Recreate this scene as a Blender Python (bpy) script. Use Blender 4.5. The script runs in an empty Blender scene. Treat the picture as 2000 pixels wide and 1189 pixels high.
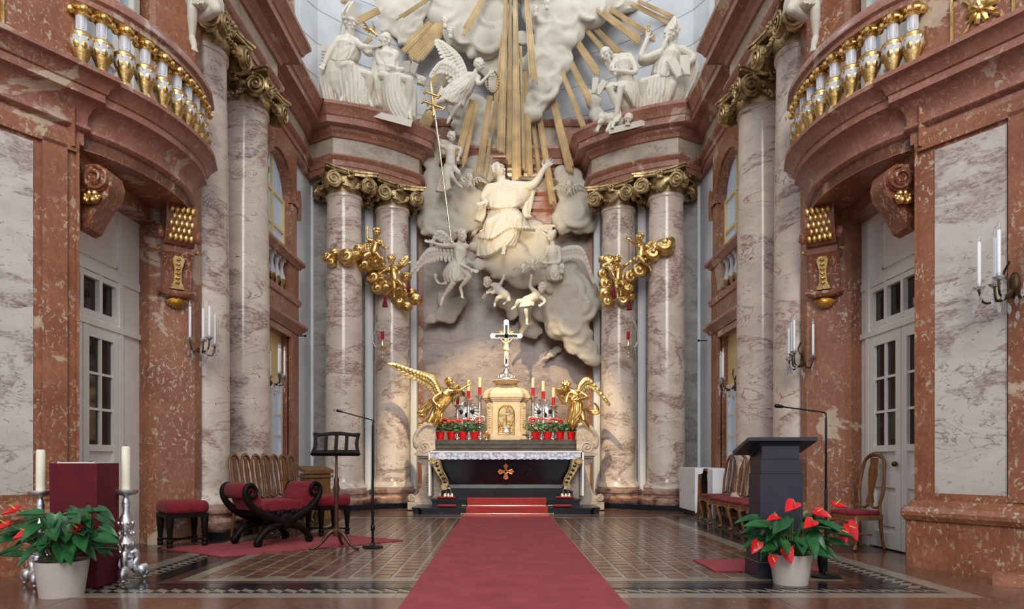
import bpy, bmesh, math, random
from mathutils import Vector, Matrix, noise
PI = math.pi
sc = bpy.context.scene
C = sc.collection
random.seed(7)
# ------------------------------------------------------------------ camera
F = 1300.0; CX = 980.0; HY = 898.0; EX = -0.09; EZ = 1.15
cam_d = bpy.data.cameras.new('camera'); cam = bpy.data.objects.new('camera', cam_d); C.objects.link(cam)
cam.location = (EX, 0, EZ); cam.rotation_euler = (PI/2, 0, 0)
cam_d.sensor_width = 36; cam_d.lens = F/2000*36
cam_d.shift_x = (1000-CX)/2000; cam_d.shift_y = (HY-594.5)/2000
cam_d.clip_end = 200
sc.camera = cam
# ------------------------------------------------------------------ light
sc.view_settings.view_transform = 'Standard'; sc.view_settings.look = 'None'
sc.view_settings.gamma = 1; sc.view_settings.use_curve_mapping = False
sc.view_settings.exposure = 0.6
w = bpy.data.worlds.new('world'); sc.world = w; w.use_nodes = True
w.node_tree.nodes['Background'].inputs[0].default_value = (0.80, 0.88, 1.0, 1)
w.node_tree.nodes['Background'].inputs[1].default_value = 0.52
def lamp(name, kind, loc, target, power, col, size=0.3, angle=40, blend=0.5):
    d = bpy.data.lights.new(name, kind); o = bpy.data.objects.new(name, d); C.objects.link(o)
    o.location = loc; d.energy = power; d.color = col
    o.rotation_euler = (Vector(target)-Vector(loc)).to_track_quat('-Z', 'Y').to_euler()
    if kind == 'SPOT':
        d.spot_size = math.radians(angle); d.spot_blend = blend; d.shadow_soft_size = size
    elif kind == 'AREA':
        d.shape = 'RECTANGLE'; d.size = size; d.size_y = size*1.6
    return o
WARM = (1.0, 0.80, 0.50)
lamp('nave_window_daylight', 'AREA', (0, -9, 13), (0, 14, 5), 1700, (1.0, 0.95, 0.88), 7)
lamp('apse_window_daylight_a', 'AREA', (-3.7, 13.2, 14.5), (1.5, 17, 10), 90, (0.86, 0.93, 1.0), 1.6)
lamp('apse_window_daylight_b', 'AREA', (3.7, 13.2, 14.5), (-1.5, 17, 10), 90, (0.86, 0.93, 1.0), 1.6)
lamp('saint_spotlight', 'SPOT', (-0.6, 4.0, 2.5), (0.25, 16.2, 7.2), 4000, WARM, 0.08, 13, 0.9)
lamp('altar_spotlight', 'SPOT', (0.0, 11.2, 8.3), (0, 15.8, 1.9), 1900, WARM, 0.05, 46, 0.35)

# ------------------------------------------------------------------ pixel helpers
def P(px, py, Y):
    return Vector((EX+(px-CX)*Y/F, Y, EZ+(HY-py)*Y/F))
def FL(px, py):
    Y = F*EZ/(py-HY)
    return Vector((EX+(px-CX)*Y/F, Y, 0))
def xc(Y): return min(0.0, -0.26+0.0165*Y)
def S2(s, u, Y): return (s*u+xc(Y), Y)

# ------------------------------------------------------------------ object helpers
def tag(o, label=None, cat=None, group=None, kind=None):
    if label: o['label'] = label
    if cat: o['category'] = cat
    if group: o['group'] = group
    if kind: o['kind'] = kind
    return o
def thing(name, label, cat, loc=(0, 0, 0), rz=0, group=None, kind=None):
    o = bpy.data.objects.new(name, None); C.objects.link(o)
    o.location = loc; o.rotation_euler = (0, 0, rz); o.empty_display_size = 0.1
    return tag(o, label, cat, group, kind)
def dup(o, parent=None, loc=None, rz=None, label=None, group=None):
    c = o.copy(); C.objects.link(c)
    if parent is not None: c.parent = parent
    if loc is not None: c.location = loc
    if rz is not None: c.rotation_euler = (0, 0, rz)
    if label: c['label'] = label
    if group: c['group'] = group
    for ch in list(o.children): dup(ch, c)
    return c
def crom(pts, n):
    pts = [Vector(p) for p in pts]
    if len(pts) == 1: return [pts[0].copy() for _ in range(n)]
    out = []; m = len(pts)-1
    for k in range(n):
        t = k/(n-1)*m; i = min(int(t), m-1); t -= i
        p1, p2 = pts[i], pts[i+1]
        p0 = pts[i-1] if i > 0 else p1*2-p2
        p3 = pts[i+2] if i+2 <= m else p2*2-p1
        out.append(0.5*((2*p1)+(p2-p0)*t+(2*p0-5*p1+4*p2-p3)*t*t+(3*p1-p0-3*p2+p3)*t**3))
    return out
def lerpl(a, n):
    m = len(a)-1; out = []
    for k in range(n):
        t = k/(n-1)*m if n > 1 else 0; i = min(int(t), max(m-1, 0)); t -= i
        out.append(a[i]*(1-t)+a[min(i+1, m)]*t)
    return out

class MB:
    def __init__(s): s.v = []; s.f = []
    def add(s, vs, fs):
        b = len(s.v); s.v += [tuple(x) for x in vs]; s.f += [tuple(i+b for i in f) for f in fs]; return s
    def box(s, x0, x1, y0, y1, z0, z1):
        v = [(x, y, z) for z in (z0, z1) for x, y in ((x0, y0), (x1, y0), (x1, y1), (x0, y1))]
        return s.add(v, [(3, 2, 1, 0), (4, 5, 6, 7), (0, 1, 5, 4), (1, 2, 6, 5), (2, 3, 7, 6), (3, 0, 4, 7)])
    def obox(s, c, size, m=None, rz=0):
        m = m or Matrix.Rotation(rz, 3, 'Z'); a, b, d = size[0]/2, size[1]/2, size[2]/2; c = Vector(c)
        v = [c+m @ Vector(q) for q in ((-a, -b, -d), (a, -b, -d), (a, b, -d), (-a, b, -d), (-a, -b, d), (a, -b, d), (a, b, d), (-a, b, d))]
        return s.add(v, [(3, 2, 1, 0), (4, 5, 6, 7), (0, 1, 5, 4), (1, 2, 6, 5), (2, 3, 7, 6), (3, 0, 4, 7)])
    def bar(s, p, q, wd, th, up=(0, 0, 1)):
        p = Vector(p); q = Vector(q); d = q-p; L = d.length; d.normalize()
        u = Vector(up); x = d.cross(u)
        if x.length < 1e-4: x = d.cross(Vector((1, 0, 0)))
        x.normalize(); z = x.cross(d)
        return s.obox((p+q)/2, (wd, L, th), Matrix((x, d, z)).transposed())
    def lathe(s, prof, seg=16, c=(0, 0, 0), m=None, sx=1, sy=1):
        c = Vector(c); vs = []; fs = []; n = len(prof)
        for k in range(seg):
            a = 2*PI*k/seg
            for r, z in prof:
                q = Vector((r*math.cos(a)*sx, r*math.sin(a)*sy, z)); vs.append(c+(m @ q if m else q))
        for k in range(seg):
            k2 = (k+1) % seg
            for i in range(n-1): fs.append((k*n+i, k2*n+i, k2*n+i+1, k*n+i+1))
        if prof[0][0] > 1e-5: fs.append(tuple(k*n for k in range(seg))[::-1])
        if prof[-1][0] > 1e-5: fs.append(tuple(k*n+n-1 for k in range(seg)))
        return s.add(vs, fs)
    def ell(s, c, r, seg=12, rings=8, m=None):
        if not hasattr(r, '__len__'): r = (r, r, r)
        c = Vector(c); vs = []; fs = []
        vs.append((0, 0, -1)); 
        for i in range(1, rings):
            t = -PI/2+PI*i/rings
            for k in range(seg): vs.append((math.cos(t)*math.cos(2*PI*k/seg), math.cos(t)*math.sin(2*PI*k/seg), math.sin(t)))
        vs.append((0, 0, 1)); N = len(vs)-1
        for k in range(seg):
            k2 = (k+1) % seg
            fs.append((0, 1+k2, 1+k)); fs.append((N, N-seg+k, N-seg+k2))
            for i in range(rings-2):
                a = 1+i*seg; fs.append((a+k, a+k2, a+seg+k2, a+seg+k))
        o = []
        for q in vs:
            q = Vector((q[0]*r[0], q[1]*r[1], q[2]*r[2])); o.append(c+(m @ q if m else q))
        return s.add(o, fs)
    def tube(s, pts, rad, seg=8, n=None, rnd=True, flat=1.0):
        if n: 
            pts = crom(pts, n); rad = lerpl(list(rad), n) if hasattr(rad, '__len__') else [rad]*n
        else:
            pts = [Vector(p) for p in pts]; rad = list(rad) if hasattr(rad, '__len__') else [rad]*len(pts)
        if rnd:
            d0 = (pts[0]-pts[1]).normalized(); d1 = (pts[-1]-pts[-2]).normalized()
            pts = [pts[0]+d0*rad[0]*.85, pts[0]+d0*rad[0]*.5]+pts+[pts[-1]+d1*rad[-1]*.5, pts[-1]+d1*rad[-1]*.85]
            rad = [rad[0]*.45, rad[0]*.85]+rad+[rad[-1]*.85, rad[-1]*.45]
        vs = []; fs = []; x = None
        for i, p in enumerate(pts):
            d = (pts[min(i+1, len(pts)-1)]-pts[max(i-1, 0)])
            if d.length < 1e-9: d = Vector((0, 0, 1))
            d.normalize()
            if x is None:
                x = d.cross(Vector((0, 0, 1)))
                if x.length < 1e-3: x = d.cross(Vector((0, 1, 0)))
            x = (x-d*x.dot(d))
            if x.length < 1e-6: x = d.orthogonal()
            x.normalize(); y = d.cross(x)
            for k in range(seg):
                a = 2*PI*k/seg; vs.append(p+(x*math.cos(a)+y*math.sin(a)*flat)*rad[i])
        for i in range(len(pts)-1):
            for k in range(seg):
                k2 = (k+1) % seg; fs.append((i*seg+k, i*seg+k2, (i+1)*seg+k2, (i+1)*seg+k))
        fs.append(tuple(range(seg))[::-1]); fs.append(tuple(range((len(pts)-1)*seg, len(pts)*seg)))
        return s.add(vs, fs)
    def leaf(s, p, q, nrm, wd, th, sag=0.0, tipw=.25, n=5):
        p = Vector(p); q = Vector(q); d = q-p; nrm = Vector(nrm).normalized(); x = d.cross(nrm)
        if x.length < 1e-6: x = d.orthogonal()
        x.normalize(); vs = []; fs = []
        for i in range(n+1):
            t = i/n; ww = wd*(math.sin(PI*(0.12+0.78*t))**.7 if i < n else tipw)
            c = p+d*t+nrm*(sag*math.sin(PI*t))
            vs += [c-x*ww/2, c+nrm*th, c+x*ww/2, c-nrm*th]
        for i in range(n):
            for k in range(4):
                k2 = (k+1) % 4; fs.append((i*4+k, i*4+k2, i*4+4+k2, i*4+4+k))
        fs.append((3, 2, 1, 0)); fs.append(tuple(n*4+k for k in range(4)))
        return s.add(vs, fs)
    def prism(s, poly, fn, a, b):
        """poly of 2-D points, fn(u,v,h)->xyz, extruded from h=a to h=b"""
        n = len(poly); v = [fn(u, w_, a) for u, w_ in poly]+[fn(u, w_, b) for u, w_ in poly]
        return s.add(v, [tuple(range(n))[::-1], tuple(range(n, 2*n))]+[(i, (i+1) % n, n+(i+1) % n, n+i) for i in range(n)])
    def sweep(s, path, prof, side=1, closed=False):
        pts = [Vector((p[0], p[1])) for p in path]; n = len(pts); m = len(prof); vs = []; fs = []
        def nr(a, b):
            d = (b-a).normalized(); return Vector((d.y, -d.x))*side
        for i, p in enumerate(pts):
            if closed: n1 = nr(pts[i-1], p); n2 = nr(p, pts[(i+1) % n])
            else:
                n1 = nr(pts[i-1], p) if i > 0 else nr(p, pts[1]); n2 = nr(p, pts[i+1]) if i < n-1 else n1
            k = 1+n1.dot(n2); mt = (n1+n2)/max(k, .35)
            for o, z in prof: vs.append((p.x+mt.x*o, p.y+mt.y*o, z))
        for i in range(n if closed else n-1):
            j = (i+1) % n
            for k in range(m):
                k2 = (k+1) % m; fs.append((i*m+k, j*m+k, j*m+k2, i*m+k2))
        if not closed: fs.append(tuple(range(m))); fs.append(tuple(range((n-1)*m, n*m))[::-1])
        return s.add(vs, fs)
    def build(s, name, mat, parent=None, smooth=0, origin=None, recalc=True, loc=None):
        """origin: subtracted from the vertices; loc: object location. smooth: sharp angle in degrees (0 = flat)"""
        me = bpy.data.meshes.new(name)
        vs = s.v
        if origin is not None: o = origin; vs = [(a-o[0], b-o[1], c-o[2]) for a, b, c in vs]
        me.from_pydata(vs, [], s.f)
        if recalc:
            bm = bmesh.new(); bm.from_mesh(me); bmesh.ops.recalc_face_normals(bm, faces=bm.faces); bm.to_mesh(me); bm.free()
        if smooth:
            me.polygons.foreach_set('use_smooth', [True]*len(me.polygons)); me.set_sharp_from_angle(angle=math.radians(smooth))
        me.materials.append(mat)
        ob = bpy.data.objects.new(name, me); C.objects.link(ob)
        if parent is not None: ob.parent = parent
        if loc is not None: ob.location = loc
        return ob
def wbuild(mb, name, mat, parent, smooth=0, **k):
    """vertices are in world space, parent is an unrotated top-level Empty"""
    return mb.build(name, mat, parent, smooth, origin=parent.location, **k)
def struct(mb, name, mat, smooth=0):
    return tag(mb.build(name, mat, None, smooth), kind='structure')
SCQ = []
def sculpt(ob, vox, it=2, disp=None):
    SCQ.append((ob, vox, it, disp)); return ob
def run_sculpts():
    for ob, vox, it, disp in SCQ:
        r = ob.modifiers.new('r', 'REMESH'); r.mode = 'VOXEL'; r.voxel_size = vox; r.use_smooth_shade = True
        if it: m = ob.modifiers.new('s', 'SMOOTH'); m.factor = .5; m.iterations = it
        if disp:
            t = bpy.data.textures.new('billow', 'CLOUDS'); t.noise_scale = disp[1]; t.noise_depth = 2
            d = ob.modifiers.new('d', 'DISPLACE'); d.texture = t; d.strength = disp[0]; d.texture_coords = 'GLOBAL'; d.mid_level = .5
            m = ob.modifiers.new('s2', 'SMOOTH'); m.factor = .5; m.iterations = 1
    dg = bpy.context.evaluated_depsgraph_get(); new = []
    for ob, *_ in SCQ: new.append(bpy.data.meshes.new_from_object(ob.evaluated_get(dg)))
    for (ob, *_), me in zip(SCQ, new):
        mt = ob.data.materials[0]; ob.modifiers.clear(); nm = ob.data.name; ob.data = me; me.name = nm
        if not me.materials: me.materials.append(mt)
        me.polygons.foreach_set('use_smooth', [True]*len(me.polygons))
# ------------------------------------------------------------------ materials
class NT:
    def __init__(s, name):
        s.m = bpy.data.materials.new(name); s.m.use_nodes = True; s.t = s.m.node_tree; s.b = s.t.nodes['Principled BSDF']
    def n(s, ty, props=None, **ins):
        nd = s.t.nodes.new(ty)
        for k, v in (props or {}).items(): setattr(nd, k, v)
        for k, v in ins.items():
            k = k.replace('_', ' ')
            s.set(nd.inputs[k] if k in nd.inputs else nd.inputs[int(k[1:])], v)
        return nd
    def set(s, inp, v):
        if isinstance(v, bpy.types.NodeSocket): s.t.links.new(v, inp)
        else: inp.default_value = v
    def pos(s, scale=(1, 1, 1), rot=(0, 0, 0), obj=False):
        src = s.n('ShaderNodeTexCoord').outputs['Object'] if obj else s.n('ShaderNodeNewGeometry').outputs['Position']
        mp = s.n('ShaderNodeMapping', None, Vector=src); mp.inputs['Scale'].default_value = scale; mp.inputs['Rotation'].default_value = rot
        return mp.outputs[0]
    def noise(s, vec, scale, detail=3, rough=.5, dist=0): 
        return s.n('ShaderNodeTexNoise', None, Vector=vec, Scale=scale, Detail=detail, Roughness=rough, Distortion=dist).outputs[0]
    def ramp(s, fac, stops, interp='LINEAR'):
        r = s.n('ShaderNodeValToRGB', None, Fac=fac); r.color_ramp.interpolation = interp; e = r.color_ramp.elements
        while len(e) < len(stops): e.new(.5)
        for el, (p, c) in zip(e, stops): el.position = p; el.color = c if hasattr(c, '__len__') else (c, c, c, 1)
        return r.outputs[0]
    def mix(s, fac, a, b):
        nd = s.n('ShaderNodeMix', {'data_type': 'RGBA'})
        s.set(nd.inputs[0], fac); s.set(nd.inputs[6], a); s.set(nd.inputs[7], b); return nd.outputs[2]
    def mul(s, a, b, op='MULTIPLY'):
        nd = s.n('ShaderNodeMath', {'operation': op}); s.set(nd.inputs[0], a); s.set(nd.inputs[1], b); return nd.outputs[0]
    def bump(s, h, st=.3, d=.02): s.t.links.new(s.n('ShaderNodeBump', None, Height=h, Strength=st, Distance=d).outputs[0], s.b.inputs['Normal'])
    def fin(s, col=None, rough=.5, metal=0, **k):
        if col is not None: s.set(s.b.inputs['Base Color'], col)
        s.set(s.b.inputs['Roughness'], rough); s.b.inputs['Metallic'].default_value = metal
        for a, v in k.items(): s.set(s.b.inputs[a.replace('_', ' ')], v)
        return s.m
def c4(r, g, b): return (r, g, b, 1)
def srgb(r, g, b):
    return tuple(((x/255)/12.92 if x/255 <= .04045 else (((x/255)+.055)/1.055)**2.4) for x in (r, g, b))+(1,)
def plain(name, col, rough=.5, metal=0, var=.12, scale=6, bump=0, obj=False, bscale=None, **k):
    t = NT(name); v = t.pos(obj=obj); f = t.noise(v, scale, 4)
    a = tuple(x*(1-var) for x in col[:3])+(1,); b = tuple(min(1, x*(1+var)) for x in col[:3])+(1,)
    if bump: t.bump(t.noise(v, bscale or scale*6, 3), bump)
    return t.fin(t.ramp(f, [(.3, a), (.7, b)]), rough, metal, **k)
def marble_red(name, dark, mid, patch, rough=.28, patchth=.60, fleck=.9):
    t = NT(name); v = t.pos()
    base = t.ramp(t.noise(v, 1.6, 6, .65), [(.3, dark), (.7, mid)])
    base = t.mix(t.ramp(t.noise(v, 22, 3), [(.4, 0.0), (.75, .4)]), base, tuple(x*.6 for x in dark[:3])+(1,))
    fl = t.ramp(t.noise(t.pos((1, 1, .7), (.5, .4, 0)), 21, 4, .6, .9), [(.565, 0.0), (.61, 1.0)])
    fl = t.mul(fl, t.ramp(t.noise(v, 1.7, 2), [(.36, 0.12*fleck), (.6, fleck)]))
    base = t.mix(fl, base, tuple(x*.85 for x in patch[:3])+(1,))
    pm = t.ramp(t.noise(v, .95, 6, .66, .6), [(patchth, 0.0), (patchth+.02, 1.0)])
    pc = t.ramp(t.noise(v, 9, 4), [(.3, tuple(x*.75 for x in patch[:3])+(1,)), (.7, patch)])
    return t.fin(t.mix(t.mul(pm, .85), base, pc), rough)
def marble_vein(name, base_a, base_b, vein, vein2, rough=.2, sc_=1.0, amount=.8):
    t = NT(name); v = t.pos((sc_, sc_, sc_*1.9), (.35, .45, 0))
    col = t.ramp(t.noise(v, 1.6, 5, .6), [(.3, base_a), (.7, base_b)])
    tex = t.ramp(t.noise(t.pos((sc_, sc_, sc_*3.0), (.35, .5, 0)), 6.5, 6, .72, 1.3), [(.40, .10), (.58, 1.0)])
    band = t.ramp(t.noise(v, .62, 6, .58, .8), [(.53, 0.0), (.57, 1.0), (.62, .8), (.66, 0.0)])
    col = t.mix(t.mul(t.mul(band, tex), amount), col, vein)
    fk = t.ramp(t.noise(t.pos((sc_, sc_, sc_*1.8), (.5, .7, .2)), 6.5, 5, .64, 1.6), [(.60, 0.0), (.66, 1.0)])
    fk = t.mul(fk, t.ramp(t.noise(v, 1.6, 2), [(.44, .25), (.64, .95)]))
    col = t.mix(t.mul(fk, amount), col, vein2)
    thin = t.ramp(t.noise(v, 1.1, 5, .55, 1.8), [(.482, 0.0), (.496, 1.0), (.504, 1.0), (.518, 0.0)])
    gate = t.ramp(t.noise(v, .9, 2), [(.42, 0.0), (.6, 1.0)])
    col = t.mix(t.mul(t.mul(thin, gate), .85*amount), col, vein)
    return t.fin(col, rough)
CREAM = srgb(205, 185, 160)
M = {}
M['red'] = marble_red('red_marble', srgb(128, 77, 54), srgb(168, 112, 82), CREAM)
M['redplain'] = marble_red('red_marble_plain', srgb(120, 68, 48), srgb(154, 96, 70), CREAM, .28, .9)
M['redsmooth'] = marble_red('red_marble_cornice', srgb(140, 91, 75), srgb(178, 125, 105), CREAM, .25, .585, .5)
M['grey'] = marble_vein('grey_cream_marble', srgb(200, 184, 170), srgb(226, 212, 198), srgb(136, 104, 98), srgb(104, 82, 82), .16, 1.0, .9)
M['panel'] = marble_vein('speckled_wall_marble', srgb(190, 182, 172), srgb(208, 204, 196), srgb(140, 118, 114), srgb(88, 66, 66), .2, 1.5, .95)
M['back'] = marble_vein('apse_wall_marble', srgb(140, 122, 114), srgb(170, 152, 140), srgb(112, 84, 78), srgb(80, 62, 62), .3, 1.6, .9)
M['pil'] = marble_vein('dark_grey_marble', srgb(112, 110, 108), srgb(150, 146, 142), srgb(84, 76, 76), srgb(56, 54, 56), .3, 1.4, .9)
M['frieze'] = marble_vein('frieze_marble', srgb(168, 154, 140), srgb(192, 178, 160), srgb(140, 118, 104), srgb(100, 84, 78), .3, 1.6, .7)
M['basered'] = marble_vein('variegated_base_marble', srgb(100, 40, 34), srgb(196, 166, 146), srgb(84, 34, 32), srgb(206, 188, 172), .3, 3.0, .9)
M['altarstone'] = marble_vein('altar_stone', srgb(176, 162, 148), srgb(200, 186, 168), srgb(140, 122, 110), srgb(120, 104, 94), .4, 4.0, .7)
M['tabstone'] = plain('tabernacle_stone', srgb(214, 190, 154), .45, 0, .14, 8)
M['black'] = marble_vein('black_veined_marble', srgb(10, 12, 18), srgb(20, 22, 32), srgb(34, 36, 48), srgb(90, 90, 100), .28, 1.0, .35)
M['dgrey'] = marble_vein('dark_shelf_marble', srgb(62, 58, 56), srgb(90, 84, 80), srgb(46, 42, 42), srgb(150, 140, 132), .25, 2.5, .6)
M['plaster'] = plain('white_plaster', srgb(226, 229, 232), .8, 0, .05, 2)
M['upper'] = plain('upper_apse_stone', srgb(188, 190, 192), .8, 0, .12, 1.2)
M['stucco'] = plain('white_stucco', srgb(208, 200, 184), .6, 0, .05, 3, .08, bscale=14)
M['stuccoc'] = plain('cloud_stucco', srgb(196, 188, 172), .7, 0, .06, 2, .1, bscale=10)
def goldm(name, a, b, rough, dirt=.5, bs=28):
    t = NT(name); v = t.pos(); f = t.noise(v, 7, 5, .65)
    t.bump(t.noise(v, bs, 4), .25, .02)
    col = t.ramp(f, [(.36, a), (.6, b)])
    return t.fin(col, t.ramp(f, [(.3, rough+.18), (.7, rough)]), 1.0)
M['gold'] = goldm('bright_gold', c4(.50, .31, .09), c4(.90, .64, .27), .26)
M['oldgold'] = goldm('worn_gilding', c4(.20, .14, .07), c4(.62, .46, .24), .4)
M['raygold'] = plain('ray_gilding', c4(.66, .52, .32), .45, .6, .2, 2.5)
M['silver'] = goldm('silver', c4(.60, .60, .61), c4(.92, .92, .93), .27)
M['palegold'] = goldm('pale_gilt_silver', c4(.7, .62, .45), c4(.95, .86, .66), .25)
M['steel'] = plain('brass_rod', c4(.75, .68, .5), .25, 1.0)
def wood(name, a, b, rough=.4, s=8, **kw):
    t = NT(name); v = t.pos((1, 1, .12), obj=True); f = t.noise(v, s*3, 5, .6, .6)
    t.bump(f, .1, .01); return t.fin(t.ramp(f, [(.3, a), (.7, b)]), rough, **kw)
M['wood'] = wood('walnut', srgb(88, 56, 32), srgb(140, 92, 54), .32)
M['darkwood'] = wood('dark_carved_wood', srgb(12, 8, 8), srgb(28, 19, 16), .5, Specular_IOR_Level=.15)
M['midwood'] = wood('mahogany', srgb(52, 28, 20), srgb(86, 48, 32), .35)
M['boxwood'] = wood('prie_dieu_wood', srgb(92, 62, 30), srgb(132, 92, 48), .45)
M['velvet'] = plain('red_velvet', srgb(120, 14, 28), .85, 0, .25, 14, .2, bscale=120, Sheen_Weight=.06)
M['cover'] = plain('dark_red_cloth', srgb(92, 10, 24), .9, 0, .12, 5, .1, bscale=160)
M['carpet'] = plain('red_carpet', srgb(158, 66, 72), .95, 0, .16, 3.2, .5, bscale=150)
M['steprunner'] = plain('step_carpet', srgb(150, 48, 50), .95, 0, .14, 4, .4, bscale=150)
M['wax'] = plain('ivory_wax', srgb(238, 230, 208), .5, 0, .04, 3, Subsurface_Weight=.15)
M['ivory'] = plain('cream_candle', srgb(240, 222, 168), .5, 0, .04, 3)
M['redwax'] = plain('red_candle', srgb(190, 16, 24), .4, 0, .06, 4)
M['whitecandle'] = plain('white_candle_sleeve', srgb(232, 236, 240), .5, 0, .03, 4)
M['leaf'] = plain('leaf_green', srgb(38, 92, 48), .35, 0, .4, 9)
M['leafpale'] = plain('leaf_pale_green', srgb(84, 126, 72), .45, 0, .35, 12)
M['spathe'] = plain('red_spathe', srgb(206, 24, 34), .25, 0, .2, 10)
M['salmon'] = plain('salmon_bract', srgb(226, 74, 62), .5, 0, .22, 14)
M['spadix'] = plain('yellow_spadix', srgb(214, 190, 90), .5, 0, .1, 20)
M['stem'] = plain('green_stem', srgb(86, 104, 54), .5, 0, .2, 12)
M['pot'] = plain('pale_grey_pot', srgb(190, 180, 170), .5, 0, .05, 5)
M['redpot'] = plain('red_pot', srgb(200, 10, 24), .3, 0, .08, 5)
M['soil'] = plain('soil', srgb(40, 28, 20), .95, 0, .3, 40)
M['linen'] = plain('white_linen', srgb(236, 238, 242), .85, 0, .03, 3)
def lace():
    t = NT('blue_white_lace'); v = t.pos((1, 1, 1))
    w1 = t.n('ShaderNodeTexVoronoi', None, Vector=v, Scale=16.0).outputs[0]
    f = t.ramp(w1, [(.3, srgb(206, 212, 230)), (.7, srgb(150, 160, 200))])
    t.bump(w1, .4, .01); return t.fin(f, .9)
M['lace'] = lace()
M['door'] = plain('white_door_paint', srgb(236, 233, 224), .42, 0, .04, 3)
M['cream'] = plain('cream_door_paint', srgb(226, 206, 150), .5, 0, .04, 3)
M['pane'] = plain('dark_glass_pane', srgb(34, 30, 30), .06, 0, .25, 1.5)
M['skypane'] = plain('daylit_glass_pane', srgb(150, 160, 172), .08, 0, .12, .8, Emission_Color=c4(.6, .72, .9), Emission_Strength=.12)
M['iron'] = plain('black_metal', srgb(16, 16, 18), .38, .4, .1, 5)
M['lectern'] = plain('charcoal_lectern', srgb(44, 46, 56), .42, 0, .12, 6, .05, bscale=60)
M['darkbronze'] = plain('dark_bronze', srgb(84, 66, 42), .4, .8, .2, 12)
t = NT('crystal'); M['crystal'] = t.fin(c4(.92, .95, 1), .03, 0, Transmission_Weight=.85, IOR=1.5)
t = NT('red_glass'); M['redglass'] = t.fin(c4(.65, .01, .03), .08, 0, Transmission_Weight=.35)
M['tassel'] = plain('dark_red_tassel', srgb(108, 12, 30), .9, 0, .2, 30)
M['enamel'] = plain('orange_brown_enamel', srgb(176, 84, 46), .3, 0, .2, 12)
M['inlay'] = plain('black_enamel', srgb(10, 10, 12), .5)
M['balwhite'] = plain('white_baluster_marble', srgb(206, 208, 214), .35, 0, .08, 10)
# floor stones
M['fred'] = marble_red('floor_red_stone', srgb(92, 60, 48), srgb(124, 86, 68), srgb(140, 116, 96), .17, .7)
M['flight'] = plain('floor_light_stone', srgb(138, 130, 116), .2, 0, .18, 4)
M['fdark'] = plain('floor_black_stone', srgb(30, 30, 34), .15, 0, .35, 3)
M['fmosa'] = plain('floor_mosaic_dark', srgb(70, 52, 44), .22, 0, .35, 16)
def mosaic():
    t = NT('floor_brown_tile'); r = t.n('ShaderNodeObjectInfo').outputs['Random']
    f = t.noise(t.pos(), 3.5, 5, .6)
    a = t.ramp(f, [(.3, srgb(96, 68, 54)), (.7, srgb(140, 102, 80))])
    return t.fin(t.mix(t.mul(r, .5), a, srgb(70, 46, 42)), .18)
M['ftile'] = mosaic()
# ================================================================== SETTING
# ------------------------------------------------------------------ floor
fl = struct(MB().box(-6.6, 6.6, 4.3, 18.4, -.3, -.006), 'floor', M['flight'])
struct(MB().box(-14, 14, -12, 4.3, -.75, -.45), 'floor_nave', M['fred'])
YB = [5.56, 5.75, 5.98, 6.20, 6.33, 6.47]; XB = [3.96, 3.77, 3.54, 3.32, 3.17, 3.03]
YE = 13.55
def slab(x0, x1, y0, y1, mat, name):
    if x1-x0 < .02 or y1-y0 < .02: return
    return MB().box(x0+.003, x1-.003, y0+.003, y1-.003, -.03, 0).build(name, M[mat], fl)
def ring(i, mat, name, L):
    x1, x0, y0, y1 = XB[i], XB[i+1], YB[i], YB[i+1]
    n = max(1, round(2*x1/L))
    for k in range(n): slab(-x1+2*x1*k/n, -x1+2*x1*(k+1)/n, y0, y1, mat, name)
    m = max(1, round((YE-y1)/L))
    for s in (-1, 1):
        for k in range(m):
            a, b = y1+(YE-y1)*k/m, y1+(YE-y1)*(k+1)/m
            slab(*( (x0, x1) if s > 0 else (-x1, -x0)), a, b, mat, name)
ring(0, 'flight', 'border_slab', 1.0); ring(2, 'fdark', 'border_slab', 1.2); ring(4, 'flight', 'border_slab', 1.4)
ring(3, 'fmosa', 'border_slab', 1.1)
# triangle mosaic band
tri = MB()
def tris(fn, L, n):
    for k in range(n):
        a = L*k/n; b = L*(k+1)/n; m_ = (a+b)/2
        for q in (((a+.004, .02), (b-.012, .02), (a+.004, .105)), ((b-.004, .21), (a+.012, .21), (b-.004, .125))):
            tri.prism(q, lambda u, v_, h: (*fn(u, v_), h), -.02, 0)
tris(lambda u, v_: (-3.77+u, 5.75+v_), 7.54, 60)
for s in (-1, 1): tris(lambda u, v_: (s*(3.77-v_), 5.98+u), YE-5.98, 60)
tag(tri.build('triangle_inlay', M['fdark'], fl), kind='stuff')
struct_base = None
mb = MB().box(-3.77, 3.77, 5.75, 5.98, -.03, -.004)
for s in (-1, 1): mb.box(min(s*3.54, s*3.77), max(s*3.54, s*3.77), 5.98, YE, -.03, -.004)
mb.build('inlay_bed', M['flight'], fl)
# red marble slabs of the outer margin
for k in range(9):
    slab(-6.6+13.2*k/9, -6.6+13.2*(k+1)/9, 4.3, 5.56, 'fred', 'margin_slab')
for s in (-1, 1):
    for k in range(6):
        a, b = 5.56+(YE-5.56)*k/6, 5.56+(YE-5.56)*(k+1)/6
        slab(*((3.96, 6.6) if s > 0 else (-6.6, -3.96)), a, b, 'fred' if k < 2 else 'fmosa', 'margin_slab')
for k in range(10): slab(-4.6+.92*k, -4.6+.92*(k+1), YE, YE+.35, 'fmosa', 'margin_slab')
for k in range(10): slab(-4.6+.92*k, -4.6+.92*(k+1), YE+.45, 15.6, 'ftile', 'margin_slab')
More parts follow.
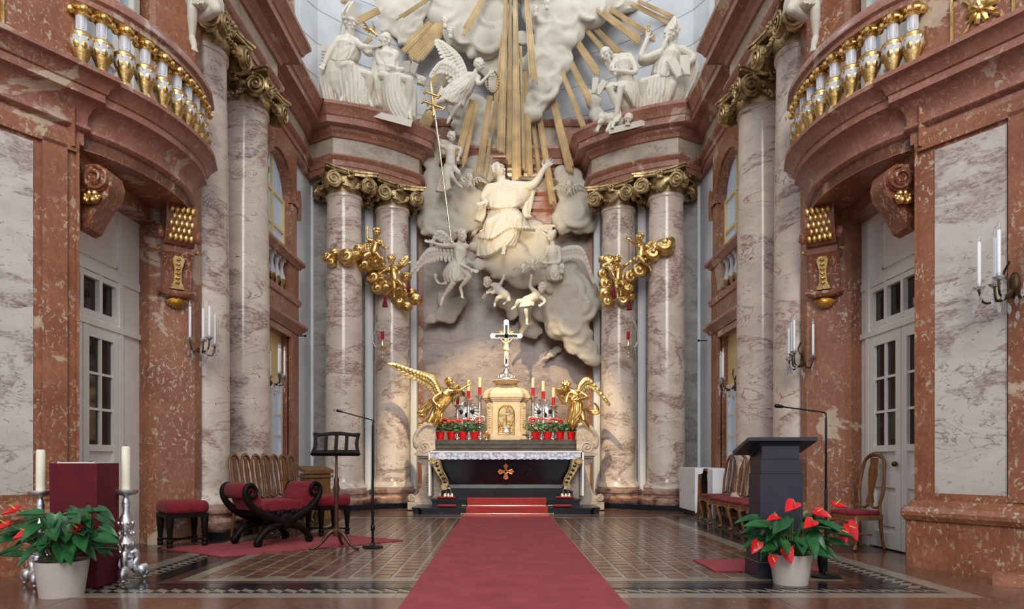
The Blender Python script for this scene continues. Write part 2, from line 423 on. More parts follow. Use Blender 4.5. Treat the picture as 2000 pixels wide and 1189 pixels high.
# the patterned field: small brown tiles staggered in a light bed
CW, CH = .208, .215
tile_me = MB().box(0, CW-.04, 0, CH-.04, -.02, 0)
cells = []
for i in range(29):
    for j in range(31):
        x = -3.02+i*CW; y = 6.49+j*CH+(CH/2 if i % 2 else 0)
        if y+CH > YE or (-.75 < x < .65): continue
        if -3.2 < x < -1.9 and 9.0 < y < 9.7: continue
        cells.append((y, x))
cells.sort()
first = None; rest = MB()
for k, (y, x) in enumerate(cells):
    if k < 298:
        if first is None: first = tile_me.build('tile', M['ftile'], fl, loc=(x, y, 0)); o = first
        else: o = first.copy(); C.objects.link(o); o.location = (x, y, 0)
    else: rest.box(x, x+CW-.04, y, y+CH-.04, -.02, 0)
tag(rest.build('far_tiles', M['ftile'], fl, recalc=False), kind='stuff')

# ------------------------------------------------------------------ profiles
def base_prof(h, o):           # wall base moulding, offsets from face
    return [(-.3, 0), (o, 0), (o, h*.62), (o+.02, h*.66), (o+.05, h*.76), (o+.02, h*.86), (o*.5, h*.92), (.0, h), (-.3, h)]
ENT_Z = (7.77, 8.13, 8.53, 9.13)
ARCH = [(-.35, 7.77), (0, 7.77), (0, 7.90), (.025, 7.90), (.025, 8.02), (.07, 8.05), (.10, 8.10), (.10, 8.13), (-.35, 8.13)]
FRZ = [(-.35, 8.13), (0, 8.13), (0, 8.53), (-.35, 8.53)]
CORN = [(-.35, 8.53), (.05, 8.53), (.08, 8.60), (.15, 8.65), (.17, 8.70), (.34, 8.72), (.34, 8.86), (.37, 8.88), (.40, 8.95), (.47, 9.04), (.49, 9.06), (.49, 9.13), (-.35, 9.13)]
def entab(path, side, n, extra=''):
    a = struct(MB().sweep(path, ARCH, side), 'trim_%d' % n, M['redsmooth'], 30)
    f = MB().sweep(path, FRZ, side).build('frieze', M['frieze'], a)
    c = MB().sweep(path, CORN, side).build('cornice', M['redsmooth'], a, 30)
def arcpts(p, q, bulge, n):
    p = Vector(p); q = Vector(q); d = q-p; nn = Vector((d.y, -d.x)).normalized()
    return [tuple(p+d*(k/n)+nn*bulge*4*(k/n)*(1-k/n)) for k in range(n+1)]

# ------------------------------------------------------------------ side walls
def wallpoly(poly, z0, z1): 
    return MB().prism(poly, lambda u, v, h: (u, v, h), z0, z1)
for s, nm in ((-1, 'left'), (1, 'right')):
    sd = 1 if s < 0 else -1
    H = lambda u, Y: S2(s, u, Y)
    out = 7.2
    # plaster shell: door bay back wall, column bay, window bay, upper walls
    wl = MB()
    def wp(pts, z0, z1): wl.prism([H(*p) for p in pts], lambda u, v, h: (u, v, h), z0, z1)
    wp([(5.02, 7.2), (5.3, 7.2), (5.3, 9.3), (5.02, 9.3)], 4.62, 17)      # above the door, behind balcony
    wp([(4.86, 9.3), (5.3, 9.3), (5.3, 12.25), (4.86, 12.25)], 0, 7.9)     # behind the columns
    wp([(4.66, 14.52), (5.3, 14.52), (5.3, 15.95), (4.66, 15.95)], 0, 7.9)    # white strip next to the apse
    wp([(4.70, 9.3), (5.3, 9.3), (5.3, 16.2), (4.70, 16.2)], 9.05, 17)     # upper storey
    wp([(4.78, 9.3), (5.3, 9.3), (5.3, 16.2), (4.78, 16.2)], 7.75, 9.1)
    struct(wl, 'wall_'+nm, M['plaster'])
    W = bpy.data.objects['wall_'+nm]
    # diagonal pier in red marble with grey panel
    d = Vector((.62, -1)); t0 = 2.9
    c0 = (4.54, 7.2)
    pier = [(4.54, 7.2), (4.54+.62*t0, 7.2-t0), (7.4, 7.2-t0), (7.4, 7.5), (5.06, 7.5), (5.04, 7.36), (4.62, 7.30)]
    a = MB().prism([H(*p) for p in pier], lambda u, v, h: (u, v, h), 0, 9.5).build('pier', M['red'], W)
    pp = [H(4.54, 7.2), H(4.54+.62*t0, 7.2-t0)]
    MB().sweep([H(4.60, 7.31)]+pp, [(-.2, 0), (.10, 0), (.10, .50), (.12, .51), (.15, .56), (.15, .60), (.11, .65), (.07, .66), (.05, .71), (.0, .74), (-.2, .74)], -sd).build('pier_base', M['red'], W, 30)
    # grey inset panel framed in red
    def dg(t): return (4.54+.62*t, 7.2-t)
    nrm = Vector((s*-1.0, -.62)).normalized()
    def face(t, o): q = H(*dg(t)); return (q[0]+nrm.x*o, q[1]+nrm.y*o)
    ta, tb = (.36, 1.15) if s < 0 else (.16, .72)
    p4 = [face(ta, -.05), face(tb, -.05), face(tb, .012), face(ta, .012)]
    z0, z1 = (.78, 4.42)
    MB().prism(p4, lambda u, v, h: (u, v, h), z0, z1).build('marble_panel', M['panel'], W)
    # red frame strips standing proud
    for (u0, u1) in ((0.0, .02), (.10, ta-.06), (tb+.02, tb+.5)):
        if u1 <= u0: continue
        MB().prism([face(u0, -.02), face(u1, -.02), face(u1, .045), face(u0, .045)], lambda u, v, h: (u, v, h), .74, 4.5).build('frame_strip', M['red'], W)
    MB().prism([face(.0, -.02), face(2.2, -.02), face(2.2, .045), face(0, .045)], lambda u, v, h: (u, v, h), 4.46, 4.62).build('frame_strip', M['red'], W)
    MB().prism([face(.0, -.02), face(2.2, -.02), face(2.2, .03), face(0, .03)], lambda u, v, h: (u, v, h), .70, .80).build('frame_strip', M['red'], W)
    # bracket pilaster beyond the door and its reveal
    pl = [(4.33, 9.42), (4.72, 9.12), (4.80, 9.10), (5.04, 9.22), (5.3, 9.22), (5.3, 9.62), (4.33, 9.62)]
    MB().prism([H(*p) for p in pl], lambda u, v, h: (u, v, h), 0, 9.5).build('pilaster', M['red'], W)
    MB().sweep([H(4.33, 9.6), H(4.33, 9.42), H(4.72, 9.12), H(4.80, 9.10)], [(-.1, 0), (.05, 0), (.05, .5), (.02, .53), (.0, .55), (-.1, .55)], -sd if False else sd*1).build('pilaster_base', M['red'], W, 30)
    # lintel/soffit closing the door bay under the balcony
    MB().prism([H(4.62, 7.3), H(5.05, 7.3), H(5.05, 9.25), H(4.75, 9.12)], lambda u, v, h: (u, v, h), 4.40, 4.60).build('door_soffit', M['red'], W)
    MB().prism([H(4.50, 7.10), H(5.05, 7.10), H(5.05, 7.5), H(4.66, 7.5)], lambda u, v, h: (u, v, h), 4.5, 5.25).build('corner_block', M['red'], W)
    # ---------------- window bay facing, door and arched window (Y 12.3..14.5)
    def bay(pts, u0, u1, name, mat='red', sm=0):   # pts in (Y,z); slab between half-distances u0..u1
        return MB().prism(pts, lambda y, z, h: (*H(h, y), z), u0, u1).build(name, M[mat], W, sm)
    ya, yb, oa, ob = 12.3, 14.52, 12.45, 13.86
    ym = (oa+ob)/2; R = (ob-oa)/2
    bay([(ya, 0), (oa, 0), (oa, 3.70), (ya, 3.70)], 4.5, 4.95, 'door_jamb'); bay([(ob, 0), (yb, 0), (yb, 3.70), (ob, 3.70)], 4.5, 4.95, 'door_jamb')
    bay([(ya, 3.70), (yb, 3.70), (yb, 4.55), (ya, 4.55)], 4.5, 4.95, 'apron')
    bay([(ya, 4.55), (oa-.02, 4.55), (oa-.02, 5.30), (ya, 5.30)], 4.5, 4.95, 'jamb'); bay([(ob+.02, 4.55), (yb, 4.55), (yb, 5.30), (ob+.02, 5.30)], 4.5, 4.95, 'jamb')
    bay([(oa-.02, 4.55), (ob+.02, 4.55), (ob+.02, 5.3), (oa-.02, 5.3)], 4.74, 4.95, 'jamb')
    bay([(ya, 5.30), (oa, 5.30), (oa, 6.5), (ya, 6.5)], 4.5, 4.95, 'jamb'); bay([(ob, 5.30), (yb-.12, 5.30), (yb-.12, 6.5), (ob, 6.5)], 4.5, 4.95, 'jamb')
    arch = [(ya, 6.5)]+[(ym-R*math.cos(PI*k/14), 6.5+R*math.sin(PI*k/14)) for k in range(15)]+[(yb-.12, 6.5), (yb-.12, 7.77), (ya, 7.77)]
    bay(arch, 4.5, 4.95, 'arch_wall')
    for rr, dd, th in ((R+.20, .10, .14), (R+.06, .05, .06)):
        mm = MB(); n = 18
        for k in range(n):
            a0, a1 = PI*k/n, PI*(k+1)/n
            q = [(ym-rr*math.cos(a0), 6.5+rr*math.sin(a0)), (ym-(rr-th)*math.cos(a0), 6.5+(rr-th)*math.sin(a0)), (ym-(rr-th)*math.cos(a1), 6.5+(rr-th)*math.sin(a1)), (ym-rr*math.cos(a1), 6.5+rr*math.sin(a1))]
            mm.prism(q, lambda y, z, h: (*H(h, y), z), 4.5-dd, 4.52)
        mm.build('archivolt', M['red'], W)
    for yy in (oa-.16, ob+.16):
        bay([(yy-.12, 5.42), (yy+.12, 5.42), (yy+.12, 6.5), (yy-.12, 6.5)], 4.42, 4.52, 'window_pilaster')
        bay([(yy-.14, 6.5), (yy+.14, 6.5), (yy+.17, 6.62), (yy-.17, 6.62)], 4.38, 4.52, 'impost')
    # keystone scroll ear
    bay([(yb-.22, 6.3), (yb-.02, 6.35), (yb+.02, 6.75), (yb-.06, 7.0), (yb-.22, 6.9)], 4.44, 4.6, 'scroll_ear')
    path = [H(4.5, ya), H(4.5, yb), H(4.75, yb)]
    MB().sweep(path, [(-.2, 5.28), (.03, 5.28), (.06, 5.33), (.12, 5.37), (.12, 5.43), (-.2, 5.43)], sd).build('sill_moulding', M['redsmooth'], W, 30)
    MB().sweep(path, [(-.2, 4.48), (.03, 4.48), (.05, 4.55), (.05, 4.6), (-.2, 4.6)], sd).build('parapet_moulding', M['redsmooth'], W, 30)
    MB().sweep(path, [(-.2, 3.86), (.04, 3.86), (.07, 3.92), (.16, 4.0), (.16, 4.06), (.05, 4.1), (-.2, 4.12)], sd).build('lintel_moulding', M['redsmooth'], W, 30)
    for (q0, q1) in ((oa-.12, oa+.0), (ob, ob+.12)):
        bay([(q0, 0.1), (q1, 0.1), (q1, 3.82), (q0, 3.82)], 4.44, 4.52, 'architrave_strip')
    bay([(oa-.12, 3.70), (ob+.12, 3.70), (ob+.12, 3.82), (oa-.12, 3.82)], 4.44, 4.52, 'architrave_strip')
    MB().sweep([H(4.5, ya), H(4.5, oa)], base_prof(.4, .08), sd).build('bay_base', M['red'], W, 30)
    MB().sweep([H(4.5, ob), H(4.5, yb), H(4.66, yb)], base_prof(.4, .08), sd).build('bay_base', M['red'], W, 30)
    # gallery balusters
    gb = MB()
    gb.lathe([(.05, 4.6), (.055, 4.66), (.03, 4.7), (.075, 4.84), (.08, 4.9), (.05, 5.0), (.035, 5.12), (.05, 5.16), (.06, 5.24), (.06, 5.3)], 10)
    gb.obox((0, 0, 5.26), (.15, .15, .06))
    gg = MB().lathe([(.032, 4.70), (.078, 4.82), (.082, 4.86), (.07, 4.88)], 10)
    g0 = None
    for k in range(5):
        q = H(4.60, oa+.14+k*(ob-oa-.28)/4)
        if g0 is None:
            g0 = gb.build('gallery_baluster', M['balwhite'], W, 40, loc=(*q, 0)); gg.build('gilding', M['oldgold'], g0, 40)
        else: dup(g0, W, (*q, 0))
    # arched window
    wn = thing('window_%d' % (1 if s < 0 else 2), None, None, (*H(4.60, ym), 5.43), kind='structure')
    hx = lambda u, y, z: (*H(u, y), z)
    pn = [(oa, 5.3)]+[(ym-R*math.cos(PI*k/14), 6.5+R*math.sin(PI*k/14)) for k in range(15)]+[(ob, 5.3)]
    wbuild(MB().prism(pn, lambda y, z, h: hx(h, y, z), 4.62, 4.64), 'pane', M['skypane'], wn)
    fm = MB()
    for yy in (oa+.04, ym, ob-.04): fm.prism([(yy-.035, 5.3), (yy+.035, 5.3), (yy+.035, 6.5), (yy-.035, 6.5)], lambda y, z, h: hx(h, y, z), 4.57, 4.62)
    fm.prism([(ym-.025, 6.5), (ym+.025, 6.5), (ym+.025, 7.18), (ym-.025, 7.18)], lambda y, z, h: hx(h, y, z), 4.575, 4.62)
    for zz in (5.42, 5.85, 6.5): fm.prism([(oa, zz-.03), (ob, zz-.03), (ob, zz+.03), (oa, zz+.03)], lambda y, z, h: hx(h, y, z), 4.576, 4.615)
    wbuild(fm, 'window_frame', M['cream'], wn)
    # far door: cream panel above, glazed leaves below
    dn = thing('door_%d' % (3 if s < 0 else 4), None, None, (*H(4.62, ym), 0), kind='structure')
    wbuild(MB().prism([(oa, 0), (ob, 0), (ob, 3.7), (oa, 3.7)], lambda y, z, h: hx(h, y, z), 4.65, 4.68), 'door_panel', M['cream'], dn)
    for a_, b_ in ((oa+.06, ym-.02), (ym+.02, ob-.06)):
        lf = MB()
        for q in ((a_, a_+.1), (b_-.1, b_)): lf.prism([(q[0], .02), (q[1], .02), (q[1], 2.7), (q[0], 2.7)], lambda y, z, h: hx(h, y, z), 4.60, 4.66)
        for z_ in ((.02, .75), (1.2, 1.25), (1.62, 1.67), (2.05, 2.1), (2.55, 2.7)): lf.prism([(a_+.099, z_[0]), (b_-.099, z_[0]), (b_-.099, z_[1]), (a_+.099, z_[1])], lambda y, z, h: hx(h, y, z), 4.605, 4.645)
        wbuild(lf, 'door_leaf', M['door'], dn)
        wbuild(MB().prism([(a_+.1, .75), (b_-.1, .75), (b_-.1, 2.55), (a_+.1, 2.55)], lambda y, z, h: hx(h, y, z), 4.635, 4.648), 'pane', M['skypane'], dn)
    # ---------------- near white door in the door bay
    dn = thing('door_%d' % (1 if s < 0 else 2), None, None, (*H(5.0, 8.3), 0), kind='structure')
    y0, y1 = 7.34, 9.24; lf0 = 7.97 if s < 0 else 8.24
    def dp(yy0, yy1, zz0, zz1, u0, u1, name, mat='door'):
        return wbuild(MB().prism([(yy0, zz0), (yy1, zz0), (yy1, zz1), (yy0, zz1)], lambda y, z, h: hx(h, y, z), u0, u1), name, M[mat], dn)
    dp(y0, y1, 0, 4.6, 5.06, 5.12, 'door_frame')
    dp(lf0+.80, y1, 0, 4.5, 4.99, 5.08, 'door_frame'); dp(lf0+.735, lf0+.81, 0, 3.57, 4.965, 5.085, 'frame_moulding')
    dp(y0, y1-.01, 4.36, 4.6, 4.984, 5.075, 'door_frame'); dp(y0, y1-.04, 3.46, 3.56, 4.972, 5.078, 'frame_moulding')
    dp(y0, y1-.04, 2.80, 2.87, 4.955, 5.075, 'transom_rail'); dp(y0, lf0+.78, 2.87, 2.93, 4.988, 5.07, 'transom_rail')
    mm = MB()
    for (a_, b_, e_, g_) in ((7.5, 8.78, 3.66, 3.70), (7.5, 8.78, 4.24, 4.28), (8.74, 8.78, 3.66, 4.28)):
        mm.prism([(a_, e_), (b_, e_), (b_, g_), (a_, g_)], lambda y, z, h: hx(h, y, z), 5.035, 5.07)
    wbuild(mm, 'panel_moulding', M['door'], dn)
    dp(7.5, 8.78, 3.7, 4.24, 5.05, 5.07, 'top_panel')
    # transom light
    dp(7.36, lf0+.72, 2.92, 3.46, 5.04, 5.05, 'transom_pane', 'pane')
    mm = MB()
    for q in (lf0-.37, lf0-.01, lf0+.36, lf0+.71): mm.prism([(q-.03, 2.92), (q+.03, 2.92), (q+.03, 3.46), (q-.03, 3.46)], lambda y, z, h: hx(h, y, z), 4.98, 5.05)
    for q in (2.95, 3.42): mm.prism([(7.36, q-.035), (lf0+.74, q-.035), (lf0+.74, q+.035), (7.36, q+.035)], lambda y, z, h: hx(h, y, z), 4.986, 5.045)
    wbuild(mm, 'transom_frame', M['door'], dn)
    # leaves
    for a_, b_ in ((max(7.37, lf0-.74), lf0-.02), (lf0, lf0+.72)):
        mm = MB()
        for q in (a_, b_-.11): mm.prism([(q, .02), (q+.11, .02), (q+.11, 2.80), (q, 2.80)], lambda y, z, h: hx(h, y, z), 4.97, 5.04)
        for q0, q1 in ((.02, .22), (.80, .98), (1.26, 1.34), (2.66, 2.80)): mm.prism([(a_+.109, q0), (b_-.109, q0), (b_-.109, q1), (a_+.109, q1)], lambda y, z, h: hx(h, y, z), 4.974, 5.036)
        for q in (1.78, 2.22): mm.prism([(a_+.1, q-.016), (b_-.1, q-.016), (b_-.1, q+.016), (a_+.1, q+.016)], lambda y, z, h: hx(h, y, z), 4.985, 5.04)
        md = (a_+b_)/2; mm.prism([(md-.018, 1.3), (md+.018, 1.3), (md+.018, 2.7), (md-.018, 2.7)], lambda y, z, h: hx(h, y, z), 4.982, 5.034)
        wbuild(mm, 'door_leaf', M['door'], dn)
        for j in range(3):
            for q0, q1 in ((a_+.11, md-.018), (md+.018, b_-.11)):
                z0_ = 1.34+j*.44; dp(q0, q1, z0_, z0_+.44, 5.012, 5.02, 'pane', 'pane')
        dp(a_+.11, b_-.11, .22, .80, 5.01, 5.03, 'lower_panel'); dp(a_+.17, b_-.17, .30, .72, 4.99, 5.02, 'raised_field')
        dp(a_+.11, b_-.11, .98, 1.26, 5.01, 5.03, 'lock_panel')
    q = H(4.93, lf0+.06); wbuild(MB().ell((q[0], q[1], 1.10), .035), 'knob', M['darkbronze'], dn, 60)
    # ---------------- window behind the balcony
    wn = thing('window_%d' % (3 if s < 0 else 4), None, None, (*H(5.0, 8.3), 5.3), kind='structure')
    dn = wn
    dp(7.40, 9.05, 5.3, 9.2, 5.0, 5.01, 'pane', 'skypane')
    mm = MB()
    for q, hw in ((7.42, .07), (7.8, .02), (8.2, .09), (8.62, .02), (9.03, .07)): mm.prism([(q-hw, 5.3), (q+hw, 5.3), (q+hw, 9.2), (q-hw, 9.2)], lambda y, z, h: hx(h, y, z), 4.93, 5.0)
    for q in (5.4, 6.2, 6.9, 7.6, 8.3): mm.prism([(7.4, q-.03), (9.05, q-.03), (9.05, q+.03), (7.4, q+.03)], lambda y, z, h: hx(h, y, z), 4.95, 5.0)
    wbuild(mm, 'window_frame', M['door'], wn)
    # ---------------- upper clerestory window (only its frame shows)
    wn = thing('window_%d' % (5 if s < 0 else 6), None, None, (*H(4.68, 13.2), 9.6), kind='structure'); dn = wn
    dp(12.3, 14.0, 9.6, 13, 4.66, 4.68, 'pane', 'skypane')
    mm = MB()
    for q, hw in ((12.3, .1), (13.15, .06), (14.0, .1)): mm.prism([(q-hw, 9.5), (q+hw, 9.5), (q+hw, 13), (q-hw, 13)], lambda y, z, h: hx(h, y, z), 4.62, 4.7)
    for q in (10.3, 11.1, 11.9): mm.prism([(12.3, q-.04), (14, q-.04), (14, q+.04), (12.3, q+.04)], lambda y, z, h: hx(h, y, z), 4.63, 4.69)
    wbuild(mm, 'window_frame', M['cream'], wn)
    for q in (12.1, 14.22): wbuild(MB().prism([(q-.11, 9.13), (q+.11, 9.13), (q+.11, 14), (q-.11, 14)], lambda y, z, h: hx(h, y, z), 4.52, 4.75), 'red_surround', M['red'], wn)
    # ---------------- entablatures
    entab([H(4.22, 8.98), H(4.22, 12.42), H(4.52, 12.42), H(4.52, 14.95), H(4.60, 15.62), (s*3.95, 15.22)]
          + [(s*(-q[0]), q[1]) for q in arcpts((-3.95, 15.22), (-2.12, 16.36), .16, 10)[1:]] + [(s*2.06, 17.4)], sd, 1 if s < 0 else 2)
# ------------------------------------------------------------------ apse back wall
wb = MB()
half = [(-4.75, 15.92), (-4.62, 15.94), (-3.35, 16.42), (-2.75, 16.85), (-2.28, 17.1), (-2.28, 17.5)]
inner = half+[(-x, y) for x, y in half[::-1]]
outer = [(5.6, 15.9), (5.6, 19), (-5.6, 19), (-5.6, 15.9)]
wb.prism(inner+outer, lambda u, v, h: (u, v, h), 0, 9.1)
wb = struct(wb, 'wall_back', M['plaster'])
for s in (-1, 1):
    for a_, b_ in (((-4.60, 15.945), (-3.46, 16.375)), ((-3.28, 16.47), (-2.78, 16.83)), ((-2.78, 16.83), (-2.44, 17.01))):
        q = [(a_[0], a_[1]), (b_[0], b_[1]), (b_[0]-.02, b_[1]+.1), (a_[0]-.02, a_[1]+.1)]
        dd = (Vector(b_)-Vector(a_)).normalized(); nn = Vector((dd.y, -dd.x))*.06
        q = [(-s*(a_[0]+nn.x), a_[1]+nn.y), (-s*(b_[0]+nn.x), b_[1]+nn.y), (-s*(b_[0]-nn.x), b_[1]-nn.y), (-s*(a_[0]-nn.x), a_[1]-nn.y)]
        MB().prism(q, lambda u, v, h: (u, v, h), .0, 7.77).build('grey_pilaster', M['pil'], wb)
MB().box(-2.14, 2.14, 17.42, 17.55, .3, 7.2).build('marble_panel', M['back'], wb)
for s in (-1, 1): MB().box(min(s*2.14, s*2.27), max(s*2.14, s*2.27), 17.38, 17.55, 0, 7.2).build('panel_frame', M['red'], wb)
MB().sweep([(-2.3, 17.36), (2.3, 17.36)], [(-.2, 7.05), (.05, 7.05), (.1, 7.15), (.1, 7.25), (.02, 7.3), (.02, 7.6), (.1, 7.66), (.1, 7.76), (-.2, 7.76)], 1).build('panel_cornice', M['redsmooth'], wb, 30)
entab([(-2.3, 17.38), (2.3, 17.38)], 1, 3)
# attic and upper wall of the apse
mb = MB()
up = [(-4.66, 15.3), (-4.45, 15.75), (-3.6, 16.6), (-2.4, 17.4), (-1.2, 17.8), (0, 17.92)]
upi = up+[(-x, y) for x, y in up[::-1][1:]]
mb.prism(upi+[(5.6, 15.3), (5.6, 19), (-5.6, 19), (-5.6, 15.3)], lambda u, v, h: (u, v, h), 9.1, 17)
ua = mb.build('upper_apse_wall', M['upper'], wb)
# dressed ashlar courses behind the rays
for zz in (10.2, 11.0, 11.8, 12.6):
    MB().sweep(upi, [(-.05, zz), (.012, zz), (.012, zz+.7), (-.05, zz+.7)], 1).build('stone_course', M['upper'], wb)
MB().sweep([(-2.5, 17.40), (2.5, 17.40)], [(-.6, 9.85), (.05, 9.85), (.1, 9.93), (.12, 10.0), (-.6, 10.0)], 1).build('attic_moulding', M['redsmooth'], wb, 30)
MB().box(-2.5, 2.5, 17.42, 17.9, 9.1, 9.86).build('attic_panel', M['frieze'], wb)
for s in (-1, 1): MB().box(min(s*1.5, s*1.75), max(s*1.5, s*1.75), 17.38, 17.6, 9.13, 9.86).build('attic_strip', M['red'], wb)
# ================================================================== COLUMNS
def spiral_volute(mb, c, ax, up, nrm, R, turns=2.3, hand=1, th=.05):
    c = Vector(c); ax = Vector(ax); up = Vector(up); nrm = Vector(nrm)
    n = 16; a = [c+(ax*math.cos(2*PI*k/n)+up*math.sin(2*PI*k/n))*R*.93 for k in range(n)]
    mb.add([p-nrm*th for p in a]+[p+nrm*th*.15 for p in a], [tuple(range(n))[::-1], tuple(range(n, 2*n))]+[(i, (i+1) % n, n+(i+1) % n, n+i) for i in range(n)])
    pts = []; rad = []
    m = int(turns*12)
    for k in range(m+1):
        t = k/m; r = R*(1-.88*t); an = PI/2-hand*2*PI*turns*t
        pts.append(c+(ax*math.cos(an)+up*math.sin(an))*r*.92+nrm*th*(.2+.5*t)); rad.append(R*(.13-.05*t))
    mb.tube(pts, rad, 5)
def make_column(label, loc, rz, group=None):
    r = .43
    t = thing('column', label, 'column', loc, rz, group)
    pz = MB().box(-.62, .62, -.62, .62, 0, .12).build('plinth', M['black'], t)
    MB().lathe([(.60, .12), (.62, .16), (.62, .24), (.58, .28), (.53, .30), (.53, .34), (.57, .37), (.57, .43), (.52, .46)], 40).build('base', M['basered'], t, 40)
    MB().lathe([(.51, .46), (.53, .50), (.51, .56), (.465, .60), (.45, .66)], 40).build('base_ring', M['grey'], t, 40)
    n = 10
    MB().lathe([(.45-.0*k, .66) for k in (0,)]+[(.435*(1-.10*(k/n)**2), .72+(7.16-.72)*k/n) for k in range(n+1)]+[(.40, 7.19), (.42, 7.20), (.425, 7.23), (.42, 7.27)], 48).build('shaft', M['grey'], t, 40)
    cap = MB().lathe([(.39, 7.25), (.42, 7.34), (.44, 7.42), (.43, 7.52), (.46, 7.6), (.44, 7.68)], 28).build('capital', M['oldgold'], t, 40)
    ab = []; A = .60
    for k in range(4):
        for j in range(7):
            u = -1+2*j/6; q = Vector((A*u*.97, -A+.13*(1-u*u))); a = k*PI/2
            ab.append((q.x*math.cos(a)-q.y*math.sin(a), q.x*math.sin(a)+q.y*math.cos(a)))
    MB().prism(ab, lambda x, y, h: (x, y, h), 7.68, 7.73).prism([(x*1.06, y*1.06) for x, y in ab], lambda x, y, h: (x, y, h), 7.73, 7.77).build('abacus', M['oldgold'], cap)
    v0 = None
    for k in range(4):
        for hnd in (-1, 1):
            mb = MB(); spiral_volute(mb, (hnd*.40, -.56, 7.46), (1, 0, 0), (0, 0, 1), Vector((hnd*.35, -1, 0)).normalized(), .185, 2.2, hnd, .07)
            mb.tube([(hnd*.36, -.56, 7.645), (hnd*.2, -.52, 7.66), (hnd*.06, -.48, 7.66)], .028, 5)
            o = mb.build('volute', M['oldgold'], cap, 50); o.rotation_euler = (0, 0, k*PI/2)
        if k == 0:
            g = MB(); rnd = random.Random(3)
            for j in range(26):
                u = -1+2*j/25; x = u*.24; z = 7.50-.20*(1-u*u)
                for _ in range(2): g.ell((x+rnd.uniform(-.02, .02), -.50+rnd.uniform(-.03, .03)-.06*(1-u*u), z+rnd.uniform(-.03, .03)), rnd.uniform(.022, .04), 5, 4)
            for j in range(8): g.ell((math.cos(j*PI/4)*.06, -.52, 7.68+math.sin(j*PI/4)*.06), (.035, .03, .035), 6, 4)
            g.ell((0, -.55, 7.68), .04, 6, 4)
            g.ell((0, -.50, 7.6), (.1, .05, .05), 6, 4)
            g0 = g.build('garland', M['oldgold'], cap, 60)
        else:
            o = g0.copy(); C.objects.link(o); o.rotation_euler = (0, 0, k*PI/2)
    return t
c0 = make_column('marble column nearest the altar, left of it, with gilded capital', (-2.78, 16.38, 0), math.radians(30), 'marble columns')
for lab, loc, rz in (('outer left apse column wrapped by gilded cloud balls', (-3.78, 15.6, 0), 30),
                     ('marble column nearest the altar, right of it, behind gilded putti', (2.78, 16.38, 0), -30),
                     ('outer right apse column under the bishop statues', (3.76, 15.6, 0), -30),
                     ('side wall column beside the left balcony', (*S2(-1, 4.57, 10.05), 0), 0),
                     ('left side wall column behind the row of wooden chairs, next to arched window', (*S2(-1, 4.57, 11.75), 0), 0),
                     ('side wall column beside the right balcony', (*S2(1, 4.57, 10.05), 0), 0),
                     ('right side wall column behind the chairs, next to arched window', (*S2(1, 4.57, 11.75), 0), 0)):
    dup(c0, None, loc, math.radians(rz), lab)
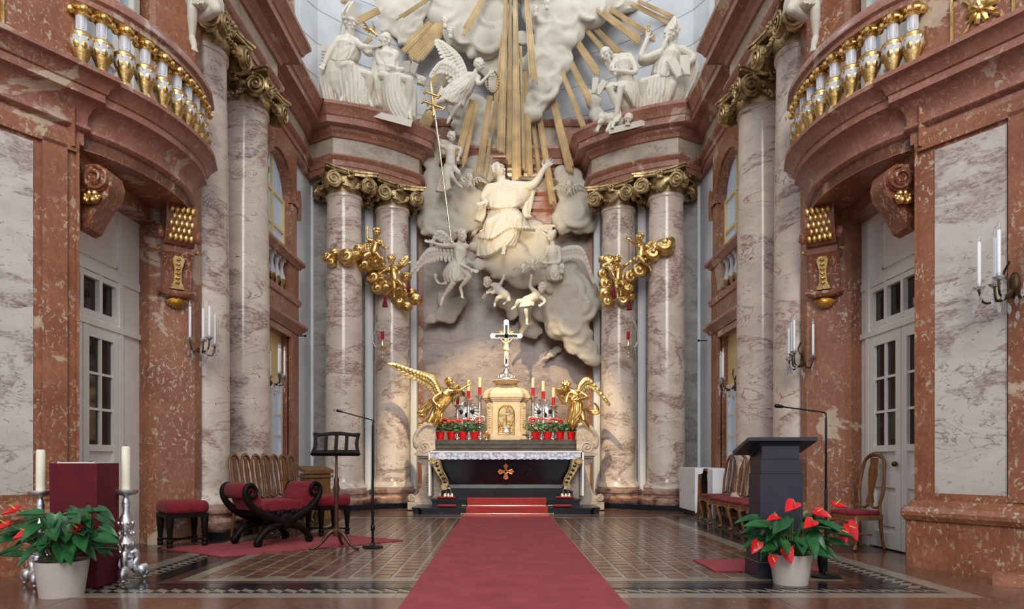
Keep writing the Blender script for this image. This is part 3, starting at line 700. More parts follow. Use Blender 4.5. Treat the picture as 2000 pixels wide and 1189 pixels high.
# ================================================================== BALCONIES
def fan(mb, c, ax, up, nrm, R, n=7, sp=1.5, th=.03):
    c = Vector(c); ax = Vector(ax); up = Vector(up); nrm = Vector(nrm)
    for k in range(n):
        a = -PI/2+(k/(n-1)-.5)*2*sp*.9; d = ax*math.cos(a)+up*math.sin(a)
        mb.leaf(c, c+d*R, nrm, R*.34, th, th*.6, .6, 4)
    mb.ell(c, R*.2, 6, 5)
for s, nm in ((-1, 'left'), (1, 'right')):
    sd = 1 if s < 0 else -1
    H = lambda u, Y: S2(s, u, Y)
    half = crom([(4.66, 7.22, 0), (4.42, 7.5, 0), (4.24, 7.95, 0), (4.17, 8.45, 0), (4.20, 8.9, 0), (4.34, 9.34, 0)], 25)
    path = [H(p.x, p.y) for p in half]
    B = thing('balcony', '%s curved red marble balcony with white and gilt balusters over the white door' % nm, 'balcony', (*H(4.5, 8.3), 4.5), 0, None)
    full = [(-.9, 4.57), (0, 4.57), (.0, 4.70), (.03, 4.71), (.06, 4.74), (.06, 4.77), (.03, 4.79), (.04, 4.88), (.09, 4.97), (.17, 5.02), (.20, 5.03), (.20, 5.11), (.22, 5.12), (.25, 5.18), (.32, 5.24), (.34, 5.25), (.34, 5.30), (-.9, 5.30)]
    wbuild(MB().sweep(path, full, sd), 'cornice', M['redsmooth'], B, 30)
    # soffit slab filling to the wall
    wbuild(MB().prism(path+[H(5.06, 9.3), H(5.06, 7.22)], lambda u, v, h: (u, v, h), 4.56, 5.29), 'slab', M['red'], B)
    wbuild(MB().sweep(path, [(.06, 6.02), (.06, 6.07), (.02, 6.09), (.02, 6.16), (.06, 6.22), (.10, 6.25), (.22, 6.25), (.27, 6.22), (.30, 6.16), (.30, 6.10), (.26, 6.08), (.26, 6.02)], sd), 'hand_rail', M['redsmooth'], B, 30)
    wbuild(MB().sweep(path, [(.04, 5.30), (.28, 5.30), (.28, 5.34), (.04, 5.34)], sd), 'baluster_plinth', M['balwhite'], B)
    # balusters
    bw = MB().lathe([(.06, 5.34), (.06, 5.36), (.042, 5.42), (.06, 5.48), (.108, 5.62), (.112, 5.70), (.07, 5.74), (.05, 5.78), (.055, 5.92), (.07, 5.95)], 12)
    for k in range(8): bw.obox((.05*math.cos(k*PI/4), .05*math.sin(k*PI/4), 5.85), (.014, .014, .14), rz=k*PI/4)
    bg = MB().lathe([(.066, 5.335), (.07, 5.37), (.048, 5.42), (.067, 5.48), (.092, 5.55), (.094, 5.56), (.08, 5.57)], 12); bm_ = MB().lathe([(.115, 5.68), (.12, 5.71), (.08, 5.745), (.07, 5.75)], 12)
    for k in range(8):
        a = k*PI/4; bg.leaf((.09*math.cos(a), .09*math.sin(a), 5.55), (.112*math.cos(a), .112*math.sin(a), 5.615), (math.cos(a), math.sin(a), 0), .06, .012)
        bm_.leaf((.104*math.cos(a+.3), .104*math.sin(a+.3), 5.69), (.102*math.cos(a+.3), .102*math.sin(a+.3), 5.645), (math.cos(a), math.sin(a), 0), .05, .01)
    bc_ = MB().lathe([(.06, 5.92), (.085, 5.94), (.07, 5.97), (.11, 6.02)], 12)
    for k in range(4):
        a = k*PI/2+PI/4; bc_.ell((.10*math.cos(a), .10*math.sin(a), 5.97), (.042, .042, .05), 7, 5)
        for j in (-.4, 0, .4): bc_.ell((.08*math.cos(a-PI/4+j*.5), .08*math.sin(a-PI/4+j*.5), 5.99), .022, 5, 4)
    b0 = None; L = len(path)-1
    for k in range(10):
        f = 1.3+k*(L-2.0)/9.3; i = min(int(f), L-1); p = Vector(path[i]).lerp(Vector(path[i+1]), f-i)
        dd = (Vector(path[i+1])-Vector(path[i])).normalized(); nn = Vector((dd.y, -dd.x))*sd*.16
        lc = Vector((p.x+nn.x, p.y+nn.y, 0))-Vector((B.location.x, B.location.y, B.location.z))
        if b0 is None:
            b0 = bw.build('baluster', M['balwhite'], B, 40, loc=lc); bg.build('lower_gilding', M['gold'], b0, 40); bm_.build('shoulder_gilding', M['gold'], b0, 40); bc_.build('capital_gilding', M['gold'], b0, 40)
        else: dup(b0, B, lc)
    # pier part of the entablature, and pedestal with the gilded rosette panel
    d = lambda t, e=0: H(4.56+.62*t-e, 7.25-t)
    pth = [H(4.72, 7.50), d(0), d(2.9)]
    T = struct(MB().sweep(pth, [(o+.05 if o > -.5 else -.14, z) for o, z in full], -sd if False else (-sd)), 'trim_%d' % (4 if s < 0 else 5), M['redsmooth'], 30)
    MB().sweep([H(4.76, 7.52), H(4.60, 7.22), H(4.60+.62*2.9, 7.22-2.9)], [(-.12, 5.30), (.12, 5.30), (.12, 5.33), (.08, 5.35), (.06, 5.37), (.06, 6.15), (.10, 6.18), (.14, 6.25), (-.12, 6.25)], -sd).build('pedestal', M['red'], T, 30)
    nrm = Vector((s*-1.0, -.62)).normalized(); N3 = Vector((nrm.x, nrm.y, 0)); ax = Vector((-nrm.y, nrm.x, 0))*(1)
    for tc in ((.52,) if s > 0 else (.80,)):
        q = H(4.60+.62*tc, 7.22-tc); c = Vector((q[0], q[1], 5.66))+N3*.075
        fr = MB(); w2, h2 = .27, .25
        for a_, b_ in (((-w2, -h2), (w2, -h2)), ((w2, -h2), (w2, h2)), ((w2, h2), (-w2, h2)), ((-w2, h2), (-w2, -h2))):
            fr.tube([c+ax*a_[0]+Vector((0, 0, a_[1])), c+ax*b_[0]+Vector((0, 0, b_[1]))], .016, 6)
        fr.build('gilt_frame', M['gold'], T, 40)
        rs = MB()
        for k in range(10):
            a = 2*PI*k/10; e = ax*math.cos(a)+Vector((0, 0, math.sin(a))); rs.leaf(c+e*.02, c+e*.135, N3, .07, .02, .02, .7)
        rs.ell(c+N3*.02, .035, 8, 6)
        for k in range(4):
            a = PI/4+PI/2*k; e = ax*math.cos(a)+Vector((0, 0, math.sin(a))); g = c+e*.15
            rs.tube([g, g+e*.06+ax*.02, g+e*.09], [.016, .02, .008], 5)
        rs.build('gilt_rosette', M['gold'], T, 40)
    # scroll console by the pier corner
    ck = thing('scroll_console', 'red marble scroll console with gilt leaf under the %s balcony, at the near pier' % nm, 'bracket', (*H(4.56, 7.34), 3.7))
    cc = MB(); q = H(4.52, 7.38); cn = Vector((q[0], q[1], 4.24))
    X = Vector((-s, 0, 0)); Yv = Vector((0, 1, 0)); Z = Vector((0, 0, 1))
    for k in range(24):
        pass
    spiral_volute(cc, cn+X*.07+Z*.02, X, Z, Vector((0, -1, 0)), .15, 2.0, 1, .12)
    prof = [(-.12, 4.44), (.08, 4.44), (.19, 4.37), (.225, 4.24), (.19, 4.10), (.09, 3.98), (.02, 3.86), (-.04, 3.74), (-.12, 3.70)]
    cc.prism(prof, lambda a, z, h: (q[0]+X.x*a, q[1]+h, z), .02, .30)
    wbuild(cc, 'scroll', M['redplain'], ck, 35)
    gl = MB(); rnd = random.Random(5)
    for k in range(16): gl.ell(cn+X*rnd.uniform(-.03, .12)+Z*rnd.uniform(-.24, -.14)+Yv*(-.03+rnd.uniform(-.02, .02)), rnd.uniform(.025, .045), 6, 5)
    wbuild(gl, 'gilt_leaf', M['gold'], ck, 60)
    # scaled bracket on the pilaster
    bk = thing('scaled_bracket', 'bracket with gilt fish scales and shell on the %s pilaster' % nm, 'bracket', (*H(4.5, 9.2), 3.3))
    pa, pb = Vector(H(4.36, 9.40)), Vector(H(4.70, 9.135)); e = (pb-pa).normalized(); nn = Vector((e.y, -e.x))
    if nn.y > 0: nn = -nn
    mid = (pa+pb)/2
    def bp(u, o, z): return Vector((mid.x+e.x*u+nn.x*o, mid.y+e.y*u+nn.y*o, z))
    body = MB()
    body.prism([(-.05, 4.56), (.42, 4.56), (.42, 4.4), (.36, 4.2), (.28, 4.08), (.22, 4.06), (.22, 3.98), (.16, 3.9), (.12, 3.7), (.08, 3.5), (-.05, 3.45)], lambda o, z, h: bp(h, o, z), -.19, .19)
    body.tube([bp(-.22, .1, 3.47), bp(-.1, .12, 3.44), bp(.1, .12, 3.44), bp(.22, .1, 3.47)], [.035, .05, .05, .035], 8)
    for u in (-.23, .23): body.ell(bp(u, .3, 4.2), (.05, .07, .09), 8, 6)
    wbuild(body, 'bracket_body', M['redplain'], bk, 30)
    sm = MB()
    for r_ in range(5):
        for k in range(5):
            u = (-.13+.065*k)+(.032 if r_ % 2 else 0)
            if abs(u) > .15: continue
            z = 4.50-r_*.085; o = .43-.025*r_
            sm.ell(bp(u, o, z), (.042, .03, .06), 8, 6)
    wbuild(sm, 'gilt_scales', M['gold'], bk, 60)
    tg = MB()
    tg.prism([(-.05, 3.93), (.05, 3.93), (.075, 3.88), (.045, 3.75), (.05, 3.6), (.09, 3.5), (-.09, 3.5), (-.05, 3.6), (-.045, 3.75), (-.075, 3.88)], lambda u, z, h: bp(u, h+(z-3.5)*.2, z), .05, .14)
    for k in range(6): tg.ell(bp(0, .16+(3.88-k*.06-3.5)*.2, 3.88-k*.06), (.03, .03, .022), 7, 5)
    for u in (-.2, .2): tg.ell(bp(u*1.2, .18, 4.02), .035, 6, 5)
    wbuild(tg, 'gilt_tongue', M['gold'], bk, 50)
    sh = MB(); fan(sh, bp(0, .07, 3.40), Vector((e.x, e.y, 0)), Vector((0, 0, 1)), Vector((nn.x, nn.y, 0)), .15, 9, 1.3, .025)
    wbuild(sh, 'gilt_shell', M['gold'], bk, 50)
# ================================================================== SCULPTURE TOOLS
class Fig:
    """a figure laid out in photo pixels round one base depth; the third number of a point is depth in pixels (minus = nearer)"""
    def __init__(s, Y0, H, seed=1): s.Y = Y0; s.H = H; s.k = Y0/F; s.m = MB(); s.r = random.Random(seed)
    def p(s, q): return P(q[0], q[1], s.Y+(q[2] if len(q) > 2 else 0)*s.k)
    def limb(s, pts, rad, seg=9, n=None):
        s.m.tube([s.p(q) for q in pts], [r*s.H*s.k for r in rad], seg, n or (len(pts)-1)*5+1)
    def blob(s, q, r, m=None, seg=12, rings=8):
        r = [x*s.H*s.k for x in (r if hasattr(r, '__len__') else (r, r, r))]
        s.m.ell(s.p(q), r, seg, rings, m)
    def head(s, q, look=(0, 0, -1), up=(0, 0, 1), hair='curls', beard=0, size=1.0):
        """look: world direction (x right, y depth, z up)"""
        h = s.H*s.k*size; c = s.p(q); f = Vector(look).normalized(); u = Vector(up); x = f.cross(u).normalized(); u = x.cross(f)
        R = Matrix((x, f, u)).transposed(); m = s.m
        def at(a, b, d): return c+(x*a+f*b+u*d)*h
        m.ell(at(0, -.02, .10), (.37*h, .43*h, .40*h), 14, 10, R)
        m.ell(at(0, .10, -.12), (.30*h, .32*h, .36*h), 12, 9, R)
        m.ell(at(0, .24, -.36), (.16*h, .15*h, .12*h), 9, 7, R)
        m.tube([at(0, .42, .08), at(0, .53, -.10)], [.045*h, .085*h], 7)
        m.ell(at(0, .42, -.25), (.13*h, .06*h, .035*h), 8, 6, R); m.ell(at(0, .41, -.31), (.11*h, .06*h, .035*h), 8, 6, R)
        m.tube([at(-.26, .32, .13), at(0, .40, .14), at(.26, .32, .13)], .055*h, 6)
        for a in (-1, 1):
            m.ell(at(a*.15, .36, .04), (.07*h, .05*h, .045*h), 7, 6, R); m.ell(at(a*.22, .28, -.12), (.11*h, .1*h, .1*h), 8, 6, R)
            m.ell(at(a*.37, .0, -.04), (.05*h, .09*h, .13*h), 7, 6, R)
        if hair == 'curls':
            for k in range(46):
                a = s.r.uniform(0, 2*PI); z = s.r.uniform(-.25, 1); rr = math.sqrt(max(0, 1-z*z)); d = Vector((rr*math.cos(a), rr*math.sin(a), z))
                if d.y > .35 and d.z < .62: continue
                m.ell(at(d.x*.40, d.y*.44-.03, d.z*.40+.12), s.r.uniform(.08, .13)*h, 6, 5)
        elif hair == 'bald':
            for k in range(16):
                a = s.r.uniform(PI*.95, PI*2.05); m.ell(at(math.cos(a)*.38, math.sin(a)*.40, s.r.uniform(-.2, .1)), .09*h, 6, 5)
        elif hair == 'mitre':
            prof = [(-.44, .12), (.44, .12), (.52, .5), (.30, .95), (0, 1.35), (-.30, .95), (-.52, .5)]
            for b in (.20, -.26):
                m.prism(prof, lambda uu, vv, hh: at(uu, hh+(-.12 if b < 0 else .12)*(vv-.1)*-.6, vv), b-.07, b+.10)
            m.tube([at(.42*math.cos(2*PI*k/14), .42*math.sin(2*PI*k/14)-.02, .2) for k in range(15)], .07*h, 6)
            for a in (-1, 1): m.tube([at(a*.2, -.4, .2), at(a*.25, -.55, -.4), at(a*.25, -.6, -.9)], .08*h, 5)
        if beard:
            for k in range(34):
                t = s.r.random(); a = s.r.uniform(-1, 1)
                m.tube([at(a*.28*(1-.3*t), .22, -.25), at(a*.24*(1-.2*t), .30, -.3-.45*beard*t), at(a*.18+s.r.uniform(-.06, .06), .26, -.35-.75*beard*t)], [.08*h, .07*h, .035*h], 5, 6)
    def hand(s, w_, d, spread=.35, curl=.2, nrm=(0, -1, 0), thumb=1, size=1.0):
        h = s.H*s.k*size; c = s.p(w_); d = Vector(d).normalized(); n = Vector(nrm); n = (n-d*n.dot(d)).normalized(); x = d.cross(n)
        m = s.m; R = Matrix((x, d, n)).transposed()
        m.ell(c+d*.20*h, (.17*h, .24*h, .085*h), 9, 7, R)
        for k, (o, L) in enumerate(((-.13, .30), (-.045, .36), (.045, .34), (.13, .26))):
            b = c+d*.36*h+x*o*h; dd = (d+x*o*spread*6).normalized()
            m.tube([b, b+dd*L*.5*h, b+dd*L*h*(1-.3*curl)-n*(-curl*L*.5*h)], [.055*h, .05*h, .04*h], 6, 7)
        b = c+d*.10*h+x*.14*thumb*h; dd = (d*.6+x*thumb*.9).normalized(); m.tube([b, b+dd*.17*h, b+(dd+d*.4).normalized()*.32*h], [.06*h, .055*h, .04*h], 6, 7)
    def foot(s, a, toe):
        s.limb([a, ((a[0]+toe[0])/2, (a[1]+toe[1])/2-.04*s.H, (a[2] if len(a) > 2 else 0)/2+(toe[2] if len(toe) > 2 else 0)/2), toe], [.14, .15, .10])
        A = s.p(a); T = s.p(toe); d = (T-A).normalized(); x = d.cross(Vector((0, 0, 1)))
        if x.length < .1: x = Vector((1, 0, 0))
        x.normalize(); h = s.H*s.k
        for k in range(5): b = T+x*(k-2)*.055*h; s.m.tube([b, b+d*(.12-.012*abs(k-1))*h], [.045*h, .04*h], 5)
    def body(s, sL, sR, hip, neck=None, waist=None, fat=1.0, dp=0):
        mid = [(a+b)/2 for a, b in zip((*sL, 0)[:3], (*sR, 0)[:3])]
        neck = neck or (mid[0], mid[1]-.35*s.H, mid[2])
        hp = (*hip, 0)[:3]; waist = waist or [a*.45+b*.55 for a, b in zip(mid, hp)]
        s.limb([neck, mid], [.2, .26]); ch = [a*.78+b*.22 for a, b in zip(mid, hp)]
        s.limb([mid, ch, waist, hp], [.34*fat, .56*fat, .48*fat, .54*fat], 12)
        s.limb([sL, mid, sR], [.24, .34, .24], 10)
    def arm(s, sh, el, wr, fat=1.0): s.limb([sh, el, wr], [.23*fat, .17*fat, .115*fat])
    def leg(s, hp, kn, an, fat=1.0): s.limb([hp, kn], [.36*fat, .24*fat]); s.limb([kn, [(a*.65+b*.35) for a, b in zip((*kn, 0)[:3], (*an, 0)[:3])], an], [.24*fat, .23*fat, .135*fat])
    def done(s, root, name, mat, vox=26, it=2):
        o = wbuild(s.m, name, M[mat], root, recalc=False); sculpt(o, s.H*s.k/vox, it); s.m = MB(); return o
    def drape(s, root, rows, nf=7, amp=4, wrap=10, th=8, ph=0, nv=22, mat='stucco', name='drapery', twist=.25, top=.35, fr=1.0, hem=0):
        """folded cloth lofted through rows of points (top to bottom)"""
        k = s.k; nu = nf*7+1
        R = [crom([s.p(q) for q in row], nu) for row in rows]
        G = [crom([R[i][u] for i in range(len(R))], nv) for u in range(nu)]
        am = [s.r.uniform(.45, 1.15) for _ in range(nf+3)]; wb_ = [s.r.uniform(-.3, .3) for _ in range(4)]
        fr_ = []; bk = []
        for u in range(nu):
            for v in range(nv):
                U = u/(nu-1); V = v/(nv-1)
                x = U*nf+ph+twist*math.sin(2.6*V+3*U+wb_[0]*6)+wb_[1]*math.sin(6*V+U*5)
                i = int(math.floor(x)) % len(am); f = abs(math.sin(PI*(x-math.floor(x))))**.75*am[i]
                f += .35*abs(math.sin(PI*(x*1.9+V*1.3)))*fr+.55*abs(math.sin(PI*(U*nf*.45+V*2.6+wb_[2]*4)))*V*(1.2-V)*2*fr
                a = amp*(top+(1-top)*V)
                p = G[u][v]+Vector((0, (wrap*(2*U-1)**4-a*f)*k, 0))
                if hem and v == nv-1: p += Vector((0, 0, hem*k*math.sin(u*2.4)))
                fr_.append(p); bk.append(G[u][v]+Vector((0, (wrap*(2*U-1)**4+th)*k, 0)))
        n = nu*nv; fs = []
        for u in range(nu-1):
            for v in range(nv-1):
                a = u*nv+v; fs += [(a, a+nv, a+nv+1, a+1), (n+a+1, n+a+nv+1, n+a+nv, n+a)]
        for u in range(nu-1):
            for v in (0, nv-1): a = u*nv+v; fs.append((a, a+nv, n+a+nv, n+a))
        for v in range(nv-1):
            for u in (0, nu-1): a = u*nv+v; fs.append((a, a+1, n+a+1, n+a))
        return wbuild(MB().add(fr_+bk, fs), name, M[mat], root, 75)
    def wing(s, root, pts, down, L, n=15, mat='stucco', wd=5, nrm=(0, -1, 0), layers=3):
        """pts: leading edge (px); down: px vector in which root feathers hang; L: px feather length root..tip"""
        ed = crom([s.p(q) for q in pts], n); k = s.k; mb = MB(); mb.tube(ed, lerpl([wd*.7*k, wd*.75*k, wd*.35*k], n), 7)
        tip = (ed[-1]-ed[-2]).normalized(); dn = Vector((down[0], (down[2] if len(down) > 2 else 0), -down[1])).normalized()
        for ly in range(layers):
            f = (1, .62, .34)[ly]
            for i in range(n):
                t = i/(n-1); d = dn.lerp(tip, t**1.6*.92).normalized(); ln = (L[0]*(1-t)+L[1]*t)*f*k*s.r.uniform(.93, 1.05)
                b = ed[i]+Vector((0, -(1.0+1.6*ly)*k, 0)); mb.leaf(b, b+d*ln, nrm, wd*(1.5 if ly == 0 else 1.2)*k, 1.0*k, .6*k, .45, 5)
        return wbuild(mb, 'wing', M[mat], root, 40)
def statue(name, label, base, Y, cat='statue', group=None):
    return thing(name, label, cat, P(base[0], base[1], Y), 0, group)
# ================================================================== THE GLORY: clouds
def cloud(label, blobs, Y, flat=.55, vox=.045, disp=(.07, .8), extra=3, mat='stuccoc', name='stucco_cloud', seed=3):
    r = random.Random(seed); k = Y/F; mb = MB()
    b0 = max(blobs, key=lambda b: b[2]); t = thing(name, label, 'cloud', P(b0[0], b0[1], Y))
    for b in blobs:
        dy = b[3] if len(b) > 3 else 0
        mb.ell(P(b[0], b[1], Y+dy*k), (b[2]*k, b[2]*k*flat, b[2]*k*.92), 14, 10)
        if b[2] > 13:
            for e in range(2):
                a0 = r.uniform(0, 2*PI); rr = b[2]*(.92-.34*e); pts = []
                for i in range(13):
                    a = a0+3.6*i/12; q = rr*(1-.03*i); pts.append(P(b[0]+math.cos(a)*q, b[1]+math.sin(a)*q, Y+(dy-b[2]*flat*math.sqrt(max(.02, 1-(q/b[2])**2)))*k))
                mb.tube(pts, [b[2]*k*.05+b[2]*k*.09*math.sin(PI*(i+.5)/13) for i in range(13)], 7)
        for _ in range(extra):
            a = r.uniform(0, 2*PI); q = r.uniform(.55, .85); rr = b[2]*r.uniform(.3, .5)
            mb.ell(P(b[0]+math.cos(a)*b[2]*q, b[1]+math.sin(a)*b[2]*q, Y+(dy-b[2]*flat*r.uniform(.1, .6))*k), (rr*k, rr*k*.7, rr*k*.85), 10, 7)
    o = wbuild(mb, 'billows', M[mat], t, recalc=False); sculpt(o, vox, 2, disp); return t
cloud('upper right towering cloud bank beside the vertical rays', [(1062, 20, 46), (1100, 30, 46), (1150, 12, 46), (1195, -4, 36), (1228, 4, 22), (1082, 75, 42), (1108, 60, 36), (1062, 125, 42), (1088, 115, 32), (1058, 170, 38), (1040, 200, 30), (1030, 225, 20), (1022, 245, 10), (1080, 150, 26), (1020, 75, 16), (1020, 125, 14), (1050, -40, 60), (1150, -50, 50)], 16.75, seed=4)
cloud('upper left wide cloud bank above the wreath angel', [(872, 20, 42), (915, 10, 48), (958, 25, 44), (905, 62, 42), (945, 80, 40), (968, 55, 30), (880, -30, 55), (950, -40, 60), (925, 92, 22), (985, 20, 20)], 16.9, seed=5)
cloud('rounded cloud over the two seated bishops at the far left', [(735, 10, 30), (765, 25, 28), (720, 40, 16), (745, 50, 20), (790, 10, 26), (800, 50, 26), (775, 62, 14), (690, -15, 30), (815, 25, 22), (790, 75, 14), (720, -30, 40)], 17.0, seed=6)
cloud('tall grey-white cloud hanging behind the slanting rays, above the saint', [(925, 215, 34), (940, 255, 36), (930, 300, 36), (950, 335, 24), (918, 335, 26), (965, 290, 20), (905, 250, 22), (960, 220, 26), (975, 160, 30), (960, 120, 34), (900, 215, 26)], 17.15, flat=.35, seed=7)
cloud('large left cloud under the staff-bearing putto', [(842, 315, 18), (850, 350, 26), (852, 392, 36), (846, 432, 34), (880, 400, 38), (905, 380, 30), (915, 415, 32), (890, 440, 30), (868, 455, 26), (868, 290, 20), (848, 275, 14), (905, 345, 20), (930, 430, 22), (925, 395, 26)], 16.75, seed=8)
cloud('smooth cloud seat carrying the kneeling saint', [(1000, 500, 34, -20), (1040, 482, 40), (965, 512, 24, -24), (1062, 515, 38), (1022, 528, 40, -10), (935, 517, 14, -34), (985, 524, 26, -20), (1072, 545, 26), (1040, 455, 30), (1005, 470, 34), (910, 510, 10, -36), (950, 480, 30)], 16.5, disp=(.06, .9), seed=9)
cloud('swirling cloud tail trailing down to the lower right', [(1108, 572, 44), (1132, 598, 40), (1090, 602, 40), (1112, 632, 40), (1128, 658, 30), (1146, 685, 24), (1163, 703, 15), (1092, 640, 28), (1140, 570, 30), (1110, 545, 30), (1078, 560, 26), (1070, 600, 30), (1120, 675, 20), (1155, 700, 18)], 16.7, seed=10)
cloud('small puff of cloud to the right above the crucifix', [(1078, 690, 10), (1088, 682, 9), (1068, 697, 7), (1060, 702, 4)], 17.2, seed=11, vox=.03)
cloud('small column of cloud under the putto with raised arm', [(1035, 600, 26), (1032, 625, 20), (1038, 645, 18), (1022, 648, 10), (1052, 646, 10)], 17.0, seed=12)
cloud('right cloud behind the cherub under the pointing hand', [(1112, 372, 28), (1122, 415, 40), (1102, 430, 26), (1148, 438, 18), (1098, 446, 14), (1130, 446, 14), (1098, 338, 18), (1120, 345, 20), (1140, 370, 18)], 17.0, seed=13)
cloud('little cloud under the feet of the left flying angel', [(868, 585, 16), (884, 600, 20), (862, 615, 16), (843, 622, 12), (900, 588, 13), (832, 628, 7), (878, 620, 14)], 17.05, seed=14)
cloud('low cloud lump beneath the tumbling putto', [(1000, 575, 24), (1012, 600, 18), (985, 590, 16), (1000, 615, 12), (1020, 560, 26)], 17.1, flat=.4, seed=15)
cloud('cloud lump beside the lion and the right rays', [(1160, 200, 16), (1165, 225, 16), (1150, 185, 12), (1172, 240, 12)], 16.9, flat=.5, seed=16)
# ------------------------------------------------------------------ gilded rays
gl = thing('sunburst', 'gilded bundles of rays fanning out through the stucco clouds', 'sunburst', P(1000, -110, 17.0))
rr_ = random.Random(21); OX, OY = 1000, -110
def ray(ex, ey, r0, w_, Y, nb=4, jag=22, O=None):
    OX, OY = O or (1000, -110)
    d = math.hypot(ex-OX, ey-OY); ux, uy = (ex-OX)/d, (ey-OY)/d; vx, vy = -uy, ux
    mb = MB(); k = Y/F
    for j in range(nb):
        o = (j-(nb-1)/2)/nb; L = d-rr_.uniform(0, jag)*(abs(o)*1.6+.15)
        bw = w_/nb*.52
        a0 = o*w_*(r0/d) if r0 > 60 else o*w_*.3
        s0 = (OX+ux*r0+vx*o*w_*(.35+.65*r0/d), OY+uy*r0+vy*o*w_*(.35+.65*r0/d)); s1 = (OX+ux*L+vx*o*w_, OY+uy*L+vy*o*w_)
        dz = (.7-abs(o))*bw*1.2
        pts = [P(*s0, Y-dz*k), P(*s1, Y-dz*k), P(s1[0]+ux*4, s1[1]+uy*4, Y-dz*k)]
        x = Vector((vx, 0, -vy)); vs = []; fs = []
        wk = [bw*(.35+.65*r0/d), bw, .3]
        for p, wv in zip(pts, wk): vs += [p-x*wv*k, p+Vector((0, -wv*1.1*k, 0)), p+x*wv*k, p+Vector((0, wv*k, 0))]
        for i in range(2):
            for q in range(4): fs.append((i*4+q, i*4+(q+1) % 4, i*4+4+(q+1) % 4, i*4+4+q))
        fs += [(3, 2, 1, 0), (8, 9, 10, 11)]; mb.add(vs, fs)
    wbuild(mb, 'ray_bundle', M['raygold'], gl)
for a in ((978, 300, 10, 17, 16.2, 4, 22, (990, -60)), (994, 322, 10, 12, 16.25, 3, 22, (997, -60)), (1009, 352, 10, 19, 16.05, 4, 22, (1006, -60)), (1034, 345, 200, 15, 16.6, 4, 22, (1020, -60)), (1023, 330, 150, 8, 16.5, 2, 22, (1013, -60)),
          (1043, 163, 10, 17, 15.9, 4, 22, (1024, -60)), (1054, 345, 320, 10, 16.9), (1080, 398, 320, 15, 16.8), (1116, 338, 240, 18, 16.8, 5), (1142, 254, 230, 12, 16.6),
          (1155, 203, 200, 14, 16.6), (1172, 150, 180, 16, 16.7, 5), (1190, 110, 170, 11, 16.8), (1258, 152, 190, 15, 16.9, 5), (1252, 82, 200, 18, 16.5, 5),
          (1290, 82, 230, 13, 16.5), (1338, 60, 260, 12, 16.2), (1374, 60, 270, 10, 16.1), (1268, 140, 330, 10, 16.9),
          (893, 312, 315, 15, 16.3, 4), (903, 330, 320, 10, 16.4), (935, 342, 300, 14, 16.2, 4), (948, 350, 380, 7, 16.2, 3), (962, 262, 180, 10, 16.5),
          (905, 68, 100, 16, 16.2, 4), (805, 118, 190, 34, 16.8, 7), (786, 100, 180, 18, 16.9, 4), (840, 172, 250, 12, 16.9, 3), (826, 250, 330, 24, 16.8, 5),
          (710, 84, 330, 12, 16.4, 3), (636, 72, 290, 18, 16.3, 4), (618, 16, 260, 12, 16.2, 3), (690, 38, 300, 16, 16.9, 4), (776, 38, 150, 10, 16.6, 3), (850, 190, 240, 9, 16.9, 3)):
    ray(*a)

# ================================================================== THE SAINT
t = statue('saint_statue', 'large white stucco saint in cape and lace rochet, arms spread, looking up', (985, 500), 16.05)
f = Fig(16.05, 33, 2)
f.head((974, 335, 0), (.28, -.75, .45), (-.15, .35, .9))
f.limb([(978, 344), (980, 356)], [.27, .3])
f.body((955, 366), (1024, 362), (990, 425), neck=(979, 350), fat=1.25)
f.arm((1022, 365), (1044, 358, -6), (1062, 330, -10), 1.35)
f.hand((1062, 331, -10), (.75, -.2, .85), .45, .1, (.2, -1, .2), -1, 1.05)
f.arm((956, 368), (944, 386, -6), (950, 394, -18), 1.35)
f.hand((951, 393, -18), (-.85, -.35, -.45), .35, .25, (.1, -.7, .7), -1, 1.05)
f.leg((978, 425), (957, 437, -26), (948, 478, -10), 1.3); f.leg((1000, 425), (1012, 428, -24), (985, 476, -20), 1.3)
f.foot((986, 482, -22), (983, 494, -34))
f.done(t, 'body', 'stucco', 30)
f.drape(t, [[(966, 352, 6), (974, 357, -6), (988, 354, -6), (996, 352, 6)], [(947, 366, 4), (972, 372, -16), (1000, 366, -16), (1036, 356, 2)], [(941, 385, 2), (968, 392, -20), (1005, 388, -20), (1044, 372, 2)], [(948, 398, -4), (966, 406, -19), (1004, 404, -19), (1034, 388, 2)]], 6, 3.2, 8, 8, .2, name='cape', top=.05, fr=.6)
f.drape(t, [[(1030, 370, 2), (1046, 372, 4)], [(1026, 392, 2), (1040, 398, 6)], [(1020, 412, 0), (1036, 418, 8)], [(1026, 424, 2), (1042, 424, 8)]], 3, 3, 2, 6, name='cape_end')
f.drape(t, [[(962, 402, -6), (990, 402, -10), (1010, 402, -6)], [(948, 428, -16), (980, 430, -24), (1012, 420, -28), (1026, 424, -6)], [(941, 448, -20), (962, 455, -32), (990, 440, -30), (1012, 434, -32), (1036, 440, -8)], [(933, 462, -14), (960, 466, -34), (990, 449, -30), (1012, 446, -32), (1046, 446, -8)]], 9, 3.4, 6, 14, .4, name='rochet', hem=1.4, top=.3)
f.drape(t, [[(934, 456, -6), (965, 455, -22), (1004, 440, -26), (1018, 440, -18)], [(932, 478, -2), (960, 480, -24), (1000, 462, -26), (1014, 460, -16)], [(929, 500, 2), (955, 498, -20), (985, 482, -26), (1006, 480, -16)]], 8, 4.5, 6, 14, .1, name='cassock', twist=.5)
f.drape(t, [[(946, 440, 0), (938, 445, 0)], [(934, 448, 0), (924, 452, 0)], [(928, 458, 2), (920, 460, 4)]], 3, 3, 2, 6, name='sleeve_end')
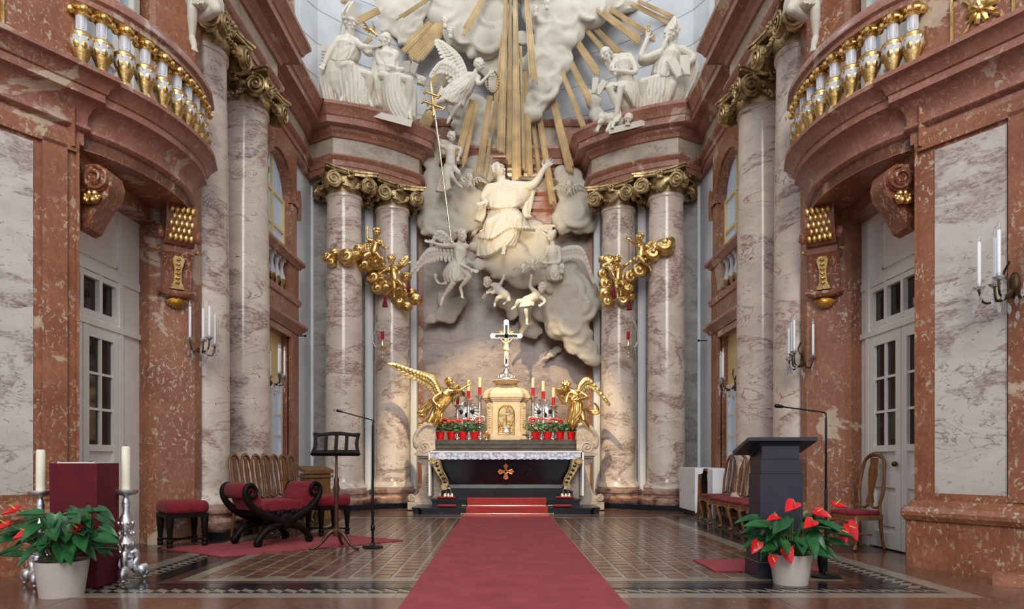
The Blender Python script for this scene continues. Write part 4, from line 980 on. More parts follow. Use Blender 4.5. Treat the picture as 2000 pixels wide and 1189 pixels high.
f.drape(t, [[(936, 398, 0), (950, 400, -4)], [(930, 416, 2), (948, 420, 0)], [(926, 428, 4), (942, 434, 2)]], 3, 3, 3, 10, name='sleeve')
# ---------------- left flying angel
t = statue('angel_statue', 'stucco angel flying below the saint, arm stretched left, one bent leg', (890, 590), 15.9)
f = Fig(15.9, 24, 3)
f.head((901, 461, -4), (.75, -.6, -.2), (.1, 0, 1))
f.body((886, 480), (911, 481), (899, 524), neck=(898, 470))
f.arm((886, 480), (862, 479, -4), (845, 474, -6)); f.hand((845, 474, -6), (-.9, -.1, .2), .3, .3, (0, -.7, .6), 1)
f.arm((894, 484, -6), (895, 511, -10), (919, 526, -14)); f.hand((919, 526, -14), (.9, -.1, -.35), .3, .2, (0, -.8, .5), 1)
f.leg((895, 526), (885, 553, -10), (866, 580, 0)); f.foot((866, 580, 0), (861, 596, -4))
f.leg((905, 526), (917, 540, -8), (899, 561, 0)); f.foot((899, 562, 0), (903, 580, -4))
for k in range(10): f.blob((908+f.r.uniform(-3, 4), 456+k*3, 2), .1)
f.done(t, 'body', 'stucco', 28)
f.drape(t, [[(889, 500, -4), (906, 500, -10), (912, 498, 0)], [(872, 518, 0), (890, 520, -14), (908, 518, -6)], [(864, 534, 2), (888, 540, -16), (908, 534, -4)], [(870, 552, 0), (890, 550, -14), (910, 545, -4)]], 7, 3.6, 6, 10, twist=.6)
f.drape(t, [[(880, 540, 2), (884, 550, 0)], [(862, 552, 2), (868, 556, 0)], [(848, 538, 4), (852, 552, 0)], [(846, 534, 4), (854, 536, 2)]], 3, 3, 2, 5, name='drapery_end')
f.wing(t, [(882, 486, 6), (850, 484, 8), (832, 492, 8), (808, 526, 8)], (.15, 1), (26, 30), 15, wd=5)
f.wing(t, [(890, 482, 10), (872, 460, 12), (856, 452, 14), (846, 470, 14)], (-.2, 1), (20, 14), 10, wd=5)
# ---------------- right angel
t = statue('angel_statue', 'stucco angel leaning on the cloud to the right of the saint, wing spread', (1081, 520), 16.2)
f = Fig(16.2, 22, 4)
f.head((1077, 460, -4), (-.8, -.5, -.1)); f.body((1070, 484), (1091, 485), (1080, 530), neck=(1078, 472))
f.arm((1091, 486), (1092, 512, -8), (1068, 514, -14)); f.hand((1068, 514, -14), (-.95, -.2, .05), .35, .1, (0, -.8, .5), 1)
f.arm((1070, 485), (1064, 500, 4), (1058, 508, 4))
f.done(t, 'body', 'stucco', 28)
f.drape(t, [[(1070, 515, -8), (1084, 514, -12), (1096, 512, 0)], [(1066, 530, -4), (1084, 532, -14), (1100, 526, 0)], [(1068, 545, 0), (1084, 548, -10), (1100, 544, 0)]], 5, 3, 4, 8)
f.wing(t, [(1095, 488, 8), (1118, 482, 8), (1138, 488, 8), (1152, 528, 8)], (-.1, 1), (22, 26), 15, wd=4.5)
f.wing(t, [(1068, 486, 8), (1058, 470, 8), (1050, 446, 8), (1062, 442, 8)], (.1, 1), (18, 24), 10, wd=4)
# ---------------- putti
def putto(label, Y, H, head, look, sL, sR, hip, arms, legs, wings=(), mat='stucco', seed=1, name='putto_statue', base=None, up=(0, 0, 1), cloth=None):
    t = statue(name, label, base or hip, Y); f = Fig(Y, H, seed)
    f.head(head, look, up, size=1.05); f.body(sL, sR, hip, fat=1.0, neck=((head[0]*.5+(sL[0]+sR[0])*.25), (head[1]*.5+(sL[1]+sR[1])*.25)))
    for a, b, c, hd in arms:
        f.arm(a, b, c, 1.15)
        f.hand(c, hd, .3, .3, (0, -1, .2), 1, .8)
    for a, b, c, d in legs: f.leg(a, b, c, .95); f.foot(c, d)
    f.done(t, 'body', mat, 22)
    for w_ in wings: f.wing(t, *w_, mat=mat)
    if cloth: f.drape(t, cloth, 4, 2.4, 3, 6, mat=mat)
    return t
putto('tumbling stucco putto below the saint, head to the left', 16.2, 19, (952, 552, -4), (-.7, -.6, -.4), (963, 556), (972, 566), (986, 577),
      [((966, 556), (976, 556, -6), (982, 545, -8), (.3, -.2, .9)), ((968, 566), (962, 572, -6), (958, 570, -8), (-.8, -.3, -.2))],
      [((985, 578), (972, 582, -6), (967, 592, 0), (966, 598, 0)), ((990, 576), (994, 586, -4), (988, 592, 4), (984, 594, 4))],
      [([(966, 562, 6), (956, 566, 8), (946, 578, 8)], (.2, 1), (8, 6), 7)], seed=5)
putto('stucco putto with raised arm and dangling legs, beneath the cloud seat', 16.0, 19, (1059, 563, -6), (-.5, -.7, -.3), (1046, 572), (1056, 580), (1028, 588),
      [((1046, 570), (1036, 560, -6), (1037, 545, -10), (.1, -.1, 1)), ((1056, 580), (1064, 588, -4), (1060, 594, -8), (-.8, -.3, -.4))],
      [((1027, 588), (1012, 588, -6), (1006, 600, 0), (1000, 604, -4)), ((1030, 592), (1027, 606, -6), (1029, 622, 0), (1029, 632, -4))], seed=6,
      cloth=[[(1016, 592, -8), (1030, 590, -12), (1044, 588, -6)], [(1014, 600, -8), (1030, 598, -12), (1044, 596, -4)]])
putto('stucco putto standing on the left cloud, steadying the cross staff', 16.0, 19, (882, 268, -4), (.5, -.8, -.2), (871, 287), (889, 288), (880, 322),
      [((871, 288), (860, 284, -4), (855, 268, -6), (-.2, -.1, 1)), ((889, 289), (900, 292, -4), (896, 306, -6), (-.3, -.2, -1))],
      [((876, 326), (884, 346, -8), (896, 362, 0), (902, 366, -6)), ((885, 326), (896, 338, -10), (900, 350, 0), (904, 354, -6))], seed=7, base=(885, 365),
      cloth=[[(868, 318, -6), (880, 324, -10), (892, 320, -4)], [(858, 345, -2), (872, 340, -12), (880, 350, -8)], [(850, 372, 0), (868, 374, -10), (882, 366, -6)]])
def cherub(label, q, Y, H, look=(0, -1, 0), wings=True, mat='stucco'):
    t = statue('cherub_head', label, q, Y); f = Fig(Y, H, int(q[0])); f.head(q, look, size=1.0); f.limb([q, (q[0], q[1]+H*.7)], [.28, .3]); f.done(t, 'head', mat, 18)
    if wings:
        for s in (-1, 1): f.wing(t, [(q[0]+s*2, q[1]+H*.4, 0), (q[0]+s*H*.9, q[1]-H*.1, -2), (q[0]+s*H*1.5, q[1]+H*.2, 0)], (s*.2, 1), (H*.7, H*.6), 7, wd=H*.14)
cherub('winged cherub head on the right cloud beside the pointing hand', (1112, 362, 0), 16.65, 17, (-.3, -.9, -.2))
cherub('winged cherub head on the left cloud by the ends of the slanting rays', (918, 348, 0), 16.3, 17, (.5, -.8, -.2))
cherub('upper of the pair of cherub heads on the upper left cloud bank', (870, 42, 0), 16.3, 15, (.4, -.8, -.3), False)
cherub('lower of the pair of cherub heads on the upper left cloud bank', (880, 62, 0), 16.3, 15, (.2, -.8, -.4), False)
cherub('cherub head beside the vertical rays on the upper right cloud', (1046, 20, 0), 16.15, 14, (-.3, -.8, -.3), False)
cherub('topmost cherub head on the upper right cloud', (1068, 6, 0), 16.1, 14, (.2, -.8, -.3), False)
cherub('small cherub head peering below the right cloud bank, left of the hermit', (1070, 202, 0), 16.9, 13, (.2, -.9, -.3))
cherub('cherub head under the right angel elbow', (1098, 522, 0), 16.1, 14, (.5, -.8, 0), False)
cherub('cherub head peeping from the front of the cloud seat', (1040, 512, 0), 15.8, 14, (.2, -.9, -.2))
cherub('cherub head looking out above the crucifix side of the cloud seat', (1022, 522, 0), 15.75, 12, (-.5, -.8, -.2))
# ---------------- angel with the wreath
t = statue('angel_statue', 'stucco angel with raised wings flying in with a gilded wreath', (890, 200), 15.9)
f = Fig(15.9, 24, 9)
f.head((936, 128, -4), (.35, -.85, -.2)); f.body((918, 146), (934, 152), (890, 172), neck=(930, 138), fat=1.05)
f.arm((932, 154), (936, 164, -8), (954, 147, -10)); f.hand((954, 147, -10), (.6, -.2, .6), .3, .4, (0, -1, 0), 1)
f.leg((888, 174), (872, 192, -6), (848, 205, 0)); f.foot((848, 205), (834, 214, -2)); f.leg((892, 178), (894, 205, -6), (880, 228, 4)); f.foot((880, 228, 4), (874, 240, 2))
f.done(t, 'body', 'stucco', 28)
f.drape(t, [[(902, 150, -4), (918, 152, -12), (928, 160, -8)], [(886, 160, -4), (904, 168, -16), (920, 176, -8)], [(866, 172, 0), (888, 182, -16), (910, 190, -6)], [(858, 190, 0), (880, 200, -14), (905, 205, -4)]], 8, 3.6, 5, 10, twist=.6)
f.drape(t, [[(862, 165, 0), (868, 178, -4)], [(850, 190, 0), (860, 196, -4)], [(836, 200, 2), (846, 212, -2)], [(830, 190, 4), (834, 206, 2)]], 3, 3, 3, 6, name='drapery_end')
f.wing(t, [(912, 148, 8), (900, 118, 10), (880, 95, 10), (866, 86, 12)], (-.9, .5), (44, 20), 15, wd=6)
f.wing(t, [(906, 152, 4), (882, 126, 4), (862, 122, 4), (850, 136, 4)], (.1, 1), (30, 20), 12, wd=6)
t = thing('wreath', 'gilded ring wreath held out by the flying angel', 'wreath', P(963, 160, 15.8))
mb = MB(); k = 15.8/F
mb.tube([P(963+11*math.cos(a*PI/12), 160+21*math.sin(a*PI/12), 15.8) for a in range(25)], 1.6*k, 6)
for a in range(24): mb.ell(P(963+11*math.cos(a*PI/12), 160+21*math.sin(a*PI/12), 15.78), 1.9*k, 5, 4)
wbuild(mb, 'ring', M['oldgold'], t, 60)
# ---------------- papal cross staff
t = thing('cross_staff', 'tall gilded staff topped by a double-barred cross, slanting past the left cloud', 'staff', P(882, 472, 15.5))
mb = MB(); k = 15.5/F; q0, q1 = P(842, 166, 15.6), P(882, 474, 15.4); k1 = 1.9*k
mb.tube([q0, q1], [k1, k1*1.1], 8); wbuild(mb, 'shaft', M['steel'], t, 60)
mb = MB()
for z, L in ((184, 13), (205, 20)):
    cx_ = 842+(z-166)*40/308; a, b = P(cx_-L, z-L*.36, 15.55), P(cx_+L, z+L*.36, 15.55); mb.tube([a, b], 2.2*k, 6)
    for e in (a, b): 
        for dx, dz in ((0, 0), (2.2, 2.6), (-2.2, -2.6)): mb.ell(e+Vector((dx*k, 0, dz*k)), 2.6*k, 6, 5)
mb.ell(P(842, 163, 15.6), 3.4*k, 7, 6); mb.ell(P(847, 226, 15.55), 4*k, 7, 6); mb.tube([P(842, 164, 15.58), P(847.5, 228, 15.56)], 2.6*k, 7)
wbuild(mb, 'double_cross', M['gold'], t, 60)
# ================================================================== CHURCH FATHERS ON THE CORNICE
YF = 15.55
t = statue('bishop_statue', 'far left seated stucco bishop in tall mitre, leaning toward his neighbour', (675, 205), YF)
f = Fig(YF, 29, 31)
f.head((682, 46, -4), (.8, -.5, -.3), (-.25, 0, 1), 'mitre', 1.0)
f.body((664, 76), (694, 80), (670, 132), neck=(680, 62), fat=1.2)
f.arm((694, 82), (708, 92, -8), (730, 93, -10), 1.3); f.hand((730, 93, -10), (.9, -.2, .1), .3, .3, (0, -.6, .8), 1)
f.arm((662, 80), (642, 108, -4), (634, 124, -8), 1.4); f.hand((634, 124, -8), (-.3, -.4, -.8), .3, .3, (0, -1, 0), 1)
f.leg((664, 134), (686, 128, -24), (672, 190, -14), 1.2); f.leg((676, 138), (722, 148, -24), (720, 196, -12), 1.2); f.foot((720, 196, -12), (726, 206, -24)); f.foot((670, 190, -14), (664, 204, -26))
f.blob((668, 150, 8), (1.2, .8, 1.6))
f.done(t, 'body', 'stucco', 28)
f.drape(t, [[(660, 66, 6), (676, 70, -12), (694, 70, 0)], [(648, 88, 4), (672, 94, -16), (702, 92, -4)], [(636, 112, 4), (664, 120, -16), (696, 112, -6)]], 7, 3.4, 8, 10, name='cope', top=.2)
f.drape(t, [[(656, 122, -6), (684, 124, -26), (706, 132, -22), (730, 140, -8)], [(650, 150, -4), (680, 156, -24), (708, 160, -24), (736, 156, -8)], [(652, 178, -4), (680, 184, -22), (708, 188, -24), (734, 182, -8)], [(654, 198, 0), (684, 202, -22), (712, 206, -22), (734, 206, -6)]], 10, 4.6, 6, 16, twist=.5, name='robe')
f.drape(t, [[(628, 126, 4), (646, 120, -8)], [(622, 150, 6), (648, 150, -6)], [(628, 180, 6), (650, 180, -4)], [(632, 200, 6), (654, 196, -2)]], 4, 4, 4, 12, name='cloak')
f.drape(t, [[(696, 82, -4), (706, 96, -8)], [(710, 84, -8), (716, 104, -12)], [(726, 90, -8), (728, 104, -12)]], 4, 2.5, 3, 8, name='sleeve')
t = statue('inscribed_tablet', 'upright round-topped stucco tablet at far left behind the mitred bishop', (631, 170), 15.85, 'tablet')
f = Fig(15.85, 20); pts = [(614, 172), (648, 172)]+[(631+17*math.cos(a*PI/10), 102-17*math.sin(a*PI/10)) for a in range(11)]
wbuild(MB().prism(pts, lambda a, b, h: P(a, b, h), 15.82, 15.95), 'slab', M['stuccoc'], t)
mb = MB()
for k in range(9): mb.bar(P(618, 100+k*6, 15.81), P(644, 100+k*6, 15.81), .012, .02)
wbuild(mb, 'incised_lines', M['frieze'], t)
t = statue('saint_statue', 'seated stucco church father with open book, left of the wreath angel', (780, 228), 15.5)
f = Fig(15.5, 28, 32)
f.head((753, 78, -4), (.65, -.6, -.45), (.1, 0, 1), 'bald', .9)
f.body((738, 98), (772, 104), (752, 146), neck=(756, 92), fat=1.2)
f.arm((772, 106), (766, 134, -10), (796, 136, -18), 1.3); f.hand((796, 136, -18), (.9, -.3, 0), .3, .2, (0, -.5, .9), 1)
f.arm((738, 100), (744, 126, -10), (770, 132, -18), 1.3)
f.leg((744, 150), (756, 150, -26), (760, 210, -14), 1.2); f.leg((760, 150), (800, 156, -24), (796, 214, -12), 1.2); f.foot((796, 214, -12), (802, 230, -24)); f.foot((776, 214, -14), (780, 230, -26))
f.blob((752, 165, 8), (1.2, .8, 1.6)); f.done(t, 'body', 'stucco', 28)
f.drape(t, [[(738, 92, 4), (754, 98, -12), (772, 98, 0)], [(734, 112, 4), (752, 118, -16), (778, 118, -4)], [(736, 134, 2), (756, 138, -16), (778, 136, -6)]], 7, 3.2, 8, 10, name='tunic', top=.2)
f.drape(t, [[(738, 142, -4), (756, 144, -28), (780, 146, -22), (806, 148, -10)], [(736, 172, -2), (756, 174, -26), (782, 178, -22), (812, 172, -8)], [(744, 204, -2), (762, 208, -24), (786, 212, -24), (812, 204, -6)], [(756, 226, 0), (772, 232, -22), (792, 234, -22), (810, 226, -4)]], 10, 4.6, 6, 16, twist=.6, name='robe')
f.drape(t, [[(732, 100, 4), (742, 110, -8)], [(724, 130, 4), (740, 136, -8)], [(726, 170, 4), (742, 172, -8)], [(728, 206, 4), (752, 208, -6)]], 4, 4, 4, 12, name='cloak')
f.drape(t, [[(806, 140, -8), (822, 148, -4)], [(812, 150, -8), (832, 152, -2)], [(814, 162, -6), (828, 166, 0)]], 3, 3, 3, 6, name='cloth_end')
def book(label, c, w_, h_, rot, Y, mat='stucco', tilt=.5, name='open_book'):
    k = Y/F; t = thing(name, label, 'book', P(c[0], c[1], Y)); mb = MB()
    for s in (-1, 1):
        m = Matrix.Rotation(rot, 3, 'Y') @ Matrix.Rotation(tilt, 3, 'X') @ Matrix.Rotation(s*.25, 3, 'Y')
        o = m @ Vector((s*w_*k*.25, 0, 0)); mb.obox(P(c[0], c[1], Y)+o, (w_*k*.5, 3*k, h_*k), m)
        mb.obox(P(c[0], c[1], Y)+o+m @ Vector((0, -2*k, 0)), (w_*k*.44, 2*k, h_*k*.92), m)
    wbuild(mb, 'pages', M[mat], t)
book('open stucco book held on the lap of the left church father', (802, 130), 26, 20, .2, 15.15)
book('stucco book propped on the arm of the right mitred bishop', (1328, 128), 38, 42, -.25, 15.1, tilt=-.1, name='book')
book('stucco scroll book on a stand before the hermit', (1168, 168), 24, 30, .3, 15.3, tilt=.1)
# plinth slab for the left pair
t = thing('plinth_slab', 'sloping white plinth slab under the left seated church fathers', 'plinth', P(745, 240, 15.4))
wbuild(MB().prism([(680, 204), (806, 234), (803, 248), (684, 216)], lambda a, b, h: P(a, b, h), 15.15, 15.6), 'slab', M['stucco'], t)
t = thing('plinth_slab', 'sloping white plinth slab under the hermit and right bishop', 'plinth', P(1270, 240, 15.4))
wbuild(MB().prism([(1188, 250), (1310, 220), (1310, 232), (1190, 262)], lambda a, b, h: P(a, b, h), 15.15, 15.6), 'slab', M['stucco'], t)
# gold dove
t = thing('gilded_dove', 'small gilded dove flying beside the left bishop mitre', 'dove', P(728, 62, 15.2)); f = Fig(15.2, 10, 3)
f.limb([(718, 58), (726, 61), (733, 66)], [.25, .45, .25]); f.blob((735, 69), .3); f.limb([(735, 69), (738, 72)], [.12, .04]); f.limb([(718, 58), (712, 55)], [.25, .3])
f.done(t, 'body', 'gold', 16, 1)
f.wing(t, [(724, 60, 0), (718, 52, -4), (713, 46, -6)], (-.7, .8), (8, 6), 6, mat='gold', wd=1.6); f.wing(t, [(726, 62, 0), (730, 54, 4), (728, 46, 6)], (.5, .8), (6, 6), 6, mat='gold', wd=1.6)
# ---------------- hermit
t = statue('hermit_statue', 'bare-chested bearded stucco hermit seated with crossed legs on the right cornice', (1210, 245), 15.5)
f = Fig(15.5, 28, 33)
f.head((1184, 106, -6), (-.7, -.55, -.55), (-.35, 0, 1), 'bald', 1.25)
f.body((1202, 118), (1228, 110), (1224, 164), neck=(1196, 110), waist=(1217, 144), fat=1.1)
f.arm((1230, 112), (1241, 141, -12), (1208, 139, -22), 1.1); f.hand((1208, 139, -22), (-.95, -.2, .2), .3, .5, (0, -.9, .2), 1)
f.arm((1202, 118), (1194, 136, -14), (1202, 146, -22), 1.1)
f.leg((1214, 168), (1190, 172, -26), (1212, 226, -16), 1.0); f.foot((1212, 226, -16), (1206, 236, -28)); f.leg((1230, 168), (1212, 172, -26), (1203, 232, -20), 1.0); f.foot((1203, 232, -20), (1196, 248, -32))
f.blob((1228, 190, 10), (1.0, .8, 1.2)); f.done(t, 'body', 'stucco', 28)
f.drape(t, [[(1206, 156, -18), (1224, 158, -20), (1246, 156, -6)], [(1212, 172, -26), (1230, 178, -22), (1248, 172, -6)], [(1222, 190, -16), (1236, 198, -18), (1246, 190, -4)], [(1232, 206, -10), (1238, 210, -12), (1244, 204, -4)]], 6, 3.4, 5, 12, name='loincloth')
f.drape(t, [[(1182, 164, -16), (1198, 160, -18), (1212, 164, -16)], [(1180, 172, -18), (1198, 168, -26), (1212, 172, -20)]], 4, 2.5, 3, 6, name='cloth')
t = statue('lion_statue', 'small stucco lion lying at the hermit feet', (1188, 246), 15.4); f = Fig(15.4, 16, 2)
f.limb([(1210, 236), (1195, 232), (1180, 234)], [.7, .75, .6]); f.blob((1176, 232, -6), .6); f.limb([(1176, 236, -8), (1170, 240, -14)], [.4, .25])
for k in range(26): a = f.r.uniform(0, 6.28); f.blob((1179+9*math.cos(a), 230+9*math.sin(a), -2), .2)
for x in (1168, 1188): f.limb([(x+6, 240, -4), (x, 250, -12), (x-2, 256, -16)], [.3, .22, .26])
f.limb([(1210, 240), (1218, 246), (1208, 250)], [.2, .14, .16])
f.done(t, 'body', 'stucco', 16)
t = statue('skull_carving', 'stucco skull lying between the hermit and the bishop', (1227, 242), 15.2); f = Fig(15.2, 20, 2)
f.blob((1228, 230), (.48, .5, .44)); f.blob((1226, 238, -4), (.3, .36, .3)); f.limb([(1219, 231, -9), (1226, 229, -11), (1234, 231, -9)], [.1, .1, .1]); f.limb([(1222, 243, -8), (1230, 243, -8)], [.1, .1])
f.done(t, 'skull', 'stucco', 18); 
mb = MB()
for x in (1223, 1231): mb.ell(P(x, 234, 15.2-10*15.2/F), (.035, .025, .035), 8, 6)
wbuild(mb, 'eye_sockets', M['frieze'], t)
t = statue('bishop_statue', 'right seated stucco bishop in mitre raising a gilded flaming heart', (1290, 225), 15.5)
f = Fig(15.5, 29, 34)
f.head((1309, 70, -4), (-.75, -.5, .25), (.3, 0, 1), 'mitre', 1.3)
f.body((1296, 100), (1330, 96), (1302, 152), neck=(1310, 86), fat=1.25)
f.arm((1296, 102), (1254, 114, -8), (1264, 76, -10), 1.35); f.hand((1264, 76, -10), (.15, -.2, 1), .2, .6, (0, -1, 0), 1)
f.arm((1332, 98), (1354, 112, -6), (1344, 124, -20), 1.4); f.hand((1344, 122, -20), (-.6, -.3, -.5), .3, .3, (0, -1, .2), 1)
f.leg((1290, 156), (1256, 162, -24), (1262, 214, -12), 1.2); f.leg((1306, 156), (1314, 166, -26), (1296, 214, -16), 1.2); f.foot((1296, 214, -16), (1286, 226, -28))
f.blob((1304, 175, 8), (1.2, .8, 1.6)); f.done(t, 'body', 'stucco', 28)
f.drape(t, [[(1292, 92, 4), (1310, 98, -12), (1332, 92, 4)], [(1280, 116, 2), (1306, 122, -18), (1336, 112, 2)], [(1274, 140, 2), (1300, 150, -18), (1336, 140, 2)]], 8, 3.4, 8, 10, name='cope', top=.2)
f.drape(t, [[(1248, 150, -14), (1272, 152, -28), (1300, 152, -24), (1330, 156, -6)], [(1244, 176, -12), (1268, 178, -28), (1298, 176, -26), (1324, 182, -6)], [(1242, 200, -8), (1268, 204, -26), (1292, 200, -24), (1312, 204, -6)], [(1240, 224, -4), (1264, 228, -22), (1290, 222, -22), (1308, 218, -4)]], 11, 4.8, 6, 16, twist=.6, name='robe')
f.drape(t, [[(1336, 98, 4), (1354, 104, 0)], [(1342, 120, 4), (1366, 128, 2)], [(1336, 150, 4), (1360, 156, 6)], [(1330, 190, 4), (1344, 186, 4)], [(1326, 216, 4), (1338, 214, 4)]], 4, 4, 4, 12, name='cloak')
f.drape(t, [[(1256, 100, -6), (1266, 90, -10)], [(1248, 112, -4), (1262, 112, -12)], [(1258, 122, -2), (1268, 116, -10)], [(1286, 116, 0), (1288, 106, -8)]], 4, 2.5, 3, 10, name='sleeve')
t = thing('flaming_heart', 'gilded flaming heart in the right bishop raised hand', 'ornament', P(1267, 56, 15.35)); mb = MB(); k = 15.35/F
mb.ell(P(1266, 60, 15.35), (3.4*k, 2.6*k, 3.8*k), 8, 6); mb.ell(P(1269, 58, 15.35), (3*k, 2.4*k, 3*k), 8, 6)
for dx in (-2, 0, 2): mb.leaf(P(1266+dx, 57, 15.35), P(1266+dx*1.5, 46+abs(dx), 15.35), (0, -1, 0), 3*k, k)
wbuild(mb, 'heart', M['gold'], t, 60)
t = thing('stone_block_seat', 'plain white block the right bishop sits on', 'block', P(1315, 220, 15.7))
wbuild(MB().prism([(1300, 190), (1328, 186), (1330, 222), (1302, 226)], lambda a, b, h: P(a, b, h), 15.5, 15.95), 'block', M['stucco'], t)
# ---------------- gilded altar angels
t = statue('gilded_angel', 'gilded angel left of the tabernacle, reaching toward the candles, wing swept up', (822, 850), 15.25)
f = Fig(15.25, 20, 41)
f.head((878, 748, -4), (.9, -.3, .15), (-.1, 0, 1)); f.body((866, 764), (884, 764), (856, 794), neck=(876, 757))
f.arm((884, 764), (897, 762, -4), (909, 755, -4)); f.hand((909, 755, -4), (.85, -.1, .5), .2, .2, (0, -1, .2), 1)
f.arm((866, 765), (846, 779, -12), (852, 790, -16)); f.hand((852, 790, -16), (.8, -.3, -.4), .2, .3, (0, -1, .2), 1)
f.leg((860, 796), (862, 814, -10), (848, 836, 0)); f.leg((852, 796), (838, 824, -8), (822, 846, 0)); f.foot((822, 846), (815, 856, -6))
f.done(t, 'body', 'gold', 26)
f.drape(t, [[(862, 772, -6), (876, 776, -12), (886, 772, -2)], [(848, 788, -6), (864, 792, -14), (880, 784, -4)], [(842, 808, -4), (856, 812, -16), (864, 806, -6)], [(836, 826, 0), (852, 830, -14), (864, 822, -4)]], 8, 3.6, 5, 10, mat='gold', twist=.7)
f.drape(t, [[(848, 774, 2), (856, 782, -4)], [(830, 786, 4), (840, 798, -2)], [(818, 800, 4), (832, 812, 0)], [(814, 806, 4), (826, 816, 2)]], 4, 3.4, 3, 6, mat='gold', name='drapery_end')
f.drape(t, [[(840, 812, 2), (852, 818, -6)], [(826, 822, 2), (840, 832, -6)], [(814, 826, 4), (828, 838, -2)]], 5, 3.4, 3, 6, mat='gold', name='hem')
f.wing(t, [(858, 760, 6), (846, 738, 8), (822, 728, 8), (783, 716, 4)], (-.45, 1), (24, 26), 17, mat='gold', wd=6)
f.wing(t, [(882, 762, 8), (890, 756, 10), (898, 752, 10), (904, 762, 10)], (.1, 1), (26, 20), 8, mat='oldgold', wd=4)
t = statue('gilded_angel', 'gilded angel right of the tabernacle with arms folded on the chest, bare leg forward', (1150, 855), 15.25)
f = Fig(15.25, 20, 42)
f.head((1106, 754, -6), (-.75, -.5, -.35), (-.2, 0, 1)); f.body((1110, 768), (1133, 764), (1132, 800), neck=(1112, 760))
f.arm((1134, 766), (1147, 776, -8), (1130, 780, -18)); f.hand((1130, 780, -18), (-.95, -.1, .1), .2, .2, (0, -1, .2), 1)
f.arm((1110, 770), (1106, 788, -8), (1116, 780, -18)); f.hand((1116, 780, -18), (.6, -.2, .7), .2, .2, (0, -1, .2), -1)
f.leg((1136, 802), (1140, 820, -14), (1158, 846, -4)); f.foot((1158, 848, -4), (1164, 860, -8)); f.leg((1128, 802), (1122, 822, -10), (1118, 838, 6))
f.done(t, 'body', 'gold', 26)
f.drape(t, [[(1114, 782, -8), (1130, 788, -14), (1144, 784, -4)], [(1110, 802, -6), (1128, 806, -16), (1142, 800, -6)], [(1108, 818, -4), (1120, 822, -14), (1134, 816, -10)], [(1112, 832, 0), (1122, 834, -12), (1132, 826, -6)]], 8, 3.6, 5, 10, mat='gold', twist=.7)
f.drape(t, [[(1140, 794, 2), (1146, 802, -4)], [(1154, 800, 4), (1158, 810, 0)], [(1166, 796, 4), (1172, 806, 0)], [(1160, 786, 4), (1168, 790, 2)]], 4, 3.2, 3, 6, mat='gold', name='drapery_end')
f.wing(t, [(1128, 764, 6), (1134, 748, 8), (1150, 740, 8), (1178, 774, 4)], (.05, 1), (24, 22), 15, mat='gold', wd=5.5)
f.wing(t, [(1108, 766, 8), (1096, 760, 8), (1086, 760, 8), (1092, 774, 8)], (.3, 1), (24, 18), 9, mat='gold', wd=4)
# ---------------- gilded cloud balls and putti on the columns
def gball(root, q, r, Y, seed):
    rnd = random.Random(seed); k = Y/F; c = P(q[0], q[1], Y); mb = MB(); R = r*k
    M3 = Matrix.Rotation(rnd.uniform(-.5, .5), 3, 'Y') @ Matrix.Rotation(rnd.uniform(-.6, .6), 3, 'X')
    seg, rings = 24, 20; vs = []; fs = []
    for i in range(rings+1):
        th = PI*i/rings
        for j in range(seg):
            a = 2*PI*j/seg; x = (th*2.6/PI+a/(2*PI)) % 1.0
            rr = R*(.74+.30*abs(math.sin(PI*x))**.7); vs.append(c+M3 @ Vector((rr*math.sin(th)*math.cos(a), -rr*.85*math.cos(th), rr*.92*math.sin(th)*math.sin(a))))
    for i in range(rings):
        for j in range(seg): fs.append((i*seg+j, i*seg+(j+1) % seg, (i+1)*seg+(j+1) % seg, (i+1)*seg+j))
    return wbuild(mb.add(vs, fs), 'cloud_ball', M['gold'], root, 60)
def gcluster(label, balls):
    t = thing('gilded_cloud', label, 'cloud', P(balls[len(balls)//2][0], balls[len(balls)//2][1], balls[len(balls)//2][3]))
    for i, b in enumerate(balls): gball(t, b, b[2]*1.2, b[3], i+7)
gcluster('string of gilded cloud balls slung across the two left columns', [(639, 503, 10, 15.1), (654, 495, 9, 15.1), (678, 502, 15, 15.05), (647, 512, 9, 15.1), (702, 488, 10, 15.3), (712, 517, 13, 15.45), (737, 513, 13, 15.6), (694, 500, 9, 15.2), (722, 502, 11, 15.5), (730, 542, 14, 15.75), (754, 561, 14, 15.75), (737, 563, 11, 15.75), (745, 545, 10, 15.75), (781, 567, 15, 15.75), (793, 541, 9, 15.8), (780, 588, 10, 15.8), (794, 599, 10, 15.85), (812, 585, 11, 15.9), (803, 572, 9, 15.9), (766, 553, 10, 15.7), (770, 578, 8, 15.8)])
gcluster('gilded cloud balls slung across the two right columns', [(1300, 481, 16, 15.05), (1308, 474, 10, 15.1), (1276, 496, 13, 15.2), (1284, 482, 9, 15.2), (1262, 502, 10, 15.4), (1250, 528, 14, 15.6), (1232, 540, 12, 15.7), (1222, 544, 10, 15.75), (1226, 565, 13, 15.75), (1218, 586, 10, 15.8), (1232, 578, 9, 15.8), (1184, 554, 13, 15.8), (1182, 574, 12, 15.8), (1188, 589, 11, 15.8), (1178, 535, 10, 15.8), (1190, 510, 12, 15.75), (1178, 508, 8, 15.8), (1198, 520, 9, 15.75)])
